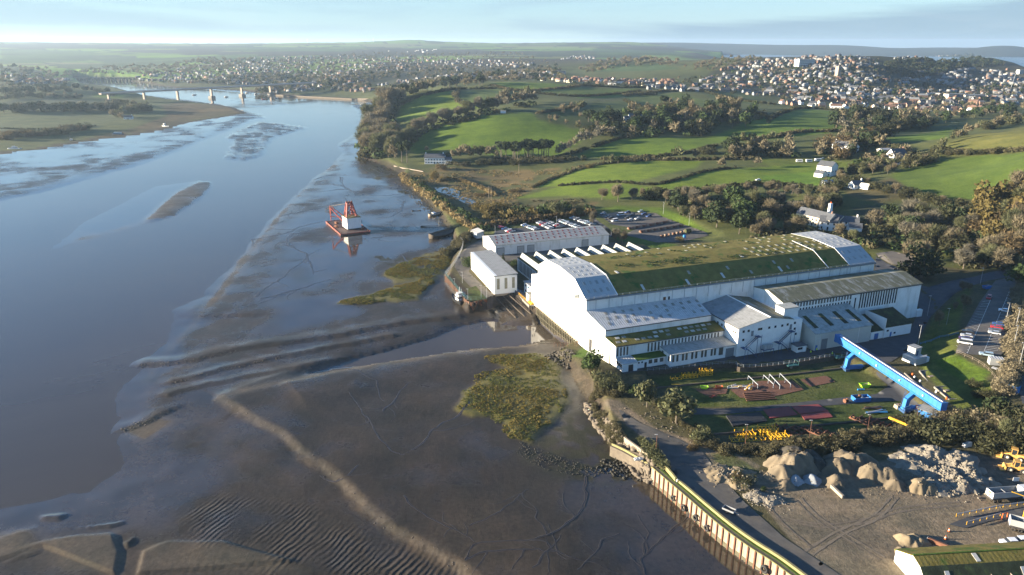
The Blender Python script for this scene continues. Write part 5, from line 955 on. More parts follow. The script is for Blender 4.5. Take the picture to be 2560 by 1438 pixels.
wood([(1455,335),(1470,300),(1540,280),(1660,268),(1740,268),(1900,268),(1930,290),(1850,325),(1740,342),(1600,345),(1500,348)], 80, 32, ['everd', 'bare_brown', 'everd', 'ever', 'bare_brown', 'pine', 'bush'], 'in the manor wood'); belt([(1700,300),(1740,302),(1780,296),(1860,285)], 8, 42, 'poplar', 'in the manor wood', 6); at(1450, 278, 28, 'bare_green', 'beside the upper field', 1.1); at(1660, 275, 36, 'pine', 'in the manor wood'); at(1720, 285, 32, 'pine', 'in the manor wood')
at(1690, 400, 36, 'bare_green', 'on the field edge', 1.5); at(1525, 415, 32, 'bare_green', 'on the field edge', .9); at(1545, 410, 24, 'everd', 'on the field edge', 1.4); at(1805, 425, 32, 'bare_brown', 'on the field edge'); at(1890, 418, 28, 'bare_brown', 'on the field edge', 1.6); at(1740, 398, 26, 'bare_brown', 'on the field edge', 1.3); at(1920, 315, 22, 'bare_green', 'alone in a field'); at(1770, 385, 22, 'bush', 'on the field edge', 1.5); at(1408, 285, 12, 'bare_brown', 'alone in a field'); at(1620, 285, 18, 'bare_brown', 'alone in a field')
wood([(1785,395),(1830,362),(1900,350),(1960,360),(1990,395),(1900,402)], 22, 36, ['bare_brown', 'everd', 'bare_green', 'bare_brown'], 'above the caravan field'); wood([(1990,400),(2060,380),(2100,390),(2040,405)], 6, 32, ['bare_brown'], 'by the caravans', .9); wood([(2040,370),(2100,330),(2180,345),(2200,370),(2120,400),(2080,395)], 18, 34, ['bare_brown', 'rust', 'bare_green', 'everd'], 'around the stone farmhouse'); wood([(2130,355),(2260,370),(2330,400),(2280,430),(2200,425),(2150,400)], 22, 26, BARE+['bush'], 'around the white farm'); wood([(2080,320),(2110,290),(2220,290),(2330,300),(2320,325),(2200,340),(2120,345)], 34, 36, ['bare_brown', 'everd', 'bare_grey', 'bush'], 'in the wood below the town')
belt([(2340,400),(2355,370),(2400,345),(2460,325),(2560,305)], 24, 26, ['bare_brown', 'bush', 'bare_green'], 'in the hill hedge at the right', 5); belt([(2240,330),(2380,300),(2480,285),(2560,280)], 24, 20, ['everd', 'bare_brown', 'ever'], 'below the town at the right', 6); belt([(2340,385),(2440,386),(2560,378)], 18, 14, ['bush', 'bramble'], 'between the right hand fields', 4, 1.4); at(2520, 288, 30, 'everd', 'below the town at the right', 1.3); at(2500, 285, 26, 'ever', 'below the town at the right')
wood([(940,262),(1000,240),(1060,226),(1110,218),(1060,238),(1000,256),(960,270)], 18, 26, BARE+['everd'], 'on the wooded hilltop'); belt([(1010,238),(1060,228),(1110,222),(1160,218),(1215,212)], 34, 24, ['pine', 'everd', 'bare_brown', 'pine'], 'on the wooded hilltop', 5)
# hedgerows between fields
for i, (pts, h) in enumerate([([(1142,228),(1140,245),(1150,258),(1180,265),(1240,264)], 8), ([(1240,262),(1290,246),(1320,232)], 7), ([(1000,265),(1040,245),(1100,230),(1150,224),(1240,222)], 7), ([(1225,214),(1300,228),(1400,222),(1460,214)], 6), ([(1320,232),(1440,242),(1540,236),(1600,228)], 6), ([(1425,213),(1520,218),(1620,220)], 5), ([(1560,240),(1650,230),(1740,228),(1830,228)], 6), ([(1760,230),(1830,248),(1900,258),(1940,262)], 6), ([(1400,395),(1470,372),(1540,350),(1560,345)], 8), ([(1340,285),(1420,272),(1460,262)], 7), ([(1560,252),(1600,268),(1660,288)], 7), ([(1640,238),(1560,236)], 6), ([(1830,352),(1930,345),(2000,332),(2110,330)], 9), ([(1560,398),(1700,386),(1790,365)], 8), ([(1920,300),(2000,272),(2130,280)], 7), ([(1420,426),(1560,405),(1760,400),(1880,398)], 9), ([(1400,465),(1540,456),(1640,462),(1760,430),(1840,420)], 7), ([(1640,482),(1800,472),(1920,462),(2040,474)], 12), ([(1330,470),(1400,440),(1460,420)], 7), ([(2350,372),(2440,384),(2560,378)], 8), ([(1240,400),(1300,402),(1400,400),(1460,400)], 12), ([(1500,400),(1560,402),(1640,398)], 12), ([(2110,330),(2130,310),(2200,300)], 8), ([(1280,225),(1250,240),(1235,258)], 5)]):
    hedge(pts, h, 'hedge_mix' if i % 3 else 'bramble', ['clipped dark hedge', 'brown field hedge', 'thin dark hedgerow'][i % 3]+' '+['beside the wooded river bank', 'on the hill crest', 'across the upper fields', 'below the housing estate', 'near the manor wood', 'above the marsh', 'beside the caravan field', 'at the right hand fields'][min(7, i//3)]+' '+['running down the slope', 'running across the slope', 'curving round a field'][(i//2) % 3], 1.2, 1.8)
# left bank
for pts, n, h, k_, w in (([(0,236),(80,232),(160,226),(250,232),(290,240)], 34, 16, ['bare_brown', 'everd', 'bush'], 'in the dark wood on the far left bank'), ([(0,250),(60,242),(140,246),(220,246)], 22, 14, ['bare_brown', 'bush'], 'in the dark wood on the far left bank'), ([(0,282),(90,278),(180,278),(290,276)], 40, 22, ['bare_brown', 'everd', 'bush', 'bare_grey'], 'in the hedge of the left field'), ([(290,296),(310,285),(345,280),(370,272)], 16, 20, ['bare_brown', 'bare_green', 'bush'], 'around the left bank cottage'), ([(270,262),(300,262),(340,268)], 10, 16, ['bare_brown', 'bush'], 'around the left bank cottage'), ([(0,352),(50,342),(110,338),(170,332),(220,325)], 30, 18, ['rust', 'bramble', 'rust', 'bush'], 'along the left river bank')): belt(pts, n, h, k_, w, 5)
at(303, 302, 24, 'bare_brown', 'around the left bank cottage'); at(208, 326, 12, 'everd', 'along the left river bank'); hedge([(0,322),(100,324),(200,320),(240,315)], 4, 'hedge_mix', 'low dark hedge across the left field', 1, 1.5)
# far woods and town trees: one mass each
def far_wood(poly, n, hpx, kinds): wood(poly, n, hpx, kinds, '', stuff=True, wide=1.2)
far_wood([(1440,182),(1500,160),(1560,150),(1690,152),(1700,166),(1560,170),(1480,186)], 150, 12, BARE); far_wood([(930,240),(1000,215),(1100,200),(1250,185),(1400,180),(1420,205),(1250,205),(1100,214),(1000,232)], 260, 13, BARE+['everd']); far_wood([(2220,185),(2210,160),(2260,152),(2330,150),(2430,142),(2520,165),(2420,172),(2320,192),(2270,200)], 480, 9, ['everd', 'everd', 'bush']); far_wood([(1700,175),(1760,155),(1830,145),(1930,150),(1800,180)], 110, 10, BARE)
far_wood([(640,240),(760,228),(930,232),(930,200),(640,196)], 170, 13, BARE+['everd']); far_wood([(480,200),(640,190),(900,180),(1000,170),(1200,170),(1400,165),(1400,178),(1100,195),(900,205),(640,215),(480,212)], 520, 8, BARE+['everd']); far_wood([(600,180),(700,150),(900,135),(1300,135),(1400,160),(1200,170),(900,180)], 480, 6, BARE); far_wood([(160,185),(260,170),(420,165),(500,150),(640,150),(600,175),(460,185),(330,190)], 260, 9, BARE); far_wood([(0,225),(0,165),(80,168),(180,190),(170,215),(60,232)], 170, 10, BARE+['everd'])
far_wood([(1400,205),(1700,200),(1900,190),(2200,200),(2560,215),(2560,280),(2250,280),(1950,250),(1700,222),(1450,216)], 520, 9, BARE+['everd', 'bush']); far_wood([(1850,180),(2000,160),(2200,150),(2220,190),(2100,200),(1900,190)], 140, 7, BARE+['everd']); far_wood([(2300,270),(2560,262),(2560,300),(2400,300),(2200,310),(2130,290)], 110, 14, BARE+['everd'])
far_wood([(330,208),(420,182),(560,160),(850,142),(1000,150),(1150,172),(900,205),(560,212)], 420, 7, BARE+['everd']); far_wood([(1740,205),(1850,165),(2100,142),(2200,160),(2240,205),(2560,215),(2560,262),(2000,250)], 520, 7, ['bare_brown', 'everd', 'bare_grey', 'ever'])
for poly, n, h in (([(1660,515),(1900,500),(2000,520),(1990,560),(1840,565),(1700,540)], 90, 16), ([(1860,600),(1990,575),(2180,600),(2200,625),(2100,605)], 60, 18), ([(2120,560),(2330,545),(2440,560),(2470,610),(2380,640),(2200,620)], 170, 20), ([(2440,540),(2560,480),(2640,490),(2640,640),(2450,610)], 130, 24), ([(1455,335),(1540,280),(1740,268),(1930,290),(1740,342),(1500,348)], 170, 13), ([(905,392),(935,285),(1000,245),(965,330),(1000,362),(940,400)], 150, 18), ([(985,372),(1070,318),(1190,285),(1335,258),(1330,266),(1200,294),(1075,328),(1000,378)], 110, 12), ([(2080,320),(2220,290),(2330,300),(2200,345)], 80, 14), ([(1785,395),(1900,352),(1990,395)], 60, 13), ([(2040,375),(2180,345),(2330,400),(2200,425),(2080,400)], 90, 12), ([(2380,640),(2560,640),(2600,690),(2400,668)], 50, 20), ([(2380,1060),(2560,1020),(2600,1130),(2440,1105)], 40, 22)):
    wood(poly, n, h, ['bush', 'bramble', 'bush', 'gorse'], '', 1.3, 'undergrowth')
for (sn, m), lst in STUFF.items():
    Vs, Fs, o = [], [], 0
    for V, F in lst: Vs.append(V); Fs.append(F+o); o += len(V)
    tag(link(sn, mesh_np(sn, np.concatenate(Vs), np.concatenate(Fs), M[m])), 'distant wooded ground around the towns' if sn[0] == 'd' else 'tangled undergrowth below the trees', kind='stuff')
# saltmarsh tufts, reeds, rocks: uncountable cover
def tufts(name, polys_w, n, h, m, label, seed, clump=8, thr=.45):
    rng = np.random.default_rng(seed); Vs, Fs, o = [], [], 0
    for poly in polys_w:
        lo, hi = poly.min(0), poly.max(0); c = rng.uniform(lo, hi, (n*4, 2)); c = c[(sdf(c, poly)+(vnoise(c, 14, 5, 4)-.5)*16 > .3) & (vnoise(c, clump, seed) > thr)][:n]; z = ground(c[:, 0], c[:, 1])
        L_ = [(0, 0, .3, .55, .8)]
        for (x, y), zz in zip(c, z): V, F = leaves(rng, L_, 9, .38, .4); k = h*rng.uniform(.6, 1.4); V = V*[k*1.5, k*1.5, k]+[x, y, zz]; Vs.append(V); Fs.append(F+o); o += len(V)
    tag(link(name, mesh_np(name, np.concatenate(Vs), np.concatenate(Fs), M[m])), label, kind='stuff')
MW = [px_poly(m, .8) for m in MARSHES]
dm('marsh_gold', (.165, .128, .036), .95, .3, .35, spec=.1, trans=.15); dm('marsh_green', (.115, .120, .032), .95, .3, .35, spec=.1, trans=.15)
tufts('saltmarsh_grass', MW, 2600, .34, 'marsh_gold', 'golden saltmarsh grass on the mud', 71, 9, .5); tufts('saltmarsh_grass', MW, 2600, .3, 'marsh_green', 'green saltmarsh grass on the mud', 72, 7, .45)
tufts('reed_bed', [TP([(1010,452),(1110,420),(1240,428),(1430,425),(1330,475),(1270,515),(1180,520),(1060,478)])], 1500, .8, 'reed', 'golden reeds in the marsh', 73, 14, .48)
tufts('rough_grass', [TP([(1270,505),(1420,498),(1500,505),(1460,535),(1290,540),(1200,520)])], 700, .9, 'bramble', 'rough brown scrub in the marsh', 74, 10, .45)
def rocks(name, poly, n, s, m, label, seed):
    rng = np.random.default_rng(seed); lo, hi = poly.min(0), poly.max(0); c = rng.uniform(lo, hi, (n*6, 2)); c = c[sdf(c, poly) > 0][:n]; z = ground(c[:, 0], c[:, 1])
    base = np.array([(x, y, zz) for x in (-1, 1) for y in (-1, 1) for zz in (-1, 1)], float)*.5; q = np.array([(0, 1, 3, 2), (4, 6, 7, 5), (0, 4, 5, 1), (2, 3, 7, 6), (0, 2, 6, 4), (1, 5, 7, 3)]); Vs, Fs = [], []
    for i, (x, y) in enumerate(c): k = s*rng.uniform(.5, 1.5); V = base*rng.uniform(.6, 1.2, (8, 1))*[k, k*rng.uniform(.7, 1.3), k*.7]; Vs.append(rot_z(V, rng.uniform(0, 6))+[x, y, z[i]+k*.15]); Fs.append(q+8*i)
    tag(link(name, mesh_np(name, np.concatenate(Vs), np.concatenate(Fs), M[m])), label, kind='stuff')
rocks('boulder_bank', px_poly([(1455,1010),(1478,1005),(1520,1060),(1560,1110),(1545,1118),(1500,1075)], 2), 300, 1.1, 'stone', 'tumbled tan boulders below the bank', 1); rocks('boulder_bank', px_poly([(1545,1112),(1600,1150),(1638,1172),(1640,1205),(1600,1190),(1560,1150)], 1.5), 260, .9, 'stone', 'boulders under the jetty', 2)
rocks('weedy_rocks', px_poly([(1500,1150),(1560,1140),(1632,1190),(1630,1205),(1560,1195),(1490,1175)], .6), 150, .6, 'weed_rock', 'black weedy rocks at the quay corner', 3); rocks('weedy_rocks', px_poly([(1355,900),(1420,925),(1440,910),(1400,885),(1380,885)], .8), 140, .7, 'dark_rock', 'dark weedy rocks below the hall', 4); rocks('shore_stones', px_poly([(1300,1110),(1420,1150),(1530,1180),(1480,1195),(1360,1180),(1290,1140)], .4), 380, .26, 'weed_rock', 'scattered dark stones on the mud', 5); rocks('shore_stones', px_poly([(1000,450),(1090,525),(1130,575),(1110,575),(1040,510),(985,455)], .6), 420, .5, 'dark_rock', 'dark stones at the levee foot', 6)
# ------------------------------------------------------------------ roads and yards
flat('apron_road', [(1560,936),(1618,927),(1832,908),(1852,919),(1942,913),(2085,889),(2110,897),(2225,907),(2285,868),(2328,790),(2390,732),(2470,702),(2530,692),(2530,674),(2470,682),(2380,702),(2310,722),(2290,690),(2220,660),(2190,640),(2185,690),(2300,770),(2270,838),(2180,850),(2035,872),(1843,885),(1680,912),(1600,920),(1545,925)], M['tarmac'], .10, label='dark tarmac apron in front of the halls')
flat('site_track', [(1725,1022),(1850,1022),(2000,1006),(2140,991),(2190,986),(2222,966),(2190,932),(2212,926),(2262,970),(2305,1000),(2352,1042),(2300,1048),(2255,1002),(2200,1005),(2100,1012),(1950,1024),(1800,1037),(1730,1037)], M['tarmac'], .09, label='curved tarmac track through the storage yard')
flat('quay_road', [(1545,1022),(1600,1058),(1700,1100),(1756,1130),(1800,1190),(1860,1255),(1960,1345),(2100,1438),(2200,1520),(2070,1520),(1965,1412),(1856,1332),(1756,1258),(1694,1195),(1645,1125),(1565,1062)], M['tarmac_brown'], .09, label='grey brown road behind the quay wall')
flat('staff_car_park', [(1232,593),(1240,578),(1330,567),(1420,553),(1485,546),(1520,570),(1540,592),(1240,600)], M['tarmac'], .09, label='tarmac staff car park behind the long shed')
flat('visitor_car_park', [(1495,537),(1560,529),(1640,533),(1690,555),(1768,582),(1770,590),(1700,606),(1640,607),(1560,588),(1592,572),(1530,562)], M['tarmac_brown'], .10, label='tarmac yard with parked cars and rusty stacks')
flat('shed_road', [(1236,643),(1252,652),(1300,652),(1560,622),(1540,605),(1240,640)], M['tarmac_brown'], .07, label='road beside the long shed')
flat('quay_track', [(1140,650),(1162,622),(1200,600),(1238,640),(1248,652),(1185,644),(1172,680),(1232,742),(1206,748),(1180,722),(1152,692),(1136,668)], M['tarmac_brown'], .08, label='brown track to the old quay')
flat('upper_car_park', [(2388,884),(2408,830),(2448,758),(2488,702),(2542,690),(2552,720),(2540,800),(2528,862),(2500,890),(2440,888)], M['tarmac_brown'], .10, label='long upper car park with white bays')
flat('main_road', [(2566,800),(2548,880),(2538,950),(2556,1010),(2640,1040),(2660,800)], M['tarmac'], .12, label='main road at the right edge')
flat('gravel_yard', [(2280,640),(2230,628),(2190,634),(2230,662),(2290,668)], M['yard_dirt'], .08, label='gravel patch behind the hall')
# painted bays
def line(a, b, w=.12, z=.02):
    A, B_ = T1(*a), T1(*b); d = (B_-A)[:2]; n = np.array([-d[1], d[0]])/max(np.linalg.norm(d), 1e-6)*w/2; return [np.r_[A[:2]+n, A[2]], np.r_[A[:2]-n, A[2]], np.r_[B_[:2]-n, B_[2]], np.r_[B_[:2]+n, B_[2]]]
def markings(name, segs_, w, lift, label):
    b = MB()
    for a, c in segs_: q = line(a, c, w); b.poly([p+[0, 0, lift] for p in q])
    return tag(b.build(name, M['road_paint']), label, kind='structure')
lerp = lambda a, b, t: (a[0]+(b[0]-a[0])*t, a[1]+(b[1]-a[1])*t)
sg = [(lerp((2390,864), (2456,755), t), lerp((2418,884), (2476,752), t)) for t in np.linspace(0, 1, 19)]+[(lerp((2458,884), (2521,738), t), lerp((2496,876), (2533,748), t)) for t in np.linspace(0, 1, 22)]+[((2418,884), (2478,746)), ((2458,884), (2523,730))]
markings('bay_marking', sg, .14, .14, 'white parking bay lines in the upper car park')
# ------------------------------------------------------------------ quay with sheet piles, tyres and parapet
quay = thing('quay_wall', 'concrete and rusty steel sheet pile quay with a pale face', 'quay wall', (0, 0, 0))
QT = smooth([G(x, y, 5)[:2] for x, y in ((1630,1167),(1668,1200),(1707,1233),(1765,1283),(1815,1324),(1873,1366),(1931,1403),(1985,1443),(2060,1500))], 10)
QL = np.r_[0, np.cumsum(np.linalg.norm(np.diff(QT, axis=0), axis=1))]
def qpt(s): return np.array([np.interp(s, QL, QT[:, 0]), np.interp(s, QL, QT[:, 1])])
def qdir(s): d = qpt(s+.5)-qpt(s-.5); return d/np.linalg.norm(d)
pan = MB().box(-.92, -.12, -4.9, .92, .0, 0).data('pile_panel', M['pale_concrete']); col_ = MB().box(-.17, -.42, -5.1, .17, .05, .02).data('steel_pile', M['rust']); low = MB().box(-.93, -.2, -5.2, .93, -.1, -3.7).data('weed_skirt', M['algae_concrete'])
SPC = 1.95; n_ = int(QL[-1]/SPC)
for k in range(n_):
    s = (k+.5)*SPC; p = qpt(s); d = qdir(s); a = math.atan2(d[1], d[0])
    for nm, me, ss in (('pile_panel', pan, s), ('weed_skirt', low, s), ('steel_pile', col_, s+SPC/2)):
        p = qpt(ss); o = link(nm, me, quay); o.location = (p[0], p[1], 4.98+(RNG.uniform(-.5, .4) if nm == 'weed_skirt' else 0)); o.rotation_euler = (0, 0, a)
def ribbon(name, line_, w0, w1, z0, z1, m, parent=None, label=None, cat=None):
    """strip following a line: offsets w0..w1 to the left, heights z0..z1"""
    line_ = np.asarray(line_); d = np.gradient(line_, axis=0); n = np.stack([-d[:, 1], d[:, 0]], 1); n /= np.linalg.norm(n, axis=1)[:, None]; b = MB(); A, C = line_+n*w0, line_+n*w1; N = len(line_)
    b.v = [(x, y, z) for P, z in ((A, z0), (C, z0), (C, z1), (A, z1)) for x, y in P]
    for i in range(N-1):
        for r0, r1 in ((0, 1), (1, 2), (2, 3), (3, 0)): b.f.append((r0*N+i, r0*N+i+1, r1*N+i+1, r1*N+i))
    b.f += [(0, N, 2*N, 3*N), (3*N+N-1, 2*N+N-1, N+N-1, N-1)]; o = b.build(name, m, parent)
    return tag(o, label, cat) if label else o
ribbon('cap_beam', QT, -.2, .12, 4.8, 5.06, M['lichen_wall'], quay); ribbon('quay_deck', QT, .13, 1.1, 4.3, 4.99, M['algae_concrete'], quay); ribbon('grass_strip', QT[3:], 1.11, 1.75, 4.3, 5.08, M['bright_grass'], quay)
_d = np.gradient(QT, axis=0); _n = np.stack([-_d[:, 1], _d[:, 0]], 1); _n /= np.linalg.norm(_n, axis=1)[:, None]; pw = (QT+_n*2.1)[8:]; ribbon('flood_wall', pw, -.3, .3, 4.9, 5.75, M['lichen_wall'], None, 'long lichen yellow flood wall behind the quay', 'wall')
pw2 = smooth([G(x, y, 6)[:2] for x, y in ((1664,1165),(1677,1180),(1690,1196))], 4); ribbon('broken_flood_wall', pw2, -.25, .25, 4.9, 6.2, M['lichen_wall'], None, 'short broken end of the yellow flood wall', 'wall')
lb = thing('lifebuoy', 'white lifebuoy ring hanging on the yellow flood wall', 'lifebuoy', np.r_[pw[5]-[.3, .4], 5.6], .6); MB().torus((0, 0, 0), .36, .11).build('ring', M['boat_white'], lb); MB().tube((0, .1, -.9), (0, .1, .5), .05, 5).build('post', M['white_render'], lb)
def tyre(px, py, R=.85, label='', z=None):
    s = QL[np.argmin([abs(proj(np.r_[q, 3.8])[0]-px) for q in QT])]; p = qpt(s); d = qdir(s); a = math.atan2(d[1], d[0]); dep = proj(np.r_[p, 4])[2]; zz = CAM_H+ray(px, py)[2]/np.hypot(*ray(px, py)[:2])*np.hypot(*p)
    t = thing('fender_tyre', label, 'tyre', np.r_[p+np.array([d[1], -d[0]])*.75, zz], a, 'tyre fenders hanging on the quay'); MB().torus((0, 0, 0), R*.72, R*.28, n=18, m=8).build('rubber_ring', M['rubber'], t, True); MB().tube((0, .3, R), (0, .3, min(2.2, 5-zz)+.05), .035, 4).build('chain', M['rust'], t)
for px, py, R, lab in ((1690,1244,.8,'first tractor tyre fender from the boulders'), (1716,1268,.95,'upper tyre of the first hung pair on the quay'), (1714,1288,.75,'lower tyre of the first hung pair on the quay'), (1746,1293,.9,'single tyre fender between the two tyre pairs'), (1776,1319,.9,'upper tyre of the second hung pair on the quay'), (1775,1340,.7,'lower tyre of the second hung pair on the quay'), (1917,1420,1.05,'large tyre fender nearest the bottom edge')): tyre(px, py, R, lab)
# jetty ramp with dinghy
jt = thing('stone_jetty', 'old sloping jetty with a brown top and tan stone side', 'jetty', (0, 0, 0)); JA = [G(x, y, 3.6)[:2] for x, y in ((1530,1112),(1560,1104),(1618,1146),(1660,1172),(1632,1170),(1592,1142))]
MB().pprism(JA[::-1], .2, [4.9, 4.9, 4.4, 4.0, 3.3, 3.3]).build('deck', M['timber_dark'], jt); JW = smooth([G(x, y, 4.6)[:2] for x, y in ((1560,1102),(1590,1124),(1620,1146))], 5); ribbon('side_wall', JW, -.2, .3, 3.2, 5.9, M['pale_concrete'], jt); JE = smooth([G(x, y, 3.7)[:2] for x, y in ((1530,1112),(1560,1126),(1592,1144),(1630,1168))], 5); ribbon('kerb', JE, -.2, .15, 3.0, 4.25, M['lichen_wall'], jt); ribbon('stone_face', JE, -.9, -.21, .2, 3.6, M['stone'], jt)
def dinghy(p, rz, label, sc=1):
    t = thing('dinghy', label, 'boat', p, rz); b = MB(); L_ = 3.2; pts = [(-1.5, -.6), (.6, -.65), (1.3, -.4), (1.7, 0), (1.3, .4), (.6, .65), (-1.5, .6)]; b.pprism(pts[::-1], [.0]*7, .55); b.build('hull', M['boat_white'], t); MB().pprism([(x*.85, y*.75) for x, y in pts[::-1]], .5, .58).build('well', M['galv_steel'], t); copies('thwart', B(-.15, -.5, .57, .15, .5, .64).data('thwart', M['boat_white']), t, [(-.8, 0, 0), (.2, 0, 0)]); t.scale = (sc,)*3
dinghy(G(1597,1149,4.45), .15, 'small white dinghy lying on the old jetty', .85)
# quay steps
# yard edge walls
def wall_line(name, pts, z0, z1, w, m, label, cat='wall', zpt=5.0): P = smooth([G(x, y, zpt)[:2] for x, y in pts], 4); return ribbon(name, P, -w/2, w/2, z0, z1, m, None, label, cat)
wall_line('retaining_wall', [(1618,928),(1700,921),(1830,909),(1850,919),(1942,913),(2086,890)], 2.4, 5.12, .35, M['timber_dark'], 'dark retaining wall under the apron edge')
def railing(pts, h, z, label, m='rail_grey', step=2.2, name='railing', rails=(1., .5), zpx=None):
    r = thing(name, label, 'railing', (0, 0, 0)); P = smooth([(G(x, y, z) if zpx is None else T1(x, y))[:2] for x, y in pts], 3); L_ = np.r_[0, np.cumsum(np.linalg.norm(np.diff(P, axis=0), axis=1))]; s = np.linspace(0, L_[-1], max(2, int(L_[-1]/step))+1); x, y = np.interp(s, L_, P[:, 0]), np.interp(s, L_, P[:, 1]); zz = np.full(len(s), z) if zpx is None else ground(x, y)
    me = MB().tube((0, 0, 0), (0, 0, h), .05, 5).data('post', M[m]); copies('post', me, r, list(zip(x, y, zz)))
    for f in rails:
        b = MB()
        for i in range(len(s)-1): b.tube((x[i], y[i], zz[i]+h*f), (x[i+1], y[i+1], zz[i+1]+h*f), .035, 4)
        b.build('rail', M[m], r)
    return r
railing([(1618,928),(1700,921),(1830,909),(1850,919),(1942,913),(2086,890)], 1.1, 5.1, 'grey pipe railing along the apron edge above the storage yard')
railing([(2420,1082),(2450,1098),(2490,1108),(2560,1128)], 1.3, 6.5, 'pale metal crash railing above the loader parking', 'galv_steel')
railing([(1480,868),(1462,905),(1470,930)], 1.3, 5, 'thin wire fence by the hall corner', 'galv_steel'); railing([(1385,868),(1440,868),(1462,850)], 1.8, 5, 'rusty mesh fence at the dock mouth', 'rust', 1.2)
railing([(1113,690),(1140,655),(1158,615),(1150,600)], 2.2, 5, 'steel palisade fence beside the quay track', 'galv_steel', 1.6, 'fence', (1., .6, .2)); railing([(1113,688),(1140,720),(1170,752),(1215,748)], 2.0, 5, 'green mesh fence on the old quay', 'teal_steel', 2.4, 'fence', (1., .66, .33))
railing([(2392,884),(2440,905),(2478,935),(2510,985)], 1.2, 9, 'low wooden fence along the top of the green bank', 'driftwood', 3)
# old quay with timber piles
oq = thing('old_quay', 'weathered old quay faced with rusty timber piles', 'quay wall', (0, 0, 0)); OQ = smooth([G(x, y, 5)[:2] for x, y in ((1113,686),(1140,718),(1172,754),(1195,752),(1217,748))], 6); OL2 = np.r_[0, np.cumsum(np.linalg.norm(np.diff(OQ, axis=0), axis=1))]
pl = MB().box(-.35, -.25, -5, .35, .2, 0).data('pile', M['rust']); pl2 = MB().box(-.22, -.5, -5.3, .22, .1, .35).data('fender_pile', M['timber_dark'])
for k in range(int(OL2[-1]/.8)):
    s = (k+.5)*.8; p = np.array([np.interp(s, OL2, OQ[:, i]) for i in (0, 1)]); q = np.array([np.interp(s+.2, OL2, OQ[:, i]) for i in (0, 1)]); a = math.atan2(*(q-p)[::-1]); o = link('pile' if k % 3 else 'fender_pile', pl if k % 3 else pl2, oq); o.location = (p[0], p[1], 5.0); o.rotation_euler = (0, 0, a)
MB().pprism([G(x, y, 5)[:2] for x, y in ((1172,753),(1216,747),(1190,715),(1168,722))], 3.5, 5.06).build('grass_top', M['yard_grass'], oq)
for px, py in ((1185,762), (1208,758)): o = thing('fender_tyre', 'dark tyre fender on the end of the old quay '+('left one' if px < 1200 else 'right one'), 'tyre', G(px, py-2, 4)-[0, .5, 0], .1); MB().torus((0, -.35, 0), .7, .26).build('rubber_ring', M['rubber'], o, True)
sp_ = thing('slipway_pier', 'timber piled pier with yellow rails beside the hall', 'pier', yard(0, 0, 0), YR); MB().pprism([(-2, 52), (3.5, 48.2), (3.5, 57), (1.5, 70), (-1.2, 71)], 3.8, 4.9).build('deck', M['concrete'], sp_)
copies('pile', MB().box(-.25, -.25, -.6, .25, .25, 4.9).data('pile', M['timber_dark']), sp_, [(-1.2-.0*k, 71-k*1.25, 0) for k in range(15)]+[(-1.9+k*.9, 51.9-k*.6, 0) for k in range(6)]); rl = MB()
for k in range(9): rl.tube((-1.3, 54+k*1.6, 4.9), (-1.3, 54+k*1.6, 6), .06, 5)
rl.tube((-1.3, 54, 6), (-1.3, 67, 6), .06, 5); rl.tube((-1.3, 54, 5.45), (-1.3, 67, 5.45), .05, 5); rl.build('yellow_rail', M['yellow_paint'], sp_); B(-1.0, 52.5, 4.9, .6, 56, 5.6).build('yellow_mooring_frame', M['yellow_paint'], sp_); B(-1.6, 68, 4.9, -1.3, 74, 5.9).build('brick_parapet', M['brown_brick'], sp_)
sr_ = thing('slip_rails', 'dark timber slip rails running down to the mud', 'slipway rails', (0, 0, 0)); 
for k, (a, c) in enumerate((((1240,745), (1290,796)), ((1258,742), (1312,792)), ((1272,738), (1328,786)))): A, C = T1(*a), T1(*c); MB().bar(A+[0, 0, .12], C+[0, 0, .12], .4, .3).build('rail', M['timber_dark'], sr_)
# ------------------------------------------------------------------ lamp posts and poles
def lamp(px, py, h, label, m='galv_steel', arm=.8, z=None):
    t = thing('lamp_post', label, 'lamp post', T1(px, py), 0, 'lamp posts and light poles'); MB().tube((0, 0, 0), (0, 0, h), .1, 6, .06).build('pole', M[m], t); MB().box(-arm, -.12, h-.02, arm*.3, .12, h+.12).build('lamp_head', M['skylight_clear'], t)
for px, py, h, lab in ((2293,872,9.5,'lamp post by the white store'), (2318,790,9,'lamp post on the verge above the site road'), (2366,812,7,'lamp post beside the small bare trees'), (2450,712,8,'lamp post near the blue skip'), (1238,594,7,'lamp post at the left end of the staff car park'), (1391,571,7.5,'lamp post in the middle of the staff car park'), (1658,535,8,'lamp post at the back of the visitor yard'), (1722,566,8,'lamp post beside the grass bank of the visitor yard'), (2514,805,8,'lamp post between the upper bays and the hedge'), (2538,825,9,'first lamp post on the main road verge'), (2532,872,9,'second lamp post on the main road verge'), (2545,925,10,'nearest lamp post on the main road verge'), (1156,708,5.5,'lamp post on the old quay fence'), (1137,722,5,'second lamp post on the old quay fence'), (1170,752,5.5,'lamp post at the old quay corner'), (1203,745,6,'lamp post at the old quay end'), (1217,748,6,'last lamp post on the old quay')): lamp(px, py, h, lab)
for px, py, h, lab in ((1639,1138,6.5,'timber light pole on the quay road'), (1863,1112,6.5,'light pole behind the yellow racks'), (2022,1105,7,'first rusty light pole above the sand heaps'), (2166,1090,7,'second rusty light pole above the sand heaps'), (2287,1070,7,'third rusty light pole beside the gantry end')): lamp(px, py, h, lab, 'rust', .6)
for px, py, lab in ((1297,435,'lone electricity pole in the marsh'), (1222,495,'left pole of the pair in the marsh'), (1228,497,'right pole of the pair in the marsh')):
    t = thing('electricity_pole', lab, 'pole', T1(px, py)); MB().tube((0, 0, 0), (0, 0, 9), .14, 5, .1).build('pole', M['driftwood'], t); B(-1, -.08, 8.2, 1, .08, 8.4).build('cross_arm', M['driftwood'], t)
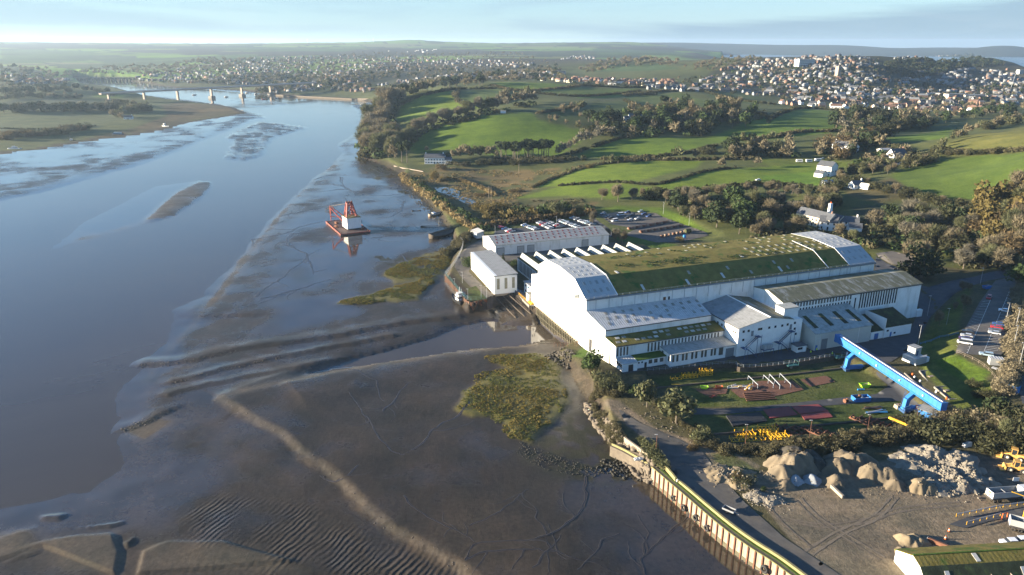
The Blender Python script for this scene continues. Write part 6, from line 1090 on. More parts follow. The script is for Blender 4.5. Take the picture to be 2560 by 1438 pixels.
# ------------------------------------------------------------------ blue gantry crane
P0, P1 = np.array([121.8, 250.4]), np.array([130.4, 196.8]); gd = P1-P0; GL = np.linalg.norm(gd); ga = math.atan2(gd[1], gd[0])
gc = thing('gantry_crane', 'bright blue gantry crane with a long box girder and two kinked legs', 'crane', np.r_[P0, 3.2], ga)
B(0, -1.0, 6.5, GL, 1.0, 8.75).build('girder', M['blue_paint'], gc); B(.3, -.12, 8.76, GL-.5, .25, 8.95).build('track_rail', M['skylight_clear'], gc); B(-.1, -1.35, 6.3, GL+.1, -1.0, 6.5).build('lower_flange', M['blue_light'], gc)
st = B(-.06, -1.06, 6.52, .06, -1.0, 8.7).data('stiffener', M['blue_light']); copies('stiffener', st, gc, [(x, 0, 0) for x in np.arange(1.5, GL, 1.9)]); st2 = B(-.06, 1.0, 6.52, .06, 1.06, 8.7).data('stiffener', M['blue_light']); copies('stiffener', st2, gc, [(x, 0, 0) for x in np.arange(1.5, GL, 1.9)])
B(-1.2, -1.1, 5.9, -.01, 1.1, 8.8).build('end_plate', M['blue_paint'], gc); B(GL+.01, -1.05, 6.3, GL+.35, 1.05, 8.9).build('end_plate', M['blue_paint'], gc)
wk = MB()
for x in np.arange(0, GL+.1, 2.4): wk.tube((x, 1.7, 7.6), (x, 1.7, 8.7), .035, 4)
wk.tube((0, 1.7, 8.7), (GL, 1.7, 8.7), .035, 4); wk.tube((0, 1.7, 8.2), (GL, 1.7, 8.2), .03, 4); wk.box(0, 1.07, 7.5, GL, 1.75, 7.58); wk.build('walkway', M['blue_dark'], gc)
def gleg(x):
    b = MB()
    for a, c, w in (((x, -3.0, .9), (x, -2.7, 4.4), 1.5), ((x, -2.7, 4.3), (x, -.2, 6.5), 1.5)):
        A, C = np.array(a), np.array(c); d = (C-A)/np.linalg.norm(C-A); s = np.cross(d, (1, 0, 0)); i = len(b.v)
        for q in (A, C):
            for u, v in ((-1, -1), (1, -1), (1, 1), (-1, 1)): b.v.append(tuple(q+np.array([1, 0, 0])*u*w/2+s*v*.65))
        b.f += [(i, i+3, i+2, i+1), (i+4, i+5, i+6, i+7)]+[(i+k, i+(k+1) % 4, i+4+(k+1) % 4, i+4+k) for k in range(4)]
    return b
for x in (11, 42.5):
    lg = gleg(x).build('leg', M['blue_paint'], gc); B(x-.75, -3.9, .35, x+.75, 4.6, 1.4).build('foot_beam', M['blue_paint'], lg); B(x-1.6, -4.2, 0, x+1.6, -2.6, .75).build('bogie', M['blue_dark'], lg)
    ld = MB().tube((x-1.0, -3.6, .6), (x-1.0, -2.6, 6.4), .06, 4).tube((x-1.5, -3.6, .6), (x-1.5, -2.6, 6.4), .06, 4)
    for k in range(11): ld.tube((x-1.5, -3.6+k*.09, .6+.53*k), (x-1.0, -3.6+k*.09, .6+.53*k), .03, 4)
    ld.build('ladder', M['blue_dark'], lg)
pf_ = B(6.5, 1.1, 6.3, 11.5, 3.6, 6.45).build('side_platform', M['blue_dark'], gc); rl = MB()
for x, y in ((6.5, 3.6), (8.2, 3.6), (9.9, 3.6), (11.5, 3.6), (6.5, 1.5), (11.5, 1.5)): rl.tube((x, y, 6.4), (x, y, 7.6), .05, 4)
rl.tube((6.5, 3.6, 7.6), (11.5, 3.6, 7.6), .05, 4).tube((6.5, 3.6, 7), (11.5, 3.6, 7), .05, 4); rl.build('platform_rail', M['blue_light'], pf_); B(9.6, 1.4, 6.46, 10.5, 2.3, 7.5).build('winch', M['yellow_paint'], pf_); copies('flood_light', B(-.25, -.3, 0, .25, .05, .5).data('flood_light', M['skylight_clear']), gc, [(14.5, -1.1, 7.6), (24, -1.1, 7.2), (36, -1.1, 7.4), (47, -1.1, 7.4)])
for k, (pts) in enumerate((((2108,922),(2000,935),(1850,950),(1640,972)), ((2290,1040),(2100,1060),(1900,1078),(1760,1090)))): 
    P = [T1(*q) for q in pts]; b = MB()
    for a, c in zip(P[:-1], P[1:]): b.bar(a+[0, 0, .25], c+[0, 0, .25], .5, .5)
    tag(b.build('crane_rail', M['timber_dark']), ['dark crane rail beam below the apron wall', 'dark crane rail beam behind the yellow racks'][k], 'crane rail')
# ------------------------------------------------------------------ storage yard
def zs(px, py): return T1(px, py)
def rack(px, py, w, d, levels, rz, label, m='yellow_paint'):
    t = thing('yellow_rack' if m == 'yellow_paint' else 'steel_rack', label, 'rack', zs(px, py), rz, 'yellow steel racks in the yard' if m == 'yellow_paint' else None)
    for l in range(levels):
        z = l*.75; b = MB(); b.bar((-w/2, -d/2, z+.12), (w/2, -d/2, z+.12), .16, .16).bar((-w/2, d/2, z+.12), (w/2, d/2, z+.12), .16, .16)
        for x in np.linspace(-w/2, w/2, max(3, int(w/.9))): b.bar((x, -d/2, z+.2), (x, d/2, z+.2), .13, .13)
        b.build('frame', M[m], t)
        copies('upright', B(-.09, -.09, z, .09, .09, z+.95).data('upright', M[m]), t, [(x, y, 0) for x in (-w/2, 0, w/2) for y in (-d/2, d/2)])
for a in ((1862,1090,5.6,2.4,2,.1,'left stack of yellow steel racks behind the thicket'), (1886,1098,6,2,1,.1,'flat yellow rack in front of the left yellow stack'), (1918,1083,5.4,2.4,3,.1,'rear yellow rack stack right of the lamp pole'), (1945,1095,5.4,2.6,2,.1,'nearest bright yellow rack stack'), (1845,1100,4.5,2,1,.1,'dull yellow rack low at the thicket edge'),
          (1690,948,3.6,1.6,1,.2,'leftmost yellow rack under the apron wall'), (1714,944,2.4,1.6,2,.2,'second yellow rack under the apron wall'), (1733,943,2.6,1.6,2,.2,'third yellow rack under the apron wall'), (1757,938,2.2,1.6,3,.2,'fourth yellow rack under the apron wall'), (1768,937,3.2,1.6,3,.2,'rightmost tall yellow rack under the apron wall')): rack(*a)
def plate(pts, m, label, h=.25, name='steel_plate', z=None): P = [zs(*q) for q in pts]; c = np.mean(P, 0); t = tag(MB().pprism([p[:2]-c[:2] for p in P][::-1], 0, h).build(name, M[m]), label, 'steel plates', 'plates laid on the yard grass'); t.location = (c[0], c[1], c[2]-.02); return t
plate([(1908,1025),(1973,1018),(1994,1038),(1925,1047)], 'red_plate', 'left dull red plate stack in the yard'); plate([(1978,1017),(2045,1012),(2070,1028),(2000,1036)], 'red_plate', 'bright red plate stack nearest the track'); plate([(2002,1038),(2070,1030),(2082,1044),(2012,1051)], 'red_plate', 'lower red plate stack beside the yellow racks')
plate([(1815,1042),(1900,1033),(1917,1055),(1832,1068)], 'black_plate', 'large black plate stack on the yard grass', .5)
for pts, lab in (([(1825,975),(1900,953),(1980,952),(2010,975),(1900,1000),(1850,995)], 'brown slab area with grey beams'), ([(2000,950),(2065,940),(2088,955),(2025,968)], 'brown planked pad at the far yard'), ([(1730,972),(1820,970),(1815,985),(1765,990)], 'dark brown pad beside the green skip')): tag(flat('yard_slab', pts, M['rust'], .14, label=lab, sub=3), kind='structure')
for k in range(5): a, c = zs(1858+k*2, 986+k*4.4), zs(1925+k*4, 982+k*4.2); o = tag(MB().bar(a+[0, 0, .3], c+[0, 0, .3], .35, .3).build('rusty_beam', M['rust']), 'rusty steel beam %s of the row on the brown slab' % ['farthest', 'second', 'middle', 'fourth', 'nearest'][k], 'steel beam')
for k, (a, c) in enumerate((((1870,950),(1894,973)), ((1908,948),(1933,971)), ((1923,946),(1949,974)), ((1949,944),(1976,971)))):
    t = thing('beam_trestle', '%s pale beam on posts over the brown slab' % ['leftmost', 'second', 'third', 'rightmost'][k], 'trestle', (0, 0, 0)); A, C = zs(*a), zs(*c); MB().bar(A+[0, 0, 1.6], C+[0, 0, 1.6], .22, .22).build('beam', M['rail_grey'], t); copies('post', B(-.1, -.1, 0, .1, .1, 1.5).data('post', M['rail_grey']), t, [A, (A+C)/2, C])
def skip(px, py, rz, m, label, sc=1., fill=None):
    t = thing('skip', label, 'skip', zs(px, py), rz); b = MB(); i = 0; bot = [(-1.1, -.8), (1.1, -.8), (1.1, .8), (-1.1, .8)]; top = [(-1.8, -.9), (1.8, -.9), (1.8, .9), (-1.8, .9)]
    for k in range(4): j = (k+1) % 4; b.poly([(*bot[k], .1), (*bot[j], .1), (*top[j], 1.3), (*top[k], 1.3)]); b.poly([(top[k][0]*.95, top[k][1]*.93, 1.3), (top[j][0]*.95, top[j][1]*.93, 1.3), (bot[j][0]*.95, bot[j][1]*.93, .2), (bot[k][0]*.95, bot[k][1]*.93, .2)]); b.poly([(*top[k], 1.3), (*top[j], 1.3), (top[j][0]*.95, top[j][1]*.93, 1.3), (top[k][0]*.95, top[k][1]*.93, 1.3)])
    b.poly([(*q, .1) for q in bot[::-1]]); b.poly([(q[0]*.95, q[1]*.93, .35) for q in bot]); b.build('body', M[m], t); bb = MB().bar((-1.7, -.2, .9), (1.3, .3, 1.4), .2, .05).bar((-1, .4, .8), (1.6, -.3, 1.5), .25, .05); bb.build('scrap_board', M[fill or 'driftwood'], t); t.scale = (sc,)*3
skip(2161,968,.1,'lime_paint','lime green skip with a board on top near the gantry'); skip(1760,972,-.1,'lime_paint','small lime green skip beside the dark pad', .75); skip(1797,971,0,'orange_paint','small orange skip on the yard grass', .7); skip(2388+78,722,.3,'blue_paint','blue skip at the car park entrance', 1.1)
def scatter_rods(name, c, n, spread, ln, mats_, label, cat, rz=0.2, h=.5):
    t = thing(name, label, cat, zs(*c), rz); r = random.Random(int(c[0]))
    for k in range(n): x, y, a = r.uniform(-spread, spread), r.uniform(-spread*.5, spread*.5), r.uniform(-.12, .12); l = ln*r.uniform(.6, 1.1); MB().bar((x-l/2, y-a*l, .12+r.random()*h), (x+l/2, y+a*l, .12+r.random()*h), .25, .18).build('bar', M[mats_[k % len(mats_)]], t)
scatter_rods('pipe_bundle', (1842,968), 12, 2.2, 4, ['galv_steel', 'white_render', 'yellow_paint'], 'mixed bundle of white and yellow pipes on the grass', 'pipes'); scatter_rods('scrap_heap', (1872,972), 14, 1.6, 2, ['white_render', 'yellow_paint', 'galv_steel'], 'heap of white and yellow scrap at the slab edge', 'scrap', .9, 1.0); scatter_rods('scrap_heap', (1782,993), 6, .8, 2, ['red_lead', 'rust'], 'small red rusty scrap heap on the grass', 'scrap', .4); scatter_rods('steel_bundle', (2182,1022), 7, 1, 7, ['rust', 'dark_steel'], 'dark bundle of long rusty sections by the track', 'steel bundle', .12, .6); scatter_rods('crane_jib', (2190,1032), 5, .8, 8, ['blue_light', 'galv_steel'], 'blue lattice crane jib lying by the track', 'crane jib', .1, .5); scatter_rods('timber_stack', (1692,963), 3, .5, 5, ['yellow_paint', 'dark_steel'], 'long yellow timber on the grass by the tree', 'timber', .1, .2)
for k in range(3): p = zs(2146+k*6, 976); t = tag(MB().tube((-.3, 0, .3), (.3, 0, .3), .3, 8).build('gas_drum', M['blue_light']), ['left', 'middle', 'right'][k]+' of three small blue drums near the lime skip', 'drum'); t.location = p
# rusty skids in rows
for k, (x, y) in enumerate(((1965,1080),(1990,1082),(2015,1084),(2040,1085),(2065,1084),(2160,1058),(2182,1060),(2205,1062))):
    t = thing('rusty_skid', 'rusty launching skid with bolts, %s in the dark row' % ['first', 'second', 'third', 'fourth', 'fifth', 'sixth', 'seventh', 'last'][k], 'skid', zs(x, y), -.95); MB().bar((-4.5, -.8, .3), (4.5, -.8, .3), .3, .45).build('runner', M['rust'], t); MB().bar((-4.5, .8, .3), (4.5, .8, .3), .3, .45).build('runner', M['rust'], t); copies('stud', B(-.08, -1, .5, .08, 1, 1.0).data('stud', M['rust']), t, [(a, 0, 0) for a in (-4, -2, 0, 2, 4)])
t = thing('yellow_boom', 'long yellow boom lying beside the rusty skids', 'boom', zs(2258,1062), -.95); MB().bar((-4.5, 0, .5), (4.5, 0, .5), .6, .6).build('beam', M['yellow_paint'], t); copies('support', B(-.2, -.4, 0, .2, .4, .3).data('support', M['rust']), t, [(-3, 0, 0), (3, 0, 0)])
def open_box(px, py, rz, l, w, h, m, label, name, cat, inner='dark_steel', extras=None):
    t = thing(name, label, cat, zs(px, py), rz); b = MB()
    for x0, y0, x1, y1 in ((-l/2, -w/2, l/2, -w/2+.12), (-l/2, w/2-.12, l/2, w/2), (-l/2, -w/2+.121, -l/2+.12, w/2-.121), (l/2-.12, -w/2+.121, l/2, w/2-.121)): b.box(x0, y0, .1, x1, y1, h)
    b.build('side', M[m], t); B(-l/2+.13, -w/2+.13, .1, l/2-.13, w/2-.13, .35).build('floor', M[inner], t); r = random.Random(int(px))
    for k in range(6): x, y = r.uniform(-l*.38, l*.38), r.uniform(-w*.3, w*.3); B(x-.4, y-.3, .36, x+.4, y+.3, h*r.uniform(.6, 1.15)).build('load', M[['white_render', 'dark_steel', 'rust', 'galv_steel'][k % 4]], t)
    return t
open_box(2152,1001,.12,5.6,2.6,1.5,'blue_paint','open blue waste container full of scrap by the track','waste_container','container')
t = thing('cable_drum', 'small rusty cable drum left of the blue waste container', 'drum', zs(2114,1007), .3); MB().tube((-.5, 0, .7), (.5, 0, .7), .4, 10).build('core', M['rust'], t); copies('flange', MB().tube((-.06, 0, .7), (.06, 0, .7), .75, 12).data('flange', M['rust']), t, [(-.5, 0, 0), (.5, 0, 0)])
t = thing('blue_shelter', 'blue sided shelter with a grey roof under the gantry end', 'shelter', zs(2320,1042), -.85); B(-2.5, -2, 0, 3, 2, 2.4).build('wall', M['blue_paint'], t); MB().slab((-2.7, -2.2, 2.5), (3.2, -2.2, 2.5), (3.2, 2.2, 2.8), (-2.7, 2.2, 2.8), .12).build('roof', M['grey_roof'], t)
t = thing('plate_bin', 'blue bin with a red plate on top beside the shelter', 'bin', zs(2298,1028), -.5); B(-1.5, -1.5, 0, 1.5, 1.5, 1.2).build('body', M['blue_light'], t); B(-1.3, -1.3, 1.2, 1.3, 1.3, 1.32).build('lid', M['red_plate'], t)
t = thing('concrete_block', 'pale concrete block between the skids and the gantry leg', 'block', zs(2246,1020), .2); MB().cbox((0, 0, 0), 2.4, 1.8, 1.2, 0, .9).build('block', M['pale_concrete'], t); B(-.2, -.2, 1.2, .2, .2, 1.5).build('lifting_eye', M['rust'], t)
t = thing('blue_lift', 'small dark blue lift machine at the near gantry leg', 'machine', zs(2266,1032), 0); B(-1, -.7, .3, 1, .7, 1.6).build('body', M['blue_dark'], t); MB().bar((-.8, 0, 1.7), (1.4, 0, 2.8), .25, .25).build('boom', M['blue_dark'], t); copies('wheel', MB().torus((0, 0, .4), .28, .12, n=10, m=5).data('wheel', M['rubber']), t, [(-.7, -.75, 0), (.7, -.75, 0), (-.7, .75, 0), (.7, .75, 0)])
for px, py, lab in ((1978,913,'green and teal work platform hung off the apron edge'), (2098,893,'green and teal work platform nearest the gantry')):
    t = thing('work_platform', lab, 'platform', G(px, py, 4.4), .25); B(-2.2, -1.4, .2, 2.2, 1.4, .4).build('deck', M['teal_steel'], t); b = MB()
    for x, y in ((-2.1, -1.3), (0, -1.3), (2.1, -1.3), (2.1, 1.3)): b.tube((x, y, .4), (x, y, 1.5), .06, 4)
    b.tube((-2.1, -1.3, 1.5), (2.1, -1.3, 1.5), .06, 4).tube((2.1, -1.3, 1.5), (2.1, 1.3, 1.5), .06, 4); b.build('rail', M['teal_steel'], t); B(-.4, -.4, -1.4, .4, .4, .2).build('pedestal', M['pale_concrete'], t)
t = thing('substation', 'pale control hut standing on a fenced concrete base by the gantry', 'hut', G(2283,905,5.2), .45); B(-2.2, -2.6, 0, 3.4, 3, 2.4).build('base', M['grey_cladding'], t); B(-.6, -.5, 2.4, 2.6, 2.6, 5.4).build('hut', M['roller_door'], t); B(-.8, -.7, 5.4, 2.8, 2.8, 5.6).build('roof', M['grey_roof'], t); B(.2, -.56, 2.5, 1.1, -.48, 4.5).build('door', M['blue_dark'], t); b = MB()
for k in range(8): b.tube((-2.2+k*.7, -2.6, 0), (-2.2+k*.7, -2.6, 3.4), .05, 4)
for z in (.8, 1.6, 2.4, 3.4): b.tube((-2.2, -2.6, z), (3.4, -2.6, z), .05, 4)
b.build('cage_front', M['galv_steel'], t); B(3.5, -2.4, .0, 5.2, -.6, 1.9).build('white_cabinet', M['white_front'], t)
# concrete bunkers on the bank
for pts, lab in ((((2298,930),(2360,920),(2400,955),(2330,965)), 'far sunken concrete bay on the green bank'), (((2335,970),(2402,958),(2440,988),(2372,1000)), 'near sunken concrete bay on the green bank')):
    t = thing('concrete_bay', lab, 'concrete bay', (0, 0, 0)); P = [T1(x, y) for x, y in pts]; zc = min(p[2] for p in P)+.1
    for k in range(4): MB().bar(P[k]*[1, 1, 0]+[0, 0, zc+.2], P[(k+1) % 4]*[1, 1, 0]+[0, 0, zc+.2], .3, .6).build('bay_wall', M['concrete'], t)
    MB().pprism([p[:2] for p in P][::-1], zc-1, zc+.25).build('floor', M['tarmac_brown'], t); c = np.mean(P, 0); copies('pallet', B(-1, -.5, 0, 1, .5, .5).data('pallet', M['driftwood']), t, [(c[0]-2, c[1]+1, zc+.25, .3), (c[0]+2, c[1]-.5, zc+.25, .3)])
wall_line('bank_kerb', [(2262,930),(2290,955),(2340,1000),(2385,1030)], 4.4, 5.35, .35, M['concrete'], 'tan concrete kerb wall beside the gantry track', zpt=5.6)
for k, (x, y, m, lab) in enumerate(((2281,938,'orange_paint','orange buoy on the grass by the kerb wall'), (2286,945,'boat_white','white marker drum beside the orange buoy'), (2366,998,'orange_paint','orange buoy at the far end of the kerb wall'), (2300,955,'boat_white','first white marker drum along the kerb wall'), (2340,982,'boat_white','last white marker drum along the kerb wall'))):
    t = thing('marker_buoy', lab, 'buoy', zs(x, y)); MB().tube((0, 0, 0), (0, 0, .5), .3, 8, .38).tube((0, 0, .5), (0, 0, .8), .38, 8, .15).build('float', M[m], t)
# blue container, portable store, trailer on the upper park
t = thing('blue_container', 'bright blue shipping container under the hedge', 'container', zs(2518,976), 2.15); B(-3, -1.25, .1, 3, 1.25, 2.7).build('body', M['blue_light'], t); B(-3.05, -1.3, 2.7, 3.05, 1.3, 2.78).build('roof', M['dark_moss_roof'], t); rbm = B(-.05, -1.31, .2, .05, -1.25, 2.6).data('side_rib', M['blue_paint']); copies('side_rib', rbm, t, [(x, 0, 0) for x in np.arange(-2.8, 2.9, .4)]); rb2 = B(3.0, -.04, .2, 3.06, .04, 2.6).data('end_rib', M['blue_paint']); copies('end_rib', rb2, t, [(0, y, 0) for y in np.arange(-1.1, 1.2, .28)])
t = thing('grey_store', 'pale grey box store with a sign beside the pale blue car', 'store', zs(2487,912), -.25); B(-2.1, -1.2, .2, 2.1, 1.2, 2.6).build('body', M['roller_door'], t); B(-2.15, -1.25, 2.6, 2.15, 1.25, 2.7).build('roof', M['white_roof'], t); B(-.3, -1.25, 1.3, .5, -1.21, 1.9).build('sign', M['cream_render'], t)
t = thing('pipe_stack', 'stack of pale pipes by the grey store', 'pipes', zs(2500,926), -.9)
for k in range(6): MB().tube((-2.5, -.6+k*.24, .2+.1*(k % 2)), (2.5, -.6+k*.24, .2+.1*(k % 2)), .12, 6).build('pipe', M['galv_steel'], t)
railing([(2300,862),(2335,850),(2395,836)], .9, 5.6, 'blue plastic netting fence climbing the green verge', 'blue_light', 3, 'netting', (1., .7, .4), zpx=1)
# ------------------------------------------------------------------ people
def person(px, py, rz, label, lean=0):
    t = thing('person', label, 'person', G(px, py, 5.1), rz); bm_ = bpy.data.meshes.new('body'); vs = [(0, 0, .92), (0, 0, 1.15), (0, .02, 1.42), (0, .02, 1.52), (0, .03, 1.66), (-.1, 0, .88), (-.11, .05, .48), (-.11, 0, .06), (-.11, .12, .03), (.1, 0, .88), (.12, -.04, .48), (.12, -.08, .06), (.12, .05, .03), (-.19, .02, 1.4), (-.25, -.02, 1.12), (-.22, .1, .88), (.19, .02, 1.4), (.26, 0, 1.12), (.24, .1, .88)]
    es = [(0, 1), (1, 2), (2, 3), (3, 4), (0, 5), (5, 6), (6, 7), (7, 8), (0, 9), (9, 10), (10, 11), (11, 12), (2, 13), (13, 14), (14, 15), (2, 16), (16, 17), (17, 18)]; bm_.from_pydata(vs, es, []); o = link('body', bm_, t); sk = o.modifiers.new('skin', 'SKIN'); rad = [.16, .15, .17, .07, .115, .11, .075, .05, .05, .11, .075, .05, .05, .075, .055, .045, .075, .055, .045]
    for v, r in zip(bm_.skin_vertices[0].data, rad): v.radius = (r, r*.85)
    bm_.skin_vertices[0].data[0].use_root = True; o.modifiers.new('sub', 'SUBSURF').levels = 1; o.modifiers['sub'].render_levels = 1; bm_.materials.append(M['navy_cloth'])
    b = MB(); b.tube((0, 0, .82), (0, .01, 1.2), .235, 10, .235); b.tube((0, .01, 1.2), (0, .02, 1.47), .25, 10, .13); b.build('hi_vis_jacket', M['hi_vis'], t)
    for x, pts in ((-1, ((-.19, .02, 1.42), (-.26, -.02, 1.12), (-.23, .1, .9))), (1, ((.19, .02, 1.42), (.27, 0, 1.12), (.25, .1, .9)))): MB().tube(pts[0], pts[1], .085, 7, .07).tube(pts[1], pts[2], .07, 7, .058).build('sleeve', M['hi_vis'], t)
    MB().tube((0, .03, 1.55), (0, .035, 1.75), .10, 9, .085).build('face', M['skin'], t); MB().tube((0, .03, 1.7), (0, .03, 1.84), .125, 9, .07).build('helmet', M['boat_white'], t)
person(2026,886,.4,'leftmost of three workers in yellow hi-vis by the beige shed'); person(2041,880,2.2,'worker in yellow hi-vis by the shed door, middle of three'); person(2080,890,1.2,'rightmost worker in yellow hi-vis, nearest the gantry')
# ------------------------------------------------------------------ vehicles
def car_proto(kind, m):
    """car lying along x: body, window_band, roof, four wheels"""
    key = ('car', kind, m)
    if key in MESH: return MESH[key]
    L_, Wd, H_ = {'car': (4.2, 1.75, 1.45), 'van': (4.9, 1.95, 1.95), 'estate': (4.5, 1.8, 1.5)}[kind]; h = L_/2; w = Wd/2; b = MB()
    pf = [(-h, .35), (-h+.02, .75), (-h+.15, .88), (-h*.45 if kind != 'van' else -h*.7, .95), (h-.2, .95), (h-.02, .8), (h, .35)]; i = 0; n = len(pf)
    b.v += [(x, -w*(.93 if k in (0, 1, n-2, n-1) else 1), z) for k, (x, z) in enumerate(pf)]+[(x, w*(.93 if k in (0, 1, n-2, n-1) else 1), z) for k, (x, z) in enumerate(pf)]; b.f += [tuple(range(n)), tuple(range(2*n-1, n-1, -1))]+[(k, n+k, n+(k+1) % n, (k+1) % n) for k in range(n)]; body = b.data('body', M[m])
    x0, x1, x2, x3 = {'car': (-.95, -.35, 1.35, 1.85), 'van': (-1.9, -1.35, 2.2, 2.35), 'estate': (-.95, -.4, 1.9, 2.1)}[kind]; g = MB().pprism([(x0, -w*.9), (x3, -w*.9), (x3, w*.9), (x0, w*.9)], .95, .96); g.v = g.v[:4]+[(x1, -w*.76, H_-.06), (x2, -w*.76, H_-.06), (x2, w*.76, H_-.06), (x1, w*.76, H_-.06)]; glass = g.data('window_band', M['window_glass']); r = MB().pprism([(x1-.03, -w*.78), (x2+.03, -w*.78), (x2+.03, w*.78), (x1-.03, w*.78)], H_-.058, H_).data('roof', M[m])
    wh = MB().tube((0, -.1, 0), (0, .1, 0), .31, 10).data('wheel', M['rubber']); MESH[key] = (body, glass, r, wh, h, w); return MESH[key]
CARN = dict(car_white='white', car_silver='silver', car_black='black', car_blue='dark blue', car_red='red', car_grey='dark grey', car_purple='dark purple', car_pale='pale blue')
def car(p, rz, m, label, group=None, kind='car', name='parked_car'):
    body, glass, r, wh, h, w = car_proto(kind, m); t = thing(name, label, 'van' if kind == 'van' else 'car', p, rz, group); link('body', body, t); link('window_band', glass, t); link('roof', r, t); copies('wheel', wh, t, [(x, y, .31) for x in (-h*.62, h*.62) for y in (-w*.92, w*.92)]); return t
def carpx(px, py, m, label, rz=None, dx=None, group=None, kind='car', z=.1):
    p = T1(px, py); p = p+[0, 0, z]
    if dx is not None: q = T1(px+dx[0], py+dx[1]); rz = math.atan2(q[1]-p[1], q[0]-p[0])
    return car(p, rz, m, label, group, kind)
for px, py, m, kd, lab in ((2419,833,'car_black','car','black car at the top of the left bay row'), (2416,843,'car_silver','car','silver car between the black and the purple car'), (2412,850,'car_purple','car','dark purple car beside the white van'), (2411,860,'car_white','van','white people carrier van nearest the fence'), (2495,814,'car_blue','car','dark blue car above the red one in the upper park'), (2491,822,'car_red','car','bright red car in the upper car park'), (2487,830,'car_grey','estate','dark grey estate below the red car'), (2485,836,'car_silver','car','silver car below the dark grey estate'), (2510,780,'car_white','car','white car alone in the right bay row'), (2465,890,'car_pale','estate','pale blue estate beside the grey box store')): carpx(px, py, m, lab, dx=(28, 4.5), kind=kd)
carpx(2472,747,'car_red','dark red car driving into the upper car park',dx=(9,-16),kind='estate')
def row(a, b, n, cols, where, rz):
    for k in range(n): t_ = (k+.5)/n; m = cols[k % len(cols)]; car(T1(*lerp(a, b, t_))+[0, 0, .1], rz+RNG.normal(0, .03)+(pi if RNG.random() < .4 else 0), m, CARN[m]+' car in the '+where, 'cars in the '+where, 'estate' if RNG.random() < .3 else 'car')
cs = ['car_red', 'car_red', 'car_blue', 'car_black', 'car_white', 'car_red', 'car_grey']; RZ_ = YR+.12
row((1250,569),(1284,585),7,cs,'first short row behind the long shed',RZ_); row((1308,564),(1348,579),8,['car_silver','car_blue','car_grey','car_white','car_pale','car_white','car_silver','car_black'],'second row behind the long shed',RZ_); row((1346,558),(1378,574),7,['car_white','car_silver','car_red','car_white','car_grey','car_white'],'third row behind the long shed',RZ_); row((1361,555),(1408,572),9,['car_grey','car_black','car_silver','car_white','car_grey','car_white','car_red'],'fourth row behind the long shed',RZ_); row((1398,553),(1448,571),10,['car_silver','car_white','car_pale','car_silver','car_white','car_grey'],'fifth row behind the long shed',RZ_); row((1428,546),(1488,567),11,['car_pale','car_grey','car_silver','car_black','car_white','car_silver','car_white'],'last row behind the long shed',RZ_)
for px, py, m, lab, kd in ((1508,536,'car_silver','silver car at the corner of the visitor yard','car'), (1519,544,'car_grey','dark grey car left of the white van','car'), (1526,547,'car_black','black car beside the white van','car'), (1537,554,'car_white','white van in front of the visitor cars','van'), (1551,539,'car_white','white camper van in the visitor row','van'), (1569,533,'car_blue','dark blue car at the back of the visitor yard','car'), (1569,546,'car_black','black car in the middle of the visitor yard','car'), (1575,552,'car_white','white car in the middle of the visitor yard','car'), (1580,539,'car_grey','dark grey car behind the middle visitor cars','car'), (1594,549,'car_silver','bright silver car in the visitor yard','car'), (1602,531,'car_pale','pale blue car at the very back of the yard','car'), (1610,537,'car_blue','dark blue car beside the pale blue one','car'), (1622,543,'car_blue','blue car nearest the yard lamp','car')): carpx(px, py, m, lab, RZ_+.1, group='visitor cars', kind=kd)
def pstack(a, b, n, where):
    for k in range(n):
        p = T1(*lerp(a, b, (k+.5)/n)); t = thing('pipe_stack', 'short rusty pipe stack in the '+where+' of the container yard', 'pipe stack', p, YR+.2, 'rusty pipe stacks in the '+where)
        for j in range(5): y, z = ((-.8, .4), (0, .4), (.8, .4), (-.4, 1.05), (.4, 1.05))[j]; MB().tube((-.9, y, z), (.9, y, z), .36, 7).build('pipe', M[['rust', 'brown_brick', 'driftwood'][(k+j) % 3]], t)
pstack((1570,574),(1672,556),18,'far row'); pstack((1600,582),(1706,566),20,'middle row'); pstack((1650,594),(1728,578),8,'near row')
t = thing('storage_tank', 'olive green horizontal tank in the container yard', 'tank', T1(1719,584), .4); MB().tube((-1.8, 0, 1.6), (1.8, 0, 1.6), 1.3, 12).build('shell', M['leaf_olive'], t); copies('saddle', B(-.25, -1, 0, .25, 1, .9).data('saddle', M['concrete']), t, [(-1.2, 0, 0), (1.2, 0, 0)])
t = thing('blue_tote', 'blue tote container on the green bank', 'container', T1(1711,596), .3); B(-.7, -.6, .1, .7, .6, 2).build('body', M['blue_light'], t); B(-.8, -.7, 0, .8, .7, .14).build('pallet', M['driftwood'], t)
